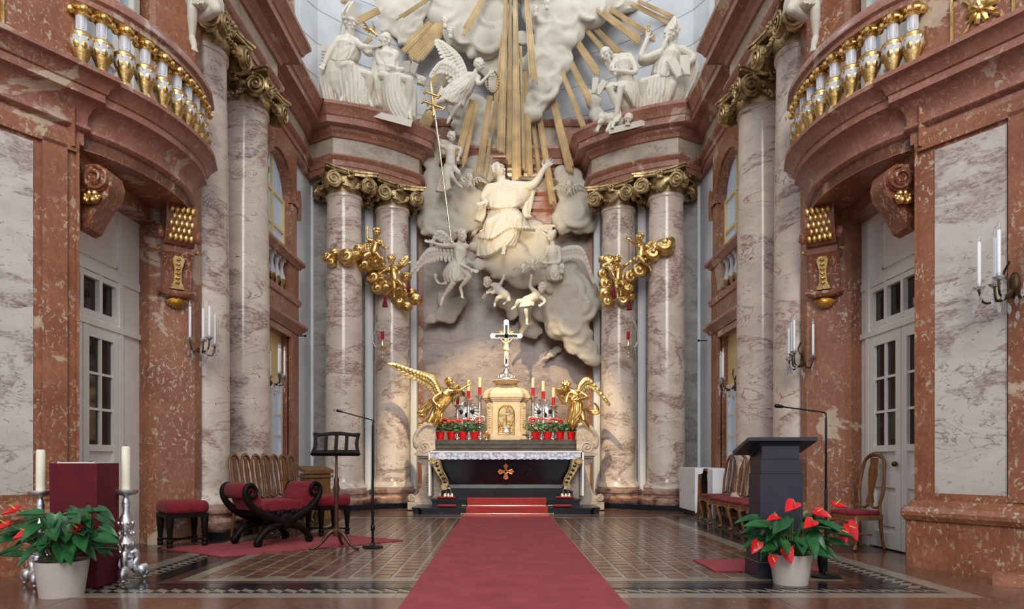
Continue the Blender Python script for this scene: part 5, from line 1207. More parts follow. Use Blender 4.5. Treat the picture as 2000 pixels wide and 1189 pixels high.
putto('upper left gilded putto lifting a lamp cord, seated on gilded clouds', 15.35, 17, (736, 454, -6), (.3, -.8, -.4), (728, 470), (744, 471), (730, 492),
      [((727, 470), (718, 466, -4), (717, 450, -6), (0, -.1, 1)), ((744, 472), (748, 482, -4), (752, 484, -8), (.9, -.2, -.2))],
      [((726, 494), (712, 500, -8), (708, 516, 0), (702, 520, -4)), ((734, 495), (742, 504, -10), (746, 516, 0), (750, 518, -6))], mat='gold', seed=51, name='gilded_putto',
      wings=[([(728, 474, 6), (712, 478, 8), (702, 488, 8)], (.1, 1), (14, 10), 8)])
putto('lower left gilded putto with arm out, holding a lamp cord', 15.5, 17, (765, 507, -6), (-.3, -.8, -.4), (759, 523), (776, 523), (771, 546),
      [((776, 523), (788, 519, -6), (798, 513, -8), (.9, -.1, .3)), ((759, 524), (752, 528, -6), (747, 530, -8), (-.7, -.2, -.5))],
      [((768, 548), (770, 562, -10), (769, 574, -2), (770, 579, -8)), ((776, 548), (784, 556, -8), (790, 566, -2), (794, 570, -6))], mat='gold', seed=52, name='gilded_putto',
      wings=[([(758, 526, 6), (748, 516, 8), (742, 512, 8)], (.1, 1), (12, 8), 7), ([(777, 526, 6), (784, 508, 8), (790, 504, 8)], (.1, 1), (10, 8), 7)])
putto('upper right gilded putto stretching an arm to a lamp cord', 15.35, 17, (1250, 464, -6), (-.3, -.8, -.3), (1245, 478), (1262, 479), (1252, 500),
      [((1245, 478), (1236, 472, -4), (1230, 467, -6), (-.9, -.1, .3)), ((1262, 480), (1270, 486, -4), (1264, 494, -8), (-.6, -.3, -.4))],
      [((1250, 502), (1258, 512, -8), (1268, 520, 0), (1272, 530, -4)), ((1248, 502), (1244, 508, -8), (1240, 502, 0), (1238, 506, -4))], mat='gold', seed=53, name='gilded_putto',
      wings=[([(1262, 482, 6), (1272, 472, 8), (1280, 474, 8)], (.1, 1), (12, 9), 7)])
putto('lower right gilded putto clinging upright to the column', 15.5, 17, (1205, 508, -6), (-.4, -.7, .2), (1200, 522), (1216, 522), (1207, 546),
      [((1216, 522), (1222, 518, -6), (1226, 514, -8), (.7, -.1, .5)), ((1200, 522), (1196, 532, -8), (1200, 540, -10), (.3, -.2, -.8))],
      [((1204, 548), (1205, 562, -8), (1206, 574, 0), (1207, 581, -6)), ((1210, 548), (1217, 556, -8), (1212, 568, 0), (1213, 576, -4))], mat='gold', seed=54, name='gilded_putto',
      wings=[([(1200, 526, 6), (1190, 514, 8), (1184, 516, 8)], (.1, 1), (12, 9), 7)])
# ---------------- figures above the balconies
for s, nm, px in ((-1, 'left', 396), (1, 'right', 1572)):
    g = -s
    t = statue('putto_statue', 'lower half of a draped white statue perched beside the %s balcony window, foot dangling' % nm, (px, 60), 8.75)
    f = Fig(8.75, 46, 60)
    def q(dx, y, d=0): return (px+g*dx, y, d)
    f.body(q(-22, -110), q(18, -110), q(-4, -22), fat=1.0); f.head(q(0, -150), (g*.4, -.9, -.2))
    f.arm(q(20, -105), q(34, -70, -10), q(26, -40, -16)); f.arm(q(-22, -105), q(-30, -70), q(-22, -40, -10))
    f.leg(q(-14, -16), q(-20, 20, -16), q(-21, 72, -4), .9); f.foot(q(-21, 74, -4), q(-16, 96, -14))
    f.leg(q(6, -14), q(26, 18, -22), q(-4, 36, 6), .95)
    f.blob(q(-4, 10, 18), (.6, .7, .5))
    f.done(t, 'body', 'stucco', 26)
    f.drape(t, [[q(-26, -40, -4), q(0, -40, -24), q(22, -36, -4)], [q(-32, -12, -4), q(0, -8, -30), q(30, -10, -8)], [q(-32, 8, -4), q(-6, 10, -30), q(30, 8, -12)]], 8, 5, 8, 20, name='tunic')
# ================================================================== HIGH ALTAR
def bx(x0, x1, y0, y1, z0, z1): return MB().box(x0, x1, y0, y1, z0, z1)
ST = thing('altar_steps', 'black marble altar steps with a red runner laid over them', 'steps', (0, 14.6, 0))
mb = MB()
for z0, z1, yf, hw, rr in ((0, .14, 14.02, 1.98, .14), (.14, .30, 14.42, 1.60, .0)):
    if rr:
        pts = [(-hw, 15.2), (-hw, 14.15), (-hw+.12, 14.15), (-hw+.2, yf), (hw-.2, yf), (hw-.12, 14.15), (hw, 14.15), (hw, 15.2)]
        wbuild(MB().prism(pts, lambda u, v, h: (u, v, h), z0, z1-.04).prism([(x*1.012, y-.02) for x, y in pts], lambda u, v, h: (u, v, h), z1-.04, z1), 'lower_step', M['black'], ST)
    else:
        wbuild(bx(-hw, hw, yf, 15.2, z0, z1-.035).box(-hw-.02, hw+.02, yf-.025, 15.2, z1-.035, z1), 'upper_step', M['black'], ST)
RN = thing('step_runner', 'red carpet runner folded over the altar steps', 'carpet', (0, 14.4, 0))
wbuild(MB().prism([(14.0, .0), (14.0, .155), (14.40, .155), (14.40, .315), (14.78, .315), (14.78, .301), (14.418-.028, .301), (14.392, .141), (13.998+.012, .141), (14.0+.012, 0)][:10], lambda y, z, h: (h, y-.012, z), -.84, .88), 'runner', M['steprunner'], RN)
for z in (.02, .165):
    y = 13.965 if z < .1 else 14.36
    t = thing('stair_rod', 'brass stair rod across the %s altar step' % ('lower' if z < .1 else 'upper'), 'rod', (0, y, z))
    wbuild(MB().tube([(-.93, y, z), (.98, y, z)], .011, 8), 'rod', M['steel'], t, 60)
    wbuild(MB().ell((-.94, y, z), .018).ell((.99, y, z), .018), 'finials', M['steel'], t, 60)
AL = thing('high_altar', 'black veined marble altar table with an orange enamelled cross on its front', 'altar', (0, 15.1, .3))
def ax(px, Y=14.85): return P(px, 0, Y).x
wbuild(bx(ax(862), ax(1118), 14.80, 15.5, .30, .46).box(ax(868), ax(1112), 14.83, 15.5, .46, .52), 'plinth', M['black'], AL)
# sarcophagus body, bellied in profile
pr = [(14.90, .52), (14.93, .60), (14.88, .75), (14.84, .95), (14.80, 1.12), (14.78, 1.24), (15.5, 1.24), (15.5, .52)]
mb = MB(); n = len(pr); L = [ax(876), ax(874), ax(868), ax(862), ax(856), ax(852), ax(852), ax(876)]; Rr = [ax(1110), ax(1111), ax(1116), ax(1121), ax(1126), ax(1130), ax(1130), ax(1110)]
mb.add([(x, y, z) for (y, z), x in zip(pr, L)]+[(x, y, z) for (y, z), x in zip(pr, Rr)], [tuple(range(n)), tuple(range(n, 2*n))[::-1]]+[(i, (i+1) % n, n+(i+1) % n, n+i) for i in range(n)])
wbuild(mb, 'sarcophagus', M['black'], AL, 20)
wbuild(bx(ax(840), ax(1134), 14.68, 15.5, 1.24, 1.325), 'mensa', M['dgrey'], AL)
wbuild(bx(ax(846), ax(868), 15.0, 15.5, .30, 1.24), 'side_block', M['altarstone'], AL); wbuild(bx(ax(1112), ax(1132), 15.0, 15.5, .30, 1.24), 'side_block', M['altarstone'], AL)
for s in (-1, 1):   # gilded S-shaped supports
    c = lambda dx, y, d=0: P(987+s*dx if False else ((987-144+dx) if s < 0 else (987+146-dx)), y, 14.66+d)
    mb = MB(); k = 14.66/F
    pts = crom([c(6, 898), c(10, 908), c(16, 922), c(24, 936), c(28, 948)], 15)
    W_ = lerpl([12, 9, 7.5, 7, 6], 15); x = Vector((1, 0, 0)); vs = []
    for i, p in enumerate(pts):
        d = (pts[min(i+1, 14)]-pts[max(i-1, 0)]).normalized(); nrm_ = Vector((d.z, 0, -d.x))
        for o, yy in ((-1, 0), (-1, -.05), (1, -.05), (1, 0)): vs.append(p+nrm_*o*W_[i]*k+Vector((0, yy+.06, 0)))
    fs = [(i*4+q, i*4+(q+1) % 4, i*4+4+(q+1) % 4, i*4+4+q) for i in range(14) for q in range(4)]+[(0, 1, 2, 3), (56, 57, 58, 59)]
    mb.add(vs, fs)
    sup = wbuild(mb, 'gilded_support', M['oldgold'], AL, 30)
    o2 = MB()
    for e in (-1, 1): o2.tube([p+Vector((e*W_[i]*k*.9, .005, 0)) for i, p in enumerate(pts)], 1.6*k, 6)
    o2.lathe([(0, -.04), (7*k, -.04), (7*k, .04), (0, .04)], 14, c(3, 899), Matrix.Rotation(PI/2, 3, 'X')); o2.lathe([(0, -.05), (6.5*k, -.05), (6.5*k, .05), (0, .05)], 14, c(25, 950), Matrix.Rotation(PI/2, 3, 'X'))
    wbuild(o2, 'gilded_edge', M['oldgold'], AL, 40)
    o3 = MB()
    for i in range(2, 13, 2): o3.ell(pts[i]+Vector((0, .005, 0)), (3.6*k, .012, 2.6*k), 8, 6)
    wbuild(o3, 'dark_piercing', M['inlay'], AL, 60)
# enamelled cross
mb = MB(); c = P(988, 921, 14.78); k = 14.78/F
for a in range(4):
    m = Matrix.Rotation(a*PI/2, 3, 'Y')
    poly = [(-1.6, 0), (1.6, 0), (1.8, 5), (4.6, 12), (2.4, 13), (0, 15.5), (-2.4, 13), (-4.6, 12), (-1.8, 5)]
    mb.prism(poly, lambda u, v, h: c+m @ Vector((u*k, h, v*k)), -.03, .03)
cr = wbuild(mb, 'cross', M['enamel'], AL)
mb = MB()
for a in range(4):
    m = Matrix.Rotation(a*PI/2, 3, 'Y'); mb.ell(c+m @ Vector((0, -.03, 14.5*k)), 2.0*k, 7, 6)
    mb.tube([c+m @ Vector((u*k, -.03, v*k)) for u, v in ((1.7, 1.7), (1.9, 5), (4.7, 12.2), (0, 15), (-4.7, 12.2), (-1.9, 5), (-1.7, 1.7))], .6*k, 5)
wbuild(mb, 'cross_rim', M['gold'], AL, 60)
# cloth
CL = thing('altar_cloth', 'white altar cloth with blue-white lace border hanging over the front', 'cloth', (0, 15.0, 1.33))
wbuild(bx(ax(836), ax(1138), 14.66, 15.3, 1.327, 1.345), 'cloth_top', M['linen'], CL)
mb = MB(); n = 120; vs = []; fs = []
for i in range(n+1):
    u = i/n; x = ax(843)+(ax(1132)-ax(843))*u; w_ = .012*math.sin(u*60); sc_ = .014*abs(math.sin(u*PI*24))
    vs += [(x, 14.655+w_*.3, 1.34), (x, 14.64+w_, 1.155+sc_), (x, 14.652+w_, 1.155+sc_), (x, 14.667+w_*.3, 1.34)]
for i in range(n):
    for q in range(4): fs.append((i*4+q, i*4+(q+1) % 4, i*4+4+(q+1) % 4, i*4+4+q))
fs += [(0, 1, 2, 3), (n*4+3, n*4+2, n*4+1, n*4)]
wbuild(mb.add(vs, fs), 'lace_border', M['lace'], CL, 60)
wbuild(bx(ax(842), ax(1133), 14.645, 14.66, 1.315, 1.347), 'white_hem', M['linen'], CL)
for x0, x1 in ((836, 843), (1132, 1139)):
    vs = []; fs = []; n = 14
    for i in range(n+1):
        u = i/n; y = 14.66+.6*u; o = .018*math.sin(u*9)
        for z in (1.345, .9, .36): vs += [(ax((x0+x1)/2)-.008+o, y, z), (ax((x0+x1)/2)+.03+o, y, z)]
    for i in range(n):
        for j in range(2):
            for e in (0, 1): a = i*6+j*2+e; fs.append((a, a+6, a+8, a+2))
        for j in (0, 4): a = i*6+j; fs.append((a, a+1, a+7, a+6))
    for i in (0, n):
        for j in range(2): a = i*6+j*2; fs.append((a, a+1, a+3, a+2))
    wbuild(MB().add(vs, fs), 'side_drop', M['linen'], CL, 60)
# retable shelf
SH = thing('retable_shelf', 'dark marble shelf above the altar table carrying pots and tabernacle', 'shelf', (0, 15.5, 1.33))
a0, a1 = P(852, 0, 15.3).x, P(1126, 0, 15.3).x
pth = [(a0, 16.0), (a0, 15.36), (a1, 15.36), (a1, 16.0)]
wbuild(MB().sweep(pth, [(-.2, .6), (.0, .6), (0, 1.40), (.02, 1.43), (.02, 1.49), (.06, 1.52), (.08, 1.56), (.08, 1.615), (-.2, 1.615)], 1).box(a0+.1, a1-.1, 15.5, 16.0, 1.3, 1.615), 'shelf', M['dgrey'], SH, 30)
# volute consoles on both sides
for s, nm in ((-1, 'left'), (1, 'right')):
    t = thing('altar_console', 'carved stone volute console on the %s side of the altar' % nm, 'console', (s*1.95, 15.2, 0))
    mx = lambda dx: (987-s*-1*0+s*dx)
    def q(dx, y): return (988+s*dx, y)
    Yf, Yb = 15.05, 15.75
    # upper volute carrying the angel
    pts = [q(138, 878), q(170, 886), q(177, 876), q(178, 860), q(172, 842), q(160, 830), q(146, 826), q(138, 836)]
    wbuild(MB().prism(pts, lambda a, b, h: P(a, b, h), Yf+.1, Yb), 'upper_volute', M['altarstone'], t)
    mb = MB(); spiral_volute(mb, P(*q(158, 872), Yf+.12), (s, 0, 0), (0, 0, 1), (0, -1, 0), 15*Yf/F, 2.0, 1, .05)
    mb.tube([P(*q(176, 872), Yf+.1), P(*q(178, 856), Yf+.1), P(*q(170, 840), Yf+.1), P(*q(156, 829), Yf+.1), P(*q(142, 830), Yf+.1)], .05, 7, 16)
    wbuild(mb, 'scroll', M['altarstone'], t, 40)
    pts = [q(140, 890), q(178, 890), q(180, 884), q(138, 884)]
    wbuild(MB().prism(pts, lambda a, b, h: P(a, b, h), Yf, Yb).prism([q(142, 894), q(172, 894), q(174, 890), q(142, 890)], lambda a, b, h: P(a, b, h), Yf+.05, Yb), 'console_cap', M['altarstone'], t)
    out = [q(142, 894), q(166, 894), q(164, 920), q(164, 945), q(170, 962), q(182, 972), q(188, 980), q(142, 980)]
    wbuild(MB().prism(out, lambda a, b, h: P(a, b, h), Yf+.12, Yb), 'lower_scroll', M['altarstone'], t)
    mb = MB(); spiral_volute(mb, P(*q(184, 972), Yf+.1), (s, 0, 0), (0, 0, 1), (0, -1, 0), 8*Yf/F, 1.8, 1, .06); wbuild(mb, 'foot_scroll', M['altarstone'], t, 40); mb = MB(); spiral_volute(mb, P(*q(166, 899), Yf+.1), (s, 0, 0), (0, 0, 1), (0, -1, 0), 6*Yf/F, 1.8, 1, .06)
    wbuild(mb, 'top_scroll', M['altarstone'], t, 40); mb = MB()
    for k in range(7): mb.ell(P(*q(153, 925+k*5), Yf+.1), (.03+.01*(k % 2), .03, .03), 7, 5)
    wbuild(mb, 'carving', M['altarstone'], t, 40)
    wbuild(MB().prism([q(140, 980), q(192, 980), q(192, 995), q(140, 995)], lambda a, b, h: P(a, b, h), Yf+.02, Yb), 'console_base', M['altarstone'], t)
# tabernacle
TB = thing('tabernacle', 'cream stone tabernacle with domed top and gilded relief door', 'tabernacle', (.0, 15.75, 1.615))
Yt = 15.45; k = Yt/F
def T(px, py, d=0): return P(px, py, Yt+d)
z0 = 1.615
body = [(-.50, 0), (-.50, -.10), (-.40, -.16), (-.34, -.30), (.34, -.30), (.40, -.16), (.50, -.10), (.50, 0), (.50, .35), (-.50, .35)]
cx_ = T(989, 0).x; yc = 15.75
def tb(poly, za, zb, sc_=1.0): return MB().prism([(cx_+a*sc_, yc+b*sc_) for a, b in poly], lambda u, v, h: (u, v, h), za, zb)
wbuild(tb(body, z0, z0+.14, 1.08), 'base', M['tabstone'], TB); wbuild(tb(body, z0+.14, 2.52, .92), 'body', M['tabstone'], TB)
mb = MB()
for sc_, za, zb in ((.98, 2.52, 2.56), (1.06, 2.56, 2.60), (1.12, 2.60, 2.64)): 
    mb.prism([(cx_+a*sc_, yc+b*sc_) for a, b in body], lambda u, v, h: (u, v, h), za, zb)
wbuild(mb, 'entablature', M['tabstone'], TB)
mb = MB(); prev = None
for sc_, za in ((1.10, 2.64), (1.08, 2.70), (.98, 2.78), (.80, 2.83), (.62, 2.86), (.54, 2.90), (.52, 2.94)):
    cur = [(cx_+a*sc_, yc+b*sc_, za) for a, b in body]
    if prev: b_ = len(mb.v); n = len(cur); mb.add(prev+cur, [(i, (i+1) % n, n+(i+1) % n, n+i) for i in range(n)])
    prev = cur
mb.add(prev, [tuple(range(len(prev)))])
wbuild(mb, 'dome', M['tabstone'], TB, 30)
mb = MB().lathe([(.20, 2.93), (.30, 2.99), (.33, 3.01), (.30, 3.03), (.1, 3.04)], 24, (cx_, yc-.05, 0))
for i in range(16): a = 2*PI*i/16; mb.leaf((cx_+.18*math.cos(a), yc-.05+.18*math.sin(a), 2.92), (cx_+.34*math.cos(a), yc-.05+.34*math.sin(a), 3.01), (0, 0, 1), .11, .015)
wbuild(mb, 'shell_stand', M['tabstone'], TB, 40)
for s in (-1, 1):
    mb = MB(); q = Vector((cx_+s*.37, yc-.24, 2.42)); spiral_volute(mb, q, (s, 0, 0), (0, 0, 1), Vector((s*.4, -1, 0)).normalized(), .075, 1.8, s, .05)
    mb.obox((cx_+s*.37, yc-.2, 2.05), (.11, .1, .72), rz=s*.5); mb.obox((cx_+s*.38, yc-.22, 1.80), (.16, .14, .10), rz=s*.5)
    for i in range(8): mb.ell((cx_+s*.385, yc-.262, 2.28-i*.05), (.03, .016, .024), 6, 5)
    wbuild(mb, 'pilaster', M['tabstone'], TB, 40)
dpoly = [(-.20, z0+.12), (.20, z0+.12), (.20, 2.18)]+[(.20*math.cos(a*PI/10), 2.22+.22*math.sin(a*PI/10)) for a in range(1, 10)]+[(-.20, 2.18)]
yf_ = yc-.30*.92
wbuild(MB().prism([(a*1.22, (b-2.0)*1.08+2.0) for a, b in dpoly], lambda u, v, h: (cx_+u, h, v), yf_-.03, yf_+.05), 'door_surround', M['tabstone'], TB, 30)
wbuild(MB().prism(dpoly, lambda u, v, h: (cx_+u, h, v), yf_-.045, yf_+.05), 'gilded_door', M['oldgold'], TB, 30)
mb = MB(); yy = yf_-.05
mb.tube([(cx_+a*.94, yy, (b-2.0)*.95+2.0) for a, b in dpoly+dpoly[:1]], .013, 6)
for i in range(5):
    for j in range(4): mb.tube([(cx_-.16+.08*j, yy, z0+.16+.045*i), (cx_-.12+.08*j, yy, z0+.205+.045*i), (cx_-.08+.08*j, yy, z0+.16+.045*i)], .007, 5)
for s in (-1, 1):
    mb.tube([(cx_+s*.03, yy, z0+.26), (cx_+s*.1, yy, z0+.33), (cx_+s*.13, yy, z0+.42), (cx_+s*.17, yy, z0+.5)], [.02, .026, .02, .01], 6, 10)
mb.tube([(cx_, yy, 2.36), (cx_, yy, 2.0)], .012, 6)
dr = wbuild(mb, 'door_relief', M['gold'], TB, 60)
mb = MB().tube([(cx_-.09, yy-.01, 2.20), (cx_, yy-.012, 2.215), (cx_+.09, yy-.01, 2.20)], [.006, .014, .006], 6)
mb.tube([(cx_-.07, yy-.01, 1.86), (cx_+.07, yy-.01, 1.92)], .009, 6); mb.tube([(cx_+.07, yy-.01, 1.86), (cx_-.07, yy-.01, 1.92)], .009, 6); mb.leaf((cx_, yy-.005, 1.87), (cx_, yy-.005, 1.76), (0, -1, 0), .12, .012)
wbuild(mb, 'silver_emblem', M['silver'], TB, 60)
# altar crucifix
CR = thing('altar_crucifix', 'black and silver crucifix with gilded sunburst standing on the tabernacle', 'crucifix', (cx_, yc-.05, 3.04))
Yc = 15.68; kk = Yc/F
mb = MB().lathe([(.22, 3.04), (.2, 3.07), (.12, 3.12), (.14, 3.17), (.07, 3.24), (.05, 3.3), (.08, 3.35), (.05, 3.4), (.035, 3.46)], 14, (cx_, yc-.05, 0))
for i in range(8): a = 2*PI*i/8; mb.ell((cx_+.19*math.cos(a), yc-.05+.14*math.sin(a), 3.1), .045, 7, 5)
wbuild(mb, 'foot', M['silver'], CR, 50)
def cq(px, py, d=0): return P(px, py, Yc+d)
mb = MB()
mb.prism([(984, 632), (994, 632), (993, 652), (992.5, 720), (985.5, 720), (985, 652)], lambda a, b, h: cq(a, b, h), -.02, .02)
mb.prism([(966, 651.5), (1012, 651.5), (1012, 660.5), (966, 660.5)], lambda a, b, h: cq(a, b, h), -.02, .02)
for x, y in ((989, 629), (962.5, 656), (1015.5, 656), (989, 716)):
    mb.lathe([(0, -.022), (5*kk, -.022), (5*kk, .022), (0, .022)], 12, cq(x, y), Matrix.Rotation(PI/2, 3, 'X'))
wbuild(mb, 'silver_border', M['silver'], CR)
mb = MB().prism([(986, 634), (992, 634), (991.5, 655), (991.2, 712), (986.8, 712), (986.5, 655)], lambda a, b, h: cq(a, b, h), -.028, .0)
mb.prism([(967, 653), (1011, 653), (1011, 659), (967, 659)], lambda a, b, h: cq(a, b, h), -.028, .0)
wbuild(mb, 'black_cross', M['inlay'], CR)
mb = MB()
for i in range(32):
    a = 2*PI*i/32
    if min(abs(math.sin(a)), abs(math.cos(a))) < .16: continue
    L = 18 if i % 2 else 15
    mb.leaf(cq(989+5*math.cos(a), 656+5*math.sin(a), .03), cq(989+L*math.cos(a), 656+L*math.sin(a), .03), (0, -1, 0), 2.6*kk, .006)
wbuild(mb, 'sunburst', M['gold'], CR)
f = Fig(Yc-.05, 6.2, 5)
f.head((988, 664, -1), (-.3, -.8, -.5), (-.2, 0, 1)); f.body((984.5, 669), (992.5, 669), (989, 682), neck=(988.5, 667), fat=.9)
f.arm((984.5, 669), (980, 664), (975, 658)); f.arm((992.5, 669), (998, 664), (1003, 658)); f.leg((988, 683), (988, 692, -2), (989, 701), .9); f.leg((990, 683), (990.5, 692, -2), (989.5, 701), .9); f.limb([(986, 681, -1), (992, 683, -1)], [.55, .5])
f.done(CR, 'corpus', 'ivory', 12, 1)
# altar candlesticks with two-coloured candles
def candlestick(px, dish, Y, i, lab):
    b = P(px, 860, Y); b.z = 1.615; zt = P(px, dish, Y).z; h = zt-b.z
    t = thing('altar_candlestick', 'carved silver candlestick on the altar shelf, %s' % lab, 'candlestick', b)
    pr = [(.10, 0), (.11, .03), (.06, .06), (.035, .12), (.06, .2), (.065, .28), (.03, .36), (.045, .5), (.03, .6), (.05, .72), (.035, .82), (.05, .9), (.11, .95), (.12, .97), (.09, .985), (.02, 1.0)]
    MB().lathe([(r, z*h) for r, z in pr], 14).build('stem', M['silver'], t, 50)
    mb = MB()
    for s in (-1, 1): mb.tube([(s*.03, 0, h*.3), (s*.11, -.02, h*.36), (s*.1, -.02, h*.5), (s*.03, 0, h*.52)], .016, 6, 12)
    for a in range(3): mb.ell((.09*math.cos(a*2.09+.5), .09*math.sin(a*2.09+.5), .03), .035, 7, 5)
    mb.build('scrollwork', M['silver'], t, 50)
    return b, zt
for i, (px, dish, mid, top, Y, lab) in enumerate(((894, 789, 774, 754, 15.62, 'outermost left'), (915, 778, 763, 742, 15.72, 'middle of the left three'), (937, 770, 756, 737, 15.82, 'left, next to the tabernacle'),
                                                  (1041, 772, 757, 738, 15.82, 'right, next to the tabernacle'), (1061, 778, 764, 744, 15.72, 'middle of the right three'), (1081, 791, 776, 757, 15.62, 'outermost right'))):
    b, zt = candlestick(px, dish, Y, i, lab); k = Y/F
    t = thing('altar_candle', 'cream candle with red lower half, %s' % lab.replace('next to', 'nearest to'), 'candle', (b.x, b.y, zt))
    zm = P(px, mid, Y).z; zt2 = P(px, top, Y).z; r = 3.3*k
    MB().lathe([(r, 0), (r, zm-zt)], 14).build('red_sleeve', M['redwax'], t, 40)
    MB().lathe([(r*.94, zm-zt), (r*.94, zt2-zt-.005), (r*.8, zt2-zt)], 14).build('wax', M['ivory'], t, 40); MB().tube([(0, 0, zt2-zt), (0, 0, zt2-zt+.02)], .003, 5).build('wick', M['inlay'], t)
# silver openwork screens behind the flowers
for px, nm in ((912, 'left'), (1064, 'right')):
    Y = 15.86; t = thing('silver_reliquary', 'ornate silver openwork reliquary behind the %s flower pots' % nm, 'reliquary', (*P(px, 0, Y).xy, 1.615)); k = Y/F; mb = MB()
    c = P(px, 806, Y); mb.lathe([(.14, 1.615), (.1, 1.68), (.05, 1.72), (.06, 1.9), (.1, 2.05)], 12, (c.x, c.y, 0))
    for a in range(20):
        an = 2*PI*a/20; mb.tube([c+Vector((math.cos(an)*.12, 0, math.sin(an)*.12)), c+Vector((math.cos(an+.25)*.22, -.02, math.sin(an+.25)*.22)), c+Vector((math.cos(an)*.3, 0, math.sin(an)*.26))], [.025, .03, .015], 5, 8)
    mb.ell(c, (.2, .04, .2), 14, 8); wbuild(mb, 'openwork', M['silver'], t, 50)
    mb = MB()
    for dx, dz in ((-.14, .02), (0, -.05), (.13, .03)): mb.ell(c+Vector((dx, -.04, dz)), (.05, .02, .06), 10, 7)
    wbuild(mb, 'relic_windows', M['inlay'], t, 50)
# flower pots on the shelf
rnd = random.Random(77)
def flower_pot(px, i, lab, red=True):
    Y = 15.42; b = P(px, 861, Y); b.z = 1.615; t = thing('potted_poinsettia', lab, 'potted plant', b)
    MB().lathe([(.075, 0), (.098, .165), (.104, .165), (.104, .185), (.09, .185), (.085, .16)], 18).build('pot', M['redpot'], t, 40)
    MB().lathe([(.0, .172), (.09, .17)], 14).build('soil', M['soil'], t)
    lf = MB(); st_ = MB(); br = MB()
    for j in range(34):
        a = rnd.uniform(0, 2*PI); r = rnd.uniform(.05, .21); z = rnd.uniform(.2, .42); q = Vector((r*math.cos(a), r*math.sin(a)*.7, z)); st_.tube([(0, 0, .17), q*.6+Vector((0, 0, .1)), q], .005, 4)
        d = Vector((math.cos(a), math.sin(a)*.6, rnd.uniform(-.6, .3))); lf.leaf(q, q+d*rnd.uniform(.09, .14), (d.x*.2, -.5, .9), .07, .004, .015, .1, 4)
    if red:
        for j in range(4):
            a = rnd.uniform(0, 2*PI); q = Vector((.12*math.cos(a), -.05+.06*math.sin(a), rnd.uniform(.40, .50)))
            for m_ in range(7): e = 2*PI*m_/7+a; d = Vector((math.cos(e), math.sin(e)*.6-.25, rnd.uniform(-.2, .25))); br.leaf(q, q+d*.09, (0, -.6, .8), .055, .004, .01, .1, 4)
    st_.build('stems', M['stem'], t); tag(lf.build('leaves', M['leafpale' if i % 3 else 'leaf'], t), kind='stuff')
    if red: tag(br.build('bracts', M['salmon'], t), kind='stuff')
for i, (px, lab) in enumerate(((860, 'leftmost red pot with red flowers on the altar shelf'), (881, 'second red flower pot from the left on the altar shelf'), (904, 'third red flower pot from the left on the altar shelf'), (927, 'red flower pot just left of the tabernacle'),
                               (1047, 'red flower pot just right of the tabernacle'), (1069, 'second red flower pot right of the tabernacle'), (1094, 'third red flower pot right of the tabernacle'), (1116, 'rightmost red pot on the altar shelf, leafy without flowers'))):
    flower_pot(px, i, lab, i < 7)
# small silver posts between the pots and the little reliquary
for i, (px, lab) in enumerate(((893, 'between the second and third pot from the left'), (916, 'between the third and fourth pot from the left'), (938, 'beside the tabernacle on the left'), (1035, 'beside the tabernacle on the right'), (1058, 'between the first and second pot right of the tabernacle'), (1080, 'between the second and third pot right of the tabernacle'))):
    b = P(px, 861, 15.38); b.z = 1.615; t = thing('silver_altar_post', 'small turned silver post '+lab, 'ornament', b)
    MB().lathe([(.03, 0), (.033, .02), (.018, .04), (.03, .07), (.018, .1), (.032, .13), (.018, .16), (.024, .19), (.0, .21)], 10).build('post', M['silver'], t, 50)
b = P(950, 861, 15.36); b.z = 1.615; t = thing('small_reliquary', 'little gilded oval reliquary at the left foot of the tabernacle', 'reliquary', b)
MB().lathe([(.05, 0), (.04, .02), (.012, .04), (.012, .06)], 10).ell((0, 0, .13), (.05, .018, .075), 12, 8).build('stand', M['gold'], t, 50); MB().ell((0, -.012, .13), (.03, .014, .05), 10, 7).build('window', M['enamel'], t, 50)
b = P(1023, 861, 15.36); b.z = 1.615; t = thing('shell_ornament', 'small pale shell ornament at the right foot of the tabernacle', 'ornament', b); mb = MB(); fan(mb, (0, 0, .005), (1, 0, 0), (0, 0, -1), (0, -1, 0), .09, 9, 1.5, .02); mb.build('shell', M['tabstone'], t, 40)
# cushions and bells on the steps
for px, py, nm, ds in ((872, 970, 'left, upper step', .30), (873, 986, 'left, lower step', .14), (1103, 970, 'right, upper step', .30), (1098, 986, 'right, lower step', .14)):
    Y = 14.58 if ds > .2 else 14.24
    b = P(px, py, Y); b.z = ds; t = thing('kneeling_cushion', 'flat dark red cushion on the altar steps, '+nm, 'cushion', b)
    mb = MB(); n = 12; mb.obox((0, 0, .03), (.40, .20, .05)); o = mb.build('pad', M['velvet'], t, 60); bv = o.modifiers.new('b', 'BEVEL'); bv.width = .024; bv.segments = 3
for px, nm in ((876, 'left'), (1105, 'right')):
    b = P(px, 960, 14.58); b.z = .355; t = thing('altar_bell', 'small brass altar bells on the %s cushion' % nm, 'bell', b); mb = MB()
    mb.tube([(-.05, 0, .06), (-.05, 0, .14), (0, 0, .18), (.05, 0, .14), (.05, 0, .06)], .008, 6, 14); mb.build('handle', M['silver'], t, 50)
    for dx, dy in ((-.08, 0), (.08, 0), (0, -.05), (0, .05)): MB().lathe([(.045, .0), (.04, .015), (.03, .05), (.012, .065), (0, .07)], 12, (dx, dy, 0)).build('bell', M['palegold'], t, 50)
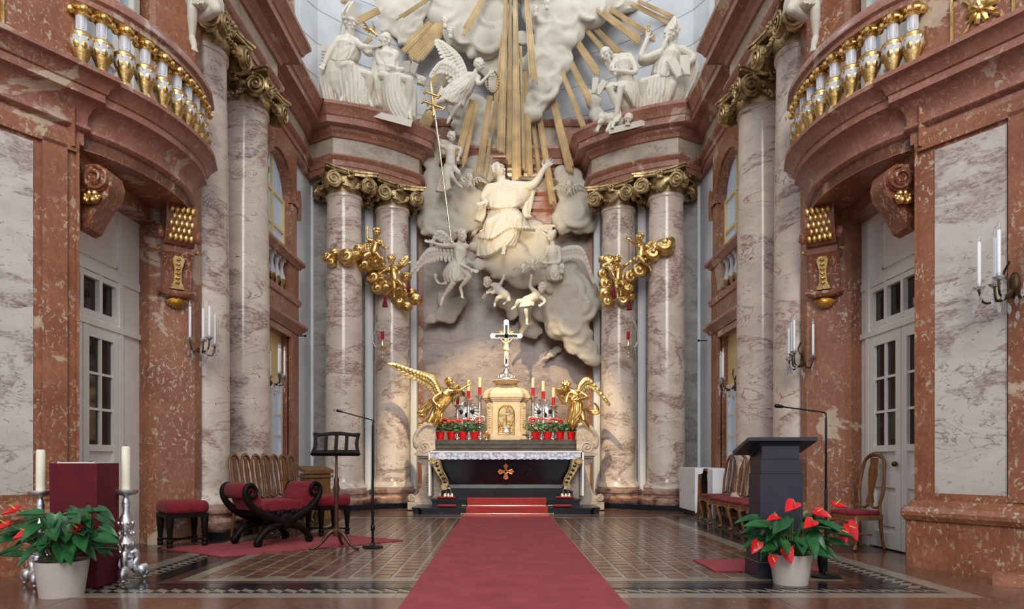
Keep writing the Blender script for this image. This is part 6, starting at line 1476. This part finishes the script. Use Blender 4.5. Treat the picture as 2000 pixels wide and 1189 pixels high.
# hanging lamps
def lamp_h(px, nm, tas, top, sgn):
    Y = 15.15; k = Y/F; t = thing('sanctuary_lamp', 'hanging silver sanctuary lamp with red glass below the %s gilded putti' % nm, 'lamp', P(px, 680, Y))
    z = lambda y: P(px, y, Y)
    c = z(680)
    def lt(pr): return [(r*k, (y0-0)*k) for r, y0 in pr]
    mb = MB().lathe(lt([(0, -20), (2.2, -18), (1.2, -14), (3.6, -10), (1.6, -6), (8, -2), (12, 2), (9, 4), (4, 6), (3, 12), (4, 16), (3, 17)]), 16, c)
    for s in (-1, 1): mb.tube([c+Vector((s*9*k, 0, 2*k)), c+Vector((s*15*k, 0, 4*k)), c+Vector((s*17*k, 0, 10*k)), c+Vector((s*20*k, 0, 9*k))], 1.1*k, 6, 12)
    wbuild(mb, 'bowl', M['palegold'], t, 50)
    wbuild(MB().lathe(lt([(2.6, 17), (3.4, 19), (3.4, 33), (3.0, 33), (3.0, 19)]), 14, c), 'red_glass', M['redglass'], t, 50)
    tp = P(tas[0], tas[1]+10, Y)
    for s in (-1, 1):
        e = c+Vector((s*(18 if s == sgn else 6)*k, 0, 9*k)); mb = MB()
        for i in range(22): u = i/21; mb.ell(tp.lerp(e, u)+Vector((s*6*k*math.sin(PI*u), 0, -2*k*math.sin(PI*u))), 1.15*k if s == sgn else .6*k, 6, 5)
        wbuild(mb, 'bead_chain', M['palegold' if s != sgn else 'silver'], t, 60)
    ts = P(tas[0], tas[1], Y)
    wbuild(MB().lathe(lt([(0, 11), (2, 10), (2.4, 6), (3, 4), (6, -9), (0, -9)]), 12, ts), 'tassel', M['tassel'], t, 50)
    wbuild(MB().tube([ts+Vector((0, 0, 10*k)), P(top[0], top[1], Y)], .5*k, 5), 'cord', M['tassel'], t)
lamp_h(747, 'left', (752, 590), (752, 484), -1); lamp_h(1227, 'right', (1229, 596), (1228, 468), 1)
for tas, top, mid, nm in (((798, 560), (800, 513), (775, 545), 'left'), ((1199, 572), (1202, 530), (1200, 550), 'right')):
    Y = 15.2; k = Y/F; t = thing('hanging_tassel', 'dark red tassel on a cord from the lower %s gilded putto' % nm, 'tassel', P(tas[0], tas[1], Y))
    wbuild(MB().lathe([(0, 11*k), (2*k, 10*k), (2.4*k, 6*k), (3.4*k, 4*k), (4.4*k, -10*k), (0, -10*k)], 12, P(tas[0], tas[1], Y)), 'tassel', M['tassel'], t, 50)
    wbuild(MB().tube([P(tas[0], tas[1]-9, Y), P(*top, Y)], .5*k, 5), 'cord', M['tassel'], t)
# ================================================================== CARPETS
t = thing('aisle_carpet', 'long red carpet running down the middle to the altar steps', 'carpet', (0, 9, 0))
wbuild(MB().box(-.885, .895, 4.55, 13.96, .001, .012), 'pile', M['carpet'], t)
t = thing('rug', 'red rug set at an angle under the stools and carved armchair', 'rug', (-3, 9, 0))
A, B_, C_ = Vector((-4.50, 8.62)), Vector((-3.41, 7.87)), Vector((-1.49, 9.46)); D_ = A+C_-B_
wbuild(MB().prism([tuple(A), tuple(B_), tuple(C_), tuple(D_)], lambda u, v, h: (u, v, h), .001, .014), 'pile', M['carpet'], t)
t = thing('rug', 'small red rug in front of the charcoal lectern', 'rug', (2.6, 7.2, 0))
wbuild(MB().box(2.10, 3.22, 6.83, 7.63, .001, .013), 'pile', M['carpet'], t)
# ================================================================== CHAIRS
def soft(o, w_=.03, s=3): b = o.modifiers.new('b', 'BEVEL'); b.width = w_; b.segments = s; b.limit_method = 'ANGLE'; return o
def chair(label, loc, rz, group=None):
    """seat faces local -Y"""
    t = thing('dining_chair', label, 'chair', loc, rz, group)
    w_, d_ = .46, .44
    o = MB().prism([(-.20, .20), (-.24, -.20), (-.15, -.24), (.15, -.24), (.24, -.20), (.20, .20)], lambda x, y, z: (x, y, z), .44, .505).build('seat', M['velvet'], t, 60); soft(o, .028)
    fr = MB()
    fr.prism([(-.215, .215), (-.25, -.205), (-.155, -.25), (.155, -.25), (.25, -.205), (.215, .215)], lambda x, y, z: (x, y, z), .385, .45)
    for s in (-1, 1): fr.tube([(s*.05, -.25, .39), (s*.12, -.248, .375), (s*.19, -.23, .36)], [.01, .022, .02], 6, 9)
    fr.build('seat_rail', M['wood'], t, 40)
    for s in (-1, 1):
        MB().tube([(s*.215, -.20, .42), (s*.235, -.235, .33), (s*.205, -.21, .18), (s*.185, -.19, .07), (s*.20, -.22, .03)], [.032, .04, .026, .018, .026], 7, 16).build('leg', M['wood'], t, 60)
        MB().tube([(s*.19, .20, .42), (s*.185, .215, .25), (s*.19, .24, .08), (s*.19, .26, .015)], [.026, .022, .02, .022], 7, 12).build('leg', M['wood'], t, 60)
    MB().tube([(-.19, .06, .2), (0, -.02, .2), (.19, .06, .2)], .012, 6, 8).build('stretcher', M['wood'], t, 60)
    bk = MB()
    for s in (-1, 1): bk.tube([(s*.185, .20, .44), (s*.165, .215, .58), (s*.195, .235, .75), (s*.185, .265, .95), (s*.16, .29, 1.12), (s*.12, .30, 1.18)], [.022, .02, .022, .02, .022, .02], 7, 20)
    bk.tube([(-.13, .298, 1.17), (-.07, .302, 1.21), (0, .305, 1.225), (.07, .302, 1.21), (.13, .298, 1.17)], [.02, .028, .036, .028, .02], 7, 14)
    bk.tube([(-.175, .21, .56), (-.08, .213, .53), (0, .213, .575), (.08, .213, .53), (.175, .21, .56)], .017, 7, 14)
    bk.build('back_frame', M['wood'], t, 60)
    sp = [(.045, .56), (.06, .62), (.035, .70), (.055, .85), (.07, .98), (.05, 1.08), (.06, 1.18)]
    vs = []; fs = []
    for wd, z in sp:
        y = .213+(z-.56)/.64*.085
        vs += [(-wd, y-.008, z), (wd, y-.008, z), (wd, y+.008, z), (-wd, y+.008, z)]
    n = len(sp)
    for i in range(n-1):
        for q in range(4): fs.append((i*4+q, i*4+(q+1) % 4, i*4+4+(q+1) % 4, i*4+4+q))
    fs += [(3, 2, 1, 0), tuple(4*(n-1)+q for q in range(4))]
    MB().add(vs, fs).build('splat', M['wood'], t, 40)
    return t
c0s = None
ORD = ['nearest', 'second', 'third', 'fourth', 'fifth', 'sixth', 'seventh']
c0 = chair('wooden chair with red seat standing alone beside the right white door', (4.50, 8.62, 0), math.radians(-74))
for i in range(7):
    u = i/6; o = dup(c0, None, (-3.78-.04*u, 9.86+2.76*u, 0), math.radians(83), 'wooden chair in the left row behind the carved armchair, %s from the camera' % ORD[i], 'chairs in the left row'); o.scale = (.87, 1, 1)
for i in range(7):
    dup(c0, None, (3.82+(.16 if i > 4 else 0), 9.5+.52*i, 0), math.radians(-84), 'wooden chair in the right row behind the lectern, %s from the camera' % ORD[i], 'chairs in the right row').scale = (.92, 1, 1)
# stools
def stool(label, loc, rz):
    t = thing('stool', label, 'stool', loc, rz); h = .24
    o = MB().box(-.27, .27, -.27, .27, .43, .60).build('cushion', M['velvet'], t, 60); soft(o, .07, 5)
    MB().box(-.255, .255, -.255, .255, .385, .435).build('apron', M['darkwood'], t)
    for sx in (-1, 1):
        for sy in (-1, 1):
            MB().lathe([(.045, .40), (.05, .36), (.046, .30), (.03, .12), (.028, .11), (.042, .09), (.042, .07), (.03, .055), (.04, .035), (.036, .005), (.03, 0)][::-1], 8, (sx*.215, sy*.215, 0)).build('leg', M['darkwood'], t, 40)
    MB().tube([(-.215, -.215, .09), (.215, .215, .09)], .014, 6).build('stretcher', M['darkwood'], t); MB().tube([(-.215, .215, .09), (.215, -.215, .09)], .014, 6).build('stretcher', M['darkwood'], t)
stool('red velvet stool standing left of the carved armchair', (-4.34, 8.86, .014), math.radians(42)); stool('red velvet stool right of the carved armchair, behind the music stand', (-2.76, 10.20, .014), math.radians(42))
# curule armchair
t = thing('curule_armchair', 'carved black X-frame armchair with rolled red velvet arms', 'armchair', (-3.24, 9.14, .014), math.radians(50)); t.scale = (.82, .95, 1)
o = MB().prism([(-.46, .50), (-.38, .57), (-.2, .60), (.2, .60), (.38, .57), (.46, .50), (.38, .44), (-.38, .44)], lambda x, z, y: (x, y, z), -.27, .27).build('seat', M['velvet'], t, 50); soft(o, .03)
for s in (-1, 1):
    mb = MB().prism([(s*.36, .47), (s*.46, .47), (s*.54, .60), (s*.60, .72), (s*.54, .80), (s*.46, .74), (s*.40, .60)], lambda x, z, y: (x, y, z), -.27, .27)
    mb.lathe([(.0, -.30), (.09, -.30), (.105, -.27), (.105, .27), (.09, .30), (0, .30)], 18, (s*.58, 0, .73), Matrix.Rotation(PI/2, 3, 'X'))
    mb.build('padded_arm', M['velvet'], t, 50)
    for y in (-.31, .31):
        MB().tube([(s*.58, y, .74), (s*.63, y, .71), (s*.60, y, .65), (s*.53, y, .66), (s*.50, y, .74), (s*.57, y, .81), (s*.67, y, .78), (s*.68, y, .67), (s*.58, y, .54), (s*.42, y, .44), (s*.16, y, .34), (-s*.12, y, .27), (-s*.32, y, .21), (-s*.44, y, .11), (-s*.50, y, .05), (-s*.45, y, .03), (-s*.41, y, .07)], [.02, .024, .026, .028, .03, .032, .036, .044, .052, .06, .062, .058, .054, .048, .044, .036, .026], 8, 60).build('scroll_leg', M['darkwood'], t, 60)
for y in (-.36, .36): MB().lathe([(0, -.02), (.11, -.02), (.08, .03), (0, .04)], 12, (0, y, .31), Matrix.Rotation(PI/2 if y < 0 else -PI/2, 3, 'X')).build('boss', M['darkwood'], t, 50)
mb = MB()
for k in range(12): mb.ell((-.36+.066*k, -.31, .40+.04*math.sin(k*1.7)), (.05, .035, .05), 7, 5)
mb.build('carving', M['darkwood'], t, 50)
MB().tube([(0, -.34, .30), (0, .34, .30)], .04, 8).build('stretcher', M['darkwood'], t, 50); MB().box(-.42, .42, -.27, .27, .385, .455).build('seat_frame', M['darkwood'], t)
# prie-dieu
p = FL(590, 1031); t = thing('prayer_desk', 'brown wooden prayer desk half hidden behind the right stool', 'desk', (-3.86, 13.45, 0), math.radians(40))
MB().box(-.26, .26, -.15, .15, .0, .88).build('body', M['boxwood'], t); MB().prism([(-.20, .88), (.20, .96), (.20, 1.03), (-.20, .95)], lambda y, z, x: (x, y, z), -.30, .30).build('sloping_top', M['boxwood'], t); MB().box(-.3, .3, -.2, .2, .80, .84).build('moulding', M['boxwood'], t)
MB().box(-.26, .26, -.62, -.15, 0, .16).build('kneeler', M['boxwood'], t)
# music stand
p = FL(657, 1071); t = thing('music_stand', 'dark wooden music stand with slatted desk on a tripod foot', 'music stand', (p.x, p.y, 0), math.radians(8))
MB().lathe([(.03, .16), (.045, .2), (.03, .26), (.024, .32), (.032, .36), (.026, .5), (.028, .7), (.045, .78), (.03, .84), (.036, .9), (.018, .93), (.016, 1.24)], 12).build('post', M['midwood'], t, 50)
for a in (200, 330, 80):
    d = Vector((math.cos(math.radians(a)), math.sin(math.radians(a)), 0)); MB().tube([d*.02+Vector((0, 0, .24)), d*.10+Vector((0, 0, .20)), d*.20+Vector((0, 0, .08)), d*.30+Vector((0, 0, .015)), d*.34+Vector((0, 0, .02))], [.03, .03, .022, .018, .016], 7, 14).build('leg', M['midwood'], t, 60)
D0 = thing('x', None, None); bpy.data.objects.remove(D0)
dz = 1.24; m = Matrix.Rotation(math.radians(-28), 3, 'X')
def dk(poly, name, th=.012):
    return MB().prism(poly, lambda x, z, h: tuple(Vector((0, -.02, 1.36))+m @ Vector((x, h, z))), -th, th).build(name, M['darkwood'], t)
dk([(-.315, -.16), (.315, -.16), (.285, -.10), (-.285, -.10)], 'lower_rail'); dk([(-.29, .10), (-.2, .115), (-.08, .13), (.08, .13), (.2, .115), (.29, .10), (.30, .16), (.2, .15), (.06, .175), (-.06, .175), (-.2, .15), (-.30, .16)], 'top_rail')
for s in (-1, 1): dk([(s*.30, .15), (s*.255, .13), (s*.235, .0), (s*.255, -.12), (s*.31, -.15), (s*.285, -.05), (s*.285, .06)], 'side_rail')
for x in (-.13, 0, .13): dk([(x-.022, .12), (x+.022, .12), (x+.022, -.13), (x-.022, -.13)], 'slat')
MB().prism([(-.30, -.16), (.30, -.16), (.30, -.175), (-.30, -.175)], lambda x, z, h: tuple(Vector((0, -.02, 1.36))+m @ Vector((x, h, z))), -.07, .012).build('ledge', M['darkwood'], t)
# microphone stands
def mic(label, base, arm0, tip, round_, thick):
    t = thing('microphone_stand', label, 'microphone stand', (base.x, base.y, 0))
    o = Vector((base.x, base.y, 0)); a = Vector(arm0)-o; b = Vector(tip)-o
    MB().lathe([(.135, 0), (.14, .012), (.12, .028), (.03, .035), (.02, .06)], 28 if round_ else 6).build('base', M['iron'], t, 40)
    z1 = a.z-.06
    MB().tube([(0, 0, .03), (0, 0, z1*.55)], thick*1.25, 8).build('lower_tube', M['iron'], t, 40); MB().tube([(0, 0, z1*.5), (0, 0, z1)], thick, 8).build('upper_tube', M['iron'], t, 40)
    MB().lathe([(thick*1.4, 0), (thick*2.0, .01), (thick*2.0, .07), (thick*1.4, .08)], 10, (0, 0, .22)).build('clutch', M['iron'], t, 40)
    MB().tube([(0, 0, z1), (0, 0, a.z-.02), tuple(a*1.0+(b-a)*.06+Vector((0, 0, .0))), tuple(a+(b-a)*.5), tuple(a+(b-a)*.9+Vector((0, 0, .0))), tuple(b)], thick*.6, 8, 30).build('gooseneck', M['iron'], t, 60)
    d = (b-a).normalized(); MB().tube([b, b+d*.06], [.014, .02], 10, 5).build('capsule', M['iron'], t, 60)
    return t
B0 = FL(728, 1069); mic('tall black microphone stand beside the music stand, bent to the left', B0, P(733, 822, B0.y), P(668, 804, B0.y), False, .014)
B0 = FL(1618, 1128); B0.y += .05; mm_ = mic('black microphone stand behind the right potted anthurium, bent to the left', B0, P(1614, 806, B0.y), P(1528, 794, B0.y), True, .012)
p = FL(1602, 1122); t = thing('floor_jack', 'small black connector standing on the floor by the right microphone', 'connector', (p.x, p.y-.02, 0))
MB().lathe([(.02, 0), (.022, .05), (.034, .12), (.036, .2), (.02, .21), (.012, .28)], 12).build('body', M['iron'], t, 50)
# lectern
t = thing('lectern', 'charcoal grey tiered lectern with a sloping top slab', 'lectern', (2.63, 6.62, 0), math.radians(-2))
for hw, hd, z0, z1 in ((.235, .19, 0, .16), (.225, .18, .16, .30), (.205, .165, .30, 1.02), (.195, .155, 1.02, 1.16), (.18, .14, 1.16, 1.29)):
    MB().box(-hw, hw, -hd, hd, z0, z1-.006).build('tier', M['lectern'], t); MB().box(-hw+.012, hw-.012, -hd+.012, hd-.012, z1-.01, z1).build('joint', M['pot'] if z1 < .31 else M['iron'], t)
MB().prism([(-.20, 1.335), (-.20, 1.37), (.30, 1.24), (.28, 1.20)], lambda y, z, x: (x, y, z), -.33, .33).build('top_slab', M['lectern'], t)
MB().prism([(-.12, 1.28), (-.16, 1.335), (.22, 1.23), (.14, 1.18)], lambda y, z, x: (x, y, z), -.2, .2).build('top_support', M['lectern'], t)
# ambo covered in red cloth
t = thing('draped_ambo', 'ambo fully draped in dark red cloth between the tall white candles', 'ambo', (-3.92, 6.13, 0), 0)
wbuild(MB().prism([(-4.15, 5.97), (-3.72, 5.97), (-3.72, 6.31), (-4.15, 6.31)], lambda x, y, z: (x+(.015 if z < .5 and x < -4 else 0), y, z), 0.005, 1.12), 'cloth', M['cover'], t)
wbuild(MB().box(-4.10, -3.76, 6.0, 6.29, 1.12, 1.13), 'top_sheet', M['linen'], t)
# big silver candlesticks
def tall(loc, label, lab2, ztop, zc):
    t = thing('floor_candlestick', label, 'candlestick', loc)
    MB().lathe([(.05, .20), (.07, .23), (.04, .27), (.035, .30), (.05, .34), (.075, .36), (.05, .40), (.03, .43), (.03, .45), (.05, .47), (.07, .52), (.062, .58), (.03, .66), (.038, .74), (.03, .78), (.02, .80), (.03, .81), (.09, .825), (.105, .845), (.105, .865), (.085, .87), (.0, .868)], 18).build('shaft', M['silver'], t, 45)
    for k in range(3):
        a = math.radians(-90+120*k+20); d = Vector((math.cos(a), math.sin(a), 0)); mb = MB()
        mb.tube([d*.04+Vector((0, 0, .26)), d*.08+Vector((0, 0, .27)), d*.10+Vector((0, 0, .21)), d*.07+Vector((0, 0, .15)), d*.10+Vector((0, 0, .09)), d*.17+Vector((0, 0, .12)), d*.19+Vector((0, 0, .07)), d*.15+Vector((0, 0, .04))], [.03, .035, .03, .035, .04, .035, .03, .025], 8, 26)
        mb.ell(d*.14+Vector((0, 0, .09)), (.05, .05, .06), 9, 7); mb.build('scroll_foot', M['silver'], t, 60)
        MB().ell(d*.165+Vector((0, 0, .024)), .024, 10, 8).build('ball_foot', M['silver'], t, 60)
    MB().lathe([(.06, .12), (.075, .16), (.06, .22)], 3).build('knop', M['silver'], t, 40)
    mb = MB()
    for k in range(24): a = k*PI*2/8+.4*(k//8); mb.ell((.065*math.cos(a), .065*math.sin(a), .35+.1*(k//8)), (.016, .016, .022), 6, 5)
    mb.build('chasing', M['silver'], t, 60)
    c = thing('pillar_candle', lab2, 'candle', (loc[0], loc[1], loc[2]+.87)); h = zc-.87
    MB().lathe([(.037, 0), (.038, .01), (.037, h-.012), (.03, h), (.01, h-.01), (0, h-.012)], 24).build('wax', M['wax'], c, 50); MB().tube([(0, 0, h-.012), (.003, 0, h+.012)], .003, 5).build('wick', M['inlay'], c)
p = FL(246, 1134); tall((p.x, p.y, 0), 'ornate silver floor candlestick to the right of the red draped ambo', 'tall white candle on the silver stand right of the ambo', 0, 1.28)
tall((-4.33, 6.12, 0), 'silver floor candlestick half hidden behind the left potted anthurium', 'tall white candle on the stand left of the ambo', 0, 1.245)
# potted anthuriums
def heart(mb, c, d, nrm, L, W):
    c = Vector(c); d = Vector(d).normalized(); nrm = Vector(nrm); nrm = (nrm-d*nrm.dot(d)).normalized(); x = d.cross(nrm)
    out = [(0, 0), (.28, -.14), (.48, .06), (.46, .32), (.30, .62), (.12, .86), (0, 1.0)]
    pts = out+[(-a, b) for a, b in out[1:-1][::-1]]
    vs = []
    for up_ in (.004, -.004):
        for a, b in pts: vs.append(c+x*a*W+d*b*L+nrm*(up_-abs(a)*-.16*W-.22*L*max(0, b-.3)**2))
        vs.append(c+d*.3*L+nrm*(up_-.02))
    n = len(pts); fs = []
    for i in range(n): j = (i+1) % n; fs += [(i, j, n), (n+1+j, n+1+i, 2*n+1), (i, n+1+i, n+1+j, j)]
    mb.add(vs, fs)
def anthurium(loc, label, rb, rt, h, leaves, flowers, seed):
    r = random.Random(seed); t = thing('potted_anthurium', label, 'potted plant', loc)
    MB().lathe([(rb, 0), (rt*.99, h*.96), (rt, h), (rt*.94, h), (rt*.92, h*.9)], 32).build('pot', M['pot'], t, 40); MB().lathe([(0, h*.92), (rt*.93, h*.9)], 20).build('soil', M['soil'], t)
    for q in leaves:
        c = Vector(q[:3]); d = Vector((c.x*3.2+r.uniform(-.5, .5), c.y*2-.15, r.uniform(-.75, .15))); s = q[3]*1.12
        mb = MB(); heart(mb, c, d, (d.x*.25+r.uniform(-.5, .5), -.45+r.uniform(-.4, .3), .9), s, s*.56); mb.build('leaf', M['leaf'], t, 50)
        MB().tube([(c.x*.2+r.uniform(-.03, .03), c.y*.2, h*.9), (c.x*.5, c.y*.5, c.z*.6+h*.4), c], [.006, .005, .004], 5, 8).build('stem', M['stem'], t)
    for q in flowers:
        c = Vector(q[:3]); s = q[3]; d = Vector(q[4]); mb = MB(); heart(mb, c, d, Vector(q[5]), s, s*.85); fw = mb.build('spathe', M['spathe'], t, 50)
        n_ = Vector(q[5]).normalized(); b = c+d.normalized()*s*.15+n_*.01; MB().tube([b, b+n_*.05+d.normalized()*.03], [.007, .004], 6, 4).build('spadix', M['spadix'], fw, 60)
        MB().tube([(c.x*.2, c.y*.2, h*.9), (c.x*.6, c.y*.5, c.z*.55+h*.5), c], .005, 5, 9).build('flower_stem', M['stem'], t)
r = random.Random(12)
def fill(n, rx, z0, z1, seed):
    q = random.Random(seed); out = []
    for _ in range(n):
        a = q.uniform(0, 2*PI); e = q.uniform(.3, 1); out.append((rx*e*math.cos(a), rx*.6*e*math.sin(a), q.uniform(z0, z1), q.uniform(.13, .20)))
    return out
p = FL(120, 1160)
anthurium((-3.83, 5.66, 0), 'potted anthurium in a pale grey pot in front of the red draped ambo', .165, .205, .30, fill(50, .36, .36, .74, 1)+[(.25, -.15, .52, .2), (.34, -.05, .5, .19), (-.35, -.05, .5, .2), (-.3, -.1, .42, .18), (.05, -.2, .58, .2), (-.1, -.15, .62, .18), (.12, -.05, .70, .17), (.0, 0, .68, .16), (.18, -.18, .40, .16)],
          [(-.30, -.1, .74, .13, (-.9, -.2, -.25), (0, -.5, .9)), (-.36, -.12, .62, .12, (-.6, -.3, -.3), (0, -.5, .9)), (-.14, -.18, .56, .14, (-.8, -.3, -.3), (0, -.6, .8)), (.23, -.12, .58, .13, (-.9, -.2, -.1), (0, -.4, .9))], 3)
anthurium((2.60, 6.20, 0), 'potted anthurium with many red flowers in a pale pot before the charcoal lectern', .15, .19, .28, fill(46, .32, .32, .64, 2)+[(-.28, -.1, .56, .2), (-.12, -.15, .58, .2), (.2, -.15, .60, .2), (.1, -.2, .44, .2), (.3, -.1, .5, .2), (-.15, -.2, .42, .17), (.34, -.05, .40, .16), (.12, -.2, .34, .16)],
          [(.0, -.1, .76, .16, (-.5, -.3, -.3), (0, -.6, .8)), (.17, -.12, .68, .15, (.6, -.3, -.2), (0, -.6, .8)), (.36, -.08, .74, .13, (.8, -.2, -.1), (0, -.4, .9)), (.13, -.18, .60, .14, (-.6, -.3, -.3), (0, -.6, .8)), (-.16, -.1, .63, .12, (-.9, -.2, -.2), (0, -.4, .9)),
           (-.34, -.1, .40, .13, (-.5, -.1, -.9), (0, -1, .2)), (-.14, -.22, .36, .15, (.3, -.2, -.9), (0, -1, .3)), (-.24, -.18, .28, .11, (-.1, -.1, -1), (0, -1, .1)), (.50, -.06, .56, .18, (.5, -.2, -.9), (.2, -1, .3)), (.42, -.1, .52, .14, (.3, -.2, -.9), (.2, -1, .3))], 4)
# credence table and box
t = thing('credence_table', 'small side table under a white cloth beside the right row of chairs', 'table', (4.05, 13.9, 0))
wbuild(MB().box(3.80, 4.34, 13.35, 14.45, .93, .98), 'tabletop', M['wood'], t)
wbuild(MB().box(3.78, 4.36, 13.33, 14.47, .98, .99).box(3.775, 3.785, 13.33, 14.47, .12, .985), 'cloth', M['linen'], t)
wbuild(MB().prism([(3.78, .99), (3.95, .99), (3.93, .88), (3.84, .86), (3.82, .1), (3.78, .08)], lambda x, z, y: (x, y, z), 13.325, 13.335), 'cloth_corner', M['linen'], t)
for x, y in ((3.86, 13.42), (4.28, 13.42), (3.86, 14.38), (4.28, 14.38)): wbuild(MB().lathe([(.03, 0), (.05, .1), (.09, .5), (.06, .8), (.08, .93)], 12, (x, y, 0)), 'leg', M['wood'], t, 50)
t = thing('draped_box', 'low box under a smooth white cloth in front of the credence table', 'box', (4.15, 13.1, 0))
o = wbuild(MB().box(4.0, 4.38, 12.9, 13.25, .0, .98), 'cloth', M['linen'], t); soft(o, .02)
# marble step at the right pier
t = thing('marble_step', 'worn marble step block on the floor at the lower right corner', 'step', (4.85, 6.05, 0))
o = wbuild(MB().prism([(4.42, 6.12), (5.3, 5.62), (5.6, 6.0), (4.62, 6.35)], lambda x, y, z: (x, y, z), 0, .09), 'block', M['red'], t)
# ================================================================== WALL SCONCES
def sconce(label, c, wall, sc_=1.0, seed=1, arms=((-.9, 0), (-.45, .25), (.05, .3), (.5, .2), (.9, 0))):
    """c: centre; wall: unit vector from wall outward"""
    r = random.Random(seed); t = thing('crystal_sconce', label, 'sconce', c); n = Vector(wall).normalized(); x = n.cross(Vector((0, 0, 1)))
    MB().ell(-n*.16*sc_, (.05*sc_, .05*sc_, .12*sc_), 10, 8).build('back_plate', M['darkbronze'], t, 60)
    for a, b in arms:
        e = x*a*.19*sc_+n*(b*.5-.02)*sc_+Vector((0, 0, r.uniform(-.03, .05)*sc_))
        MB().tube([-n*.15*sc_, -n*.06*sc_+x*a*.06*sc_+Vector((0, 0, -.10*sc_)), e*.8+Vector((0, 0, -.12*sc_)), e+Vector((0, 0, -.02*sc_)), e], .009*sc_, 6, 16).build('arm', M['darkbronze'], t, 60)
        MB().lathe([(.012, -.02), (.035, .0), (.045, .012), (.02, .015), (.018, .04)], 10, e, Matrix.Scale(sc_, 3)).build('drip_pan', M['crystal'], t, 50)
        h = .36*sc_; cn = MB().lathe([(.014*sc_, .02*sc_), (.014*sc_, h), (.009*sc_, h+.005)], 10, e).build('candle', M['whitecandle'], t, 50)
        MB().lathe([(.006*sc_, h), (.013*sc_, h+.025*sc_), (.009*sc_, h+.05*sc_), (.001, h+.075*sc_)], 8, e).build('bulb', M['crystal'], cn, 50)
        for k in range(3):
            q = e+x*r.uniform(-.04, .04)*sc_+n*r.uniform(-.03, .03)*sc_+Vector((0, 0, -.08*sc_-.05*k*sc_)); MB().lathe([(0, -.045*sc_), (.012*sc_, -.015*sc_), (.008*sc_, .02*sc_), (0, .03*sc_)], 6, q).build('crystal_drop', M['crystal'], t)
    for k in range(8): q = x*r.uniform(-.15, .15)*sc_+n*r.uniform(-.1, .1)*sc_+Vector((0, 0, r.uniform(-.28, -.1)*sc_)); MB().lathe([(0, -.05*sc_), (.014*sc_, -.015*sc_), (.009*sc_, .02*sc_), (0, .03*sc_)], 6, q).build('crystal_drop', M['crystal'], t)
    MB().tube([-n*.12*sc_, -n*.14*sc_+x*.07*sc_+Vector((0, 0, .1*sc_)), -n*.1*sc_+x*.02*sc_+Vector((0, 0, .18*sc_))], .008*sc_, 6, 12).build('scroll', M['darkbronze'], t, 60)
def at(px, py, Y): return P(px, py, Y)
sconce('crystal sconce with white candles on the column beside the left balcony', at(392, 668, 9.42), (.75, -.66, 0), 1.25, 1, ((-.9, .0), (-.2, .3), (.05, .2), (.7, .1)))
sconce('far left crystal sconce in front of the arched window bay', at(538, 735, 12.15), (.9, -.43, 0), 1.3, 2, ((-.6, .0), (-.2, .3), (.1, .2), (.7, .1)))
sconce('crystal sconce with white candles on the column beside the right balcony', at(1560, 697, 9.42), (-.75, -.66, 0), 1.25, 3, ((-.8, .0), (-.05, .3), (.2, .2), (.5, .1)))
sconce('far right crystal sconce in front of the arched window bay', at(1424, 745, 12.15), (-.9, -.43, 0), 1.3, 4, ((-.7, .0), (-.1, .3), (.3, .2), (.7, .1)))
sconce('large crystal sconce on the near right pier at the photo edge', at(1966, 552, 6.30), (-.85, -.53, 0), 1.25, 5, ((-.9, .2), (-.75, .0), (0, .3), (.3, .15), (.9, .1)))
# small single candle holder on the column, and wall hooks
for px, py, Y, nm in ((447, 738, 11.25, 'left'), (1512, 752, 11.25, 'right')):
    t = thing('candle_holder', 'tiny candle holder on the inner %s side column' % nm, 'candle holder', P(px, py, Y)); MB().lathe([(.02, -.02), (.035, .0), (.02, .02)], 8).tube([(0, 0, -.02), (0, .05, -.06), (0, .12, -.05)], .008, 5).build('cup', M['darkbronze'], t, 50); MB().lathe([(.016, .01), (.016, .13), (.0, .135)], 8).build('candle', M['wax'], t, 50)
for s, px in ((-1, 591), (1, 1370)):
    q = P(px, 656 if s < 0 else 665, 14.75); t = thing('wall_hook', 'small black hook on the white wall strip, %s of the apse' % ('left' if s < 0 else 'right'), 'hook', q); MB().tube([(s*.12, 0, 0), (-s*.04, 0, 0)], .012, 6).ell((-s*.06, 0, 0), .028, 8, 6).build('hook', M['iron'], t, 50)
t = thing('vent_grille', 'small dark vent grille above the right white door', 'vent', (*S2(1, 5.03, 7.72), 3.98)); mb = MB().box(-.01, .015, -.13, .13, -.09, .09); mb.build('frame', M['darkbronze'], t)
for k in range(5): MB().obox((-.016, 0, -.06+.03*k), (.008, .22, .018)).build('slat', M['iron'], t)
run_sculpts()
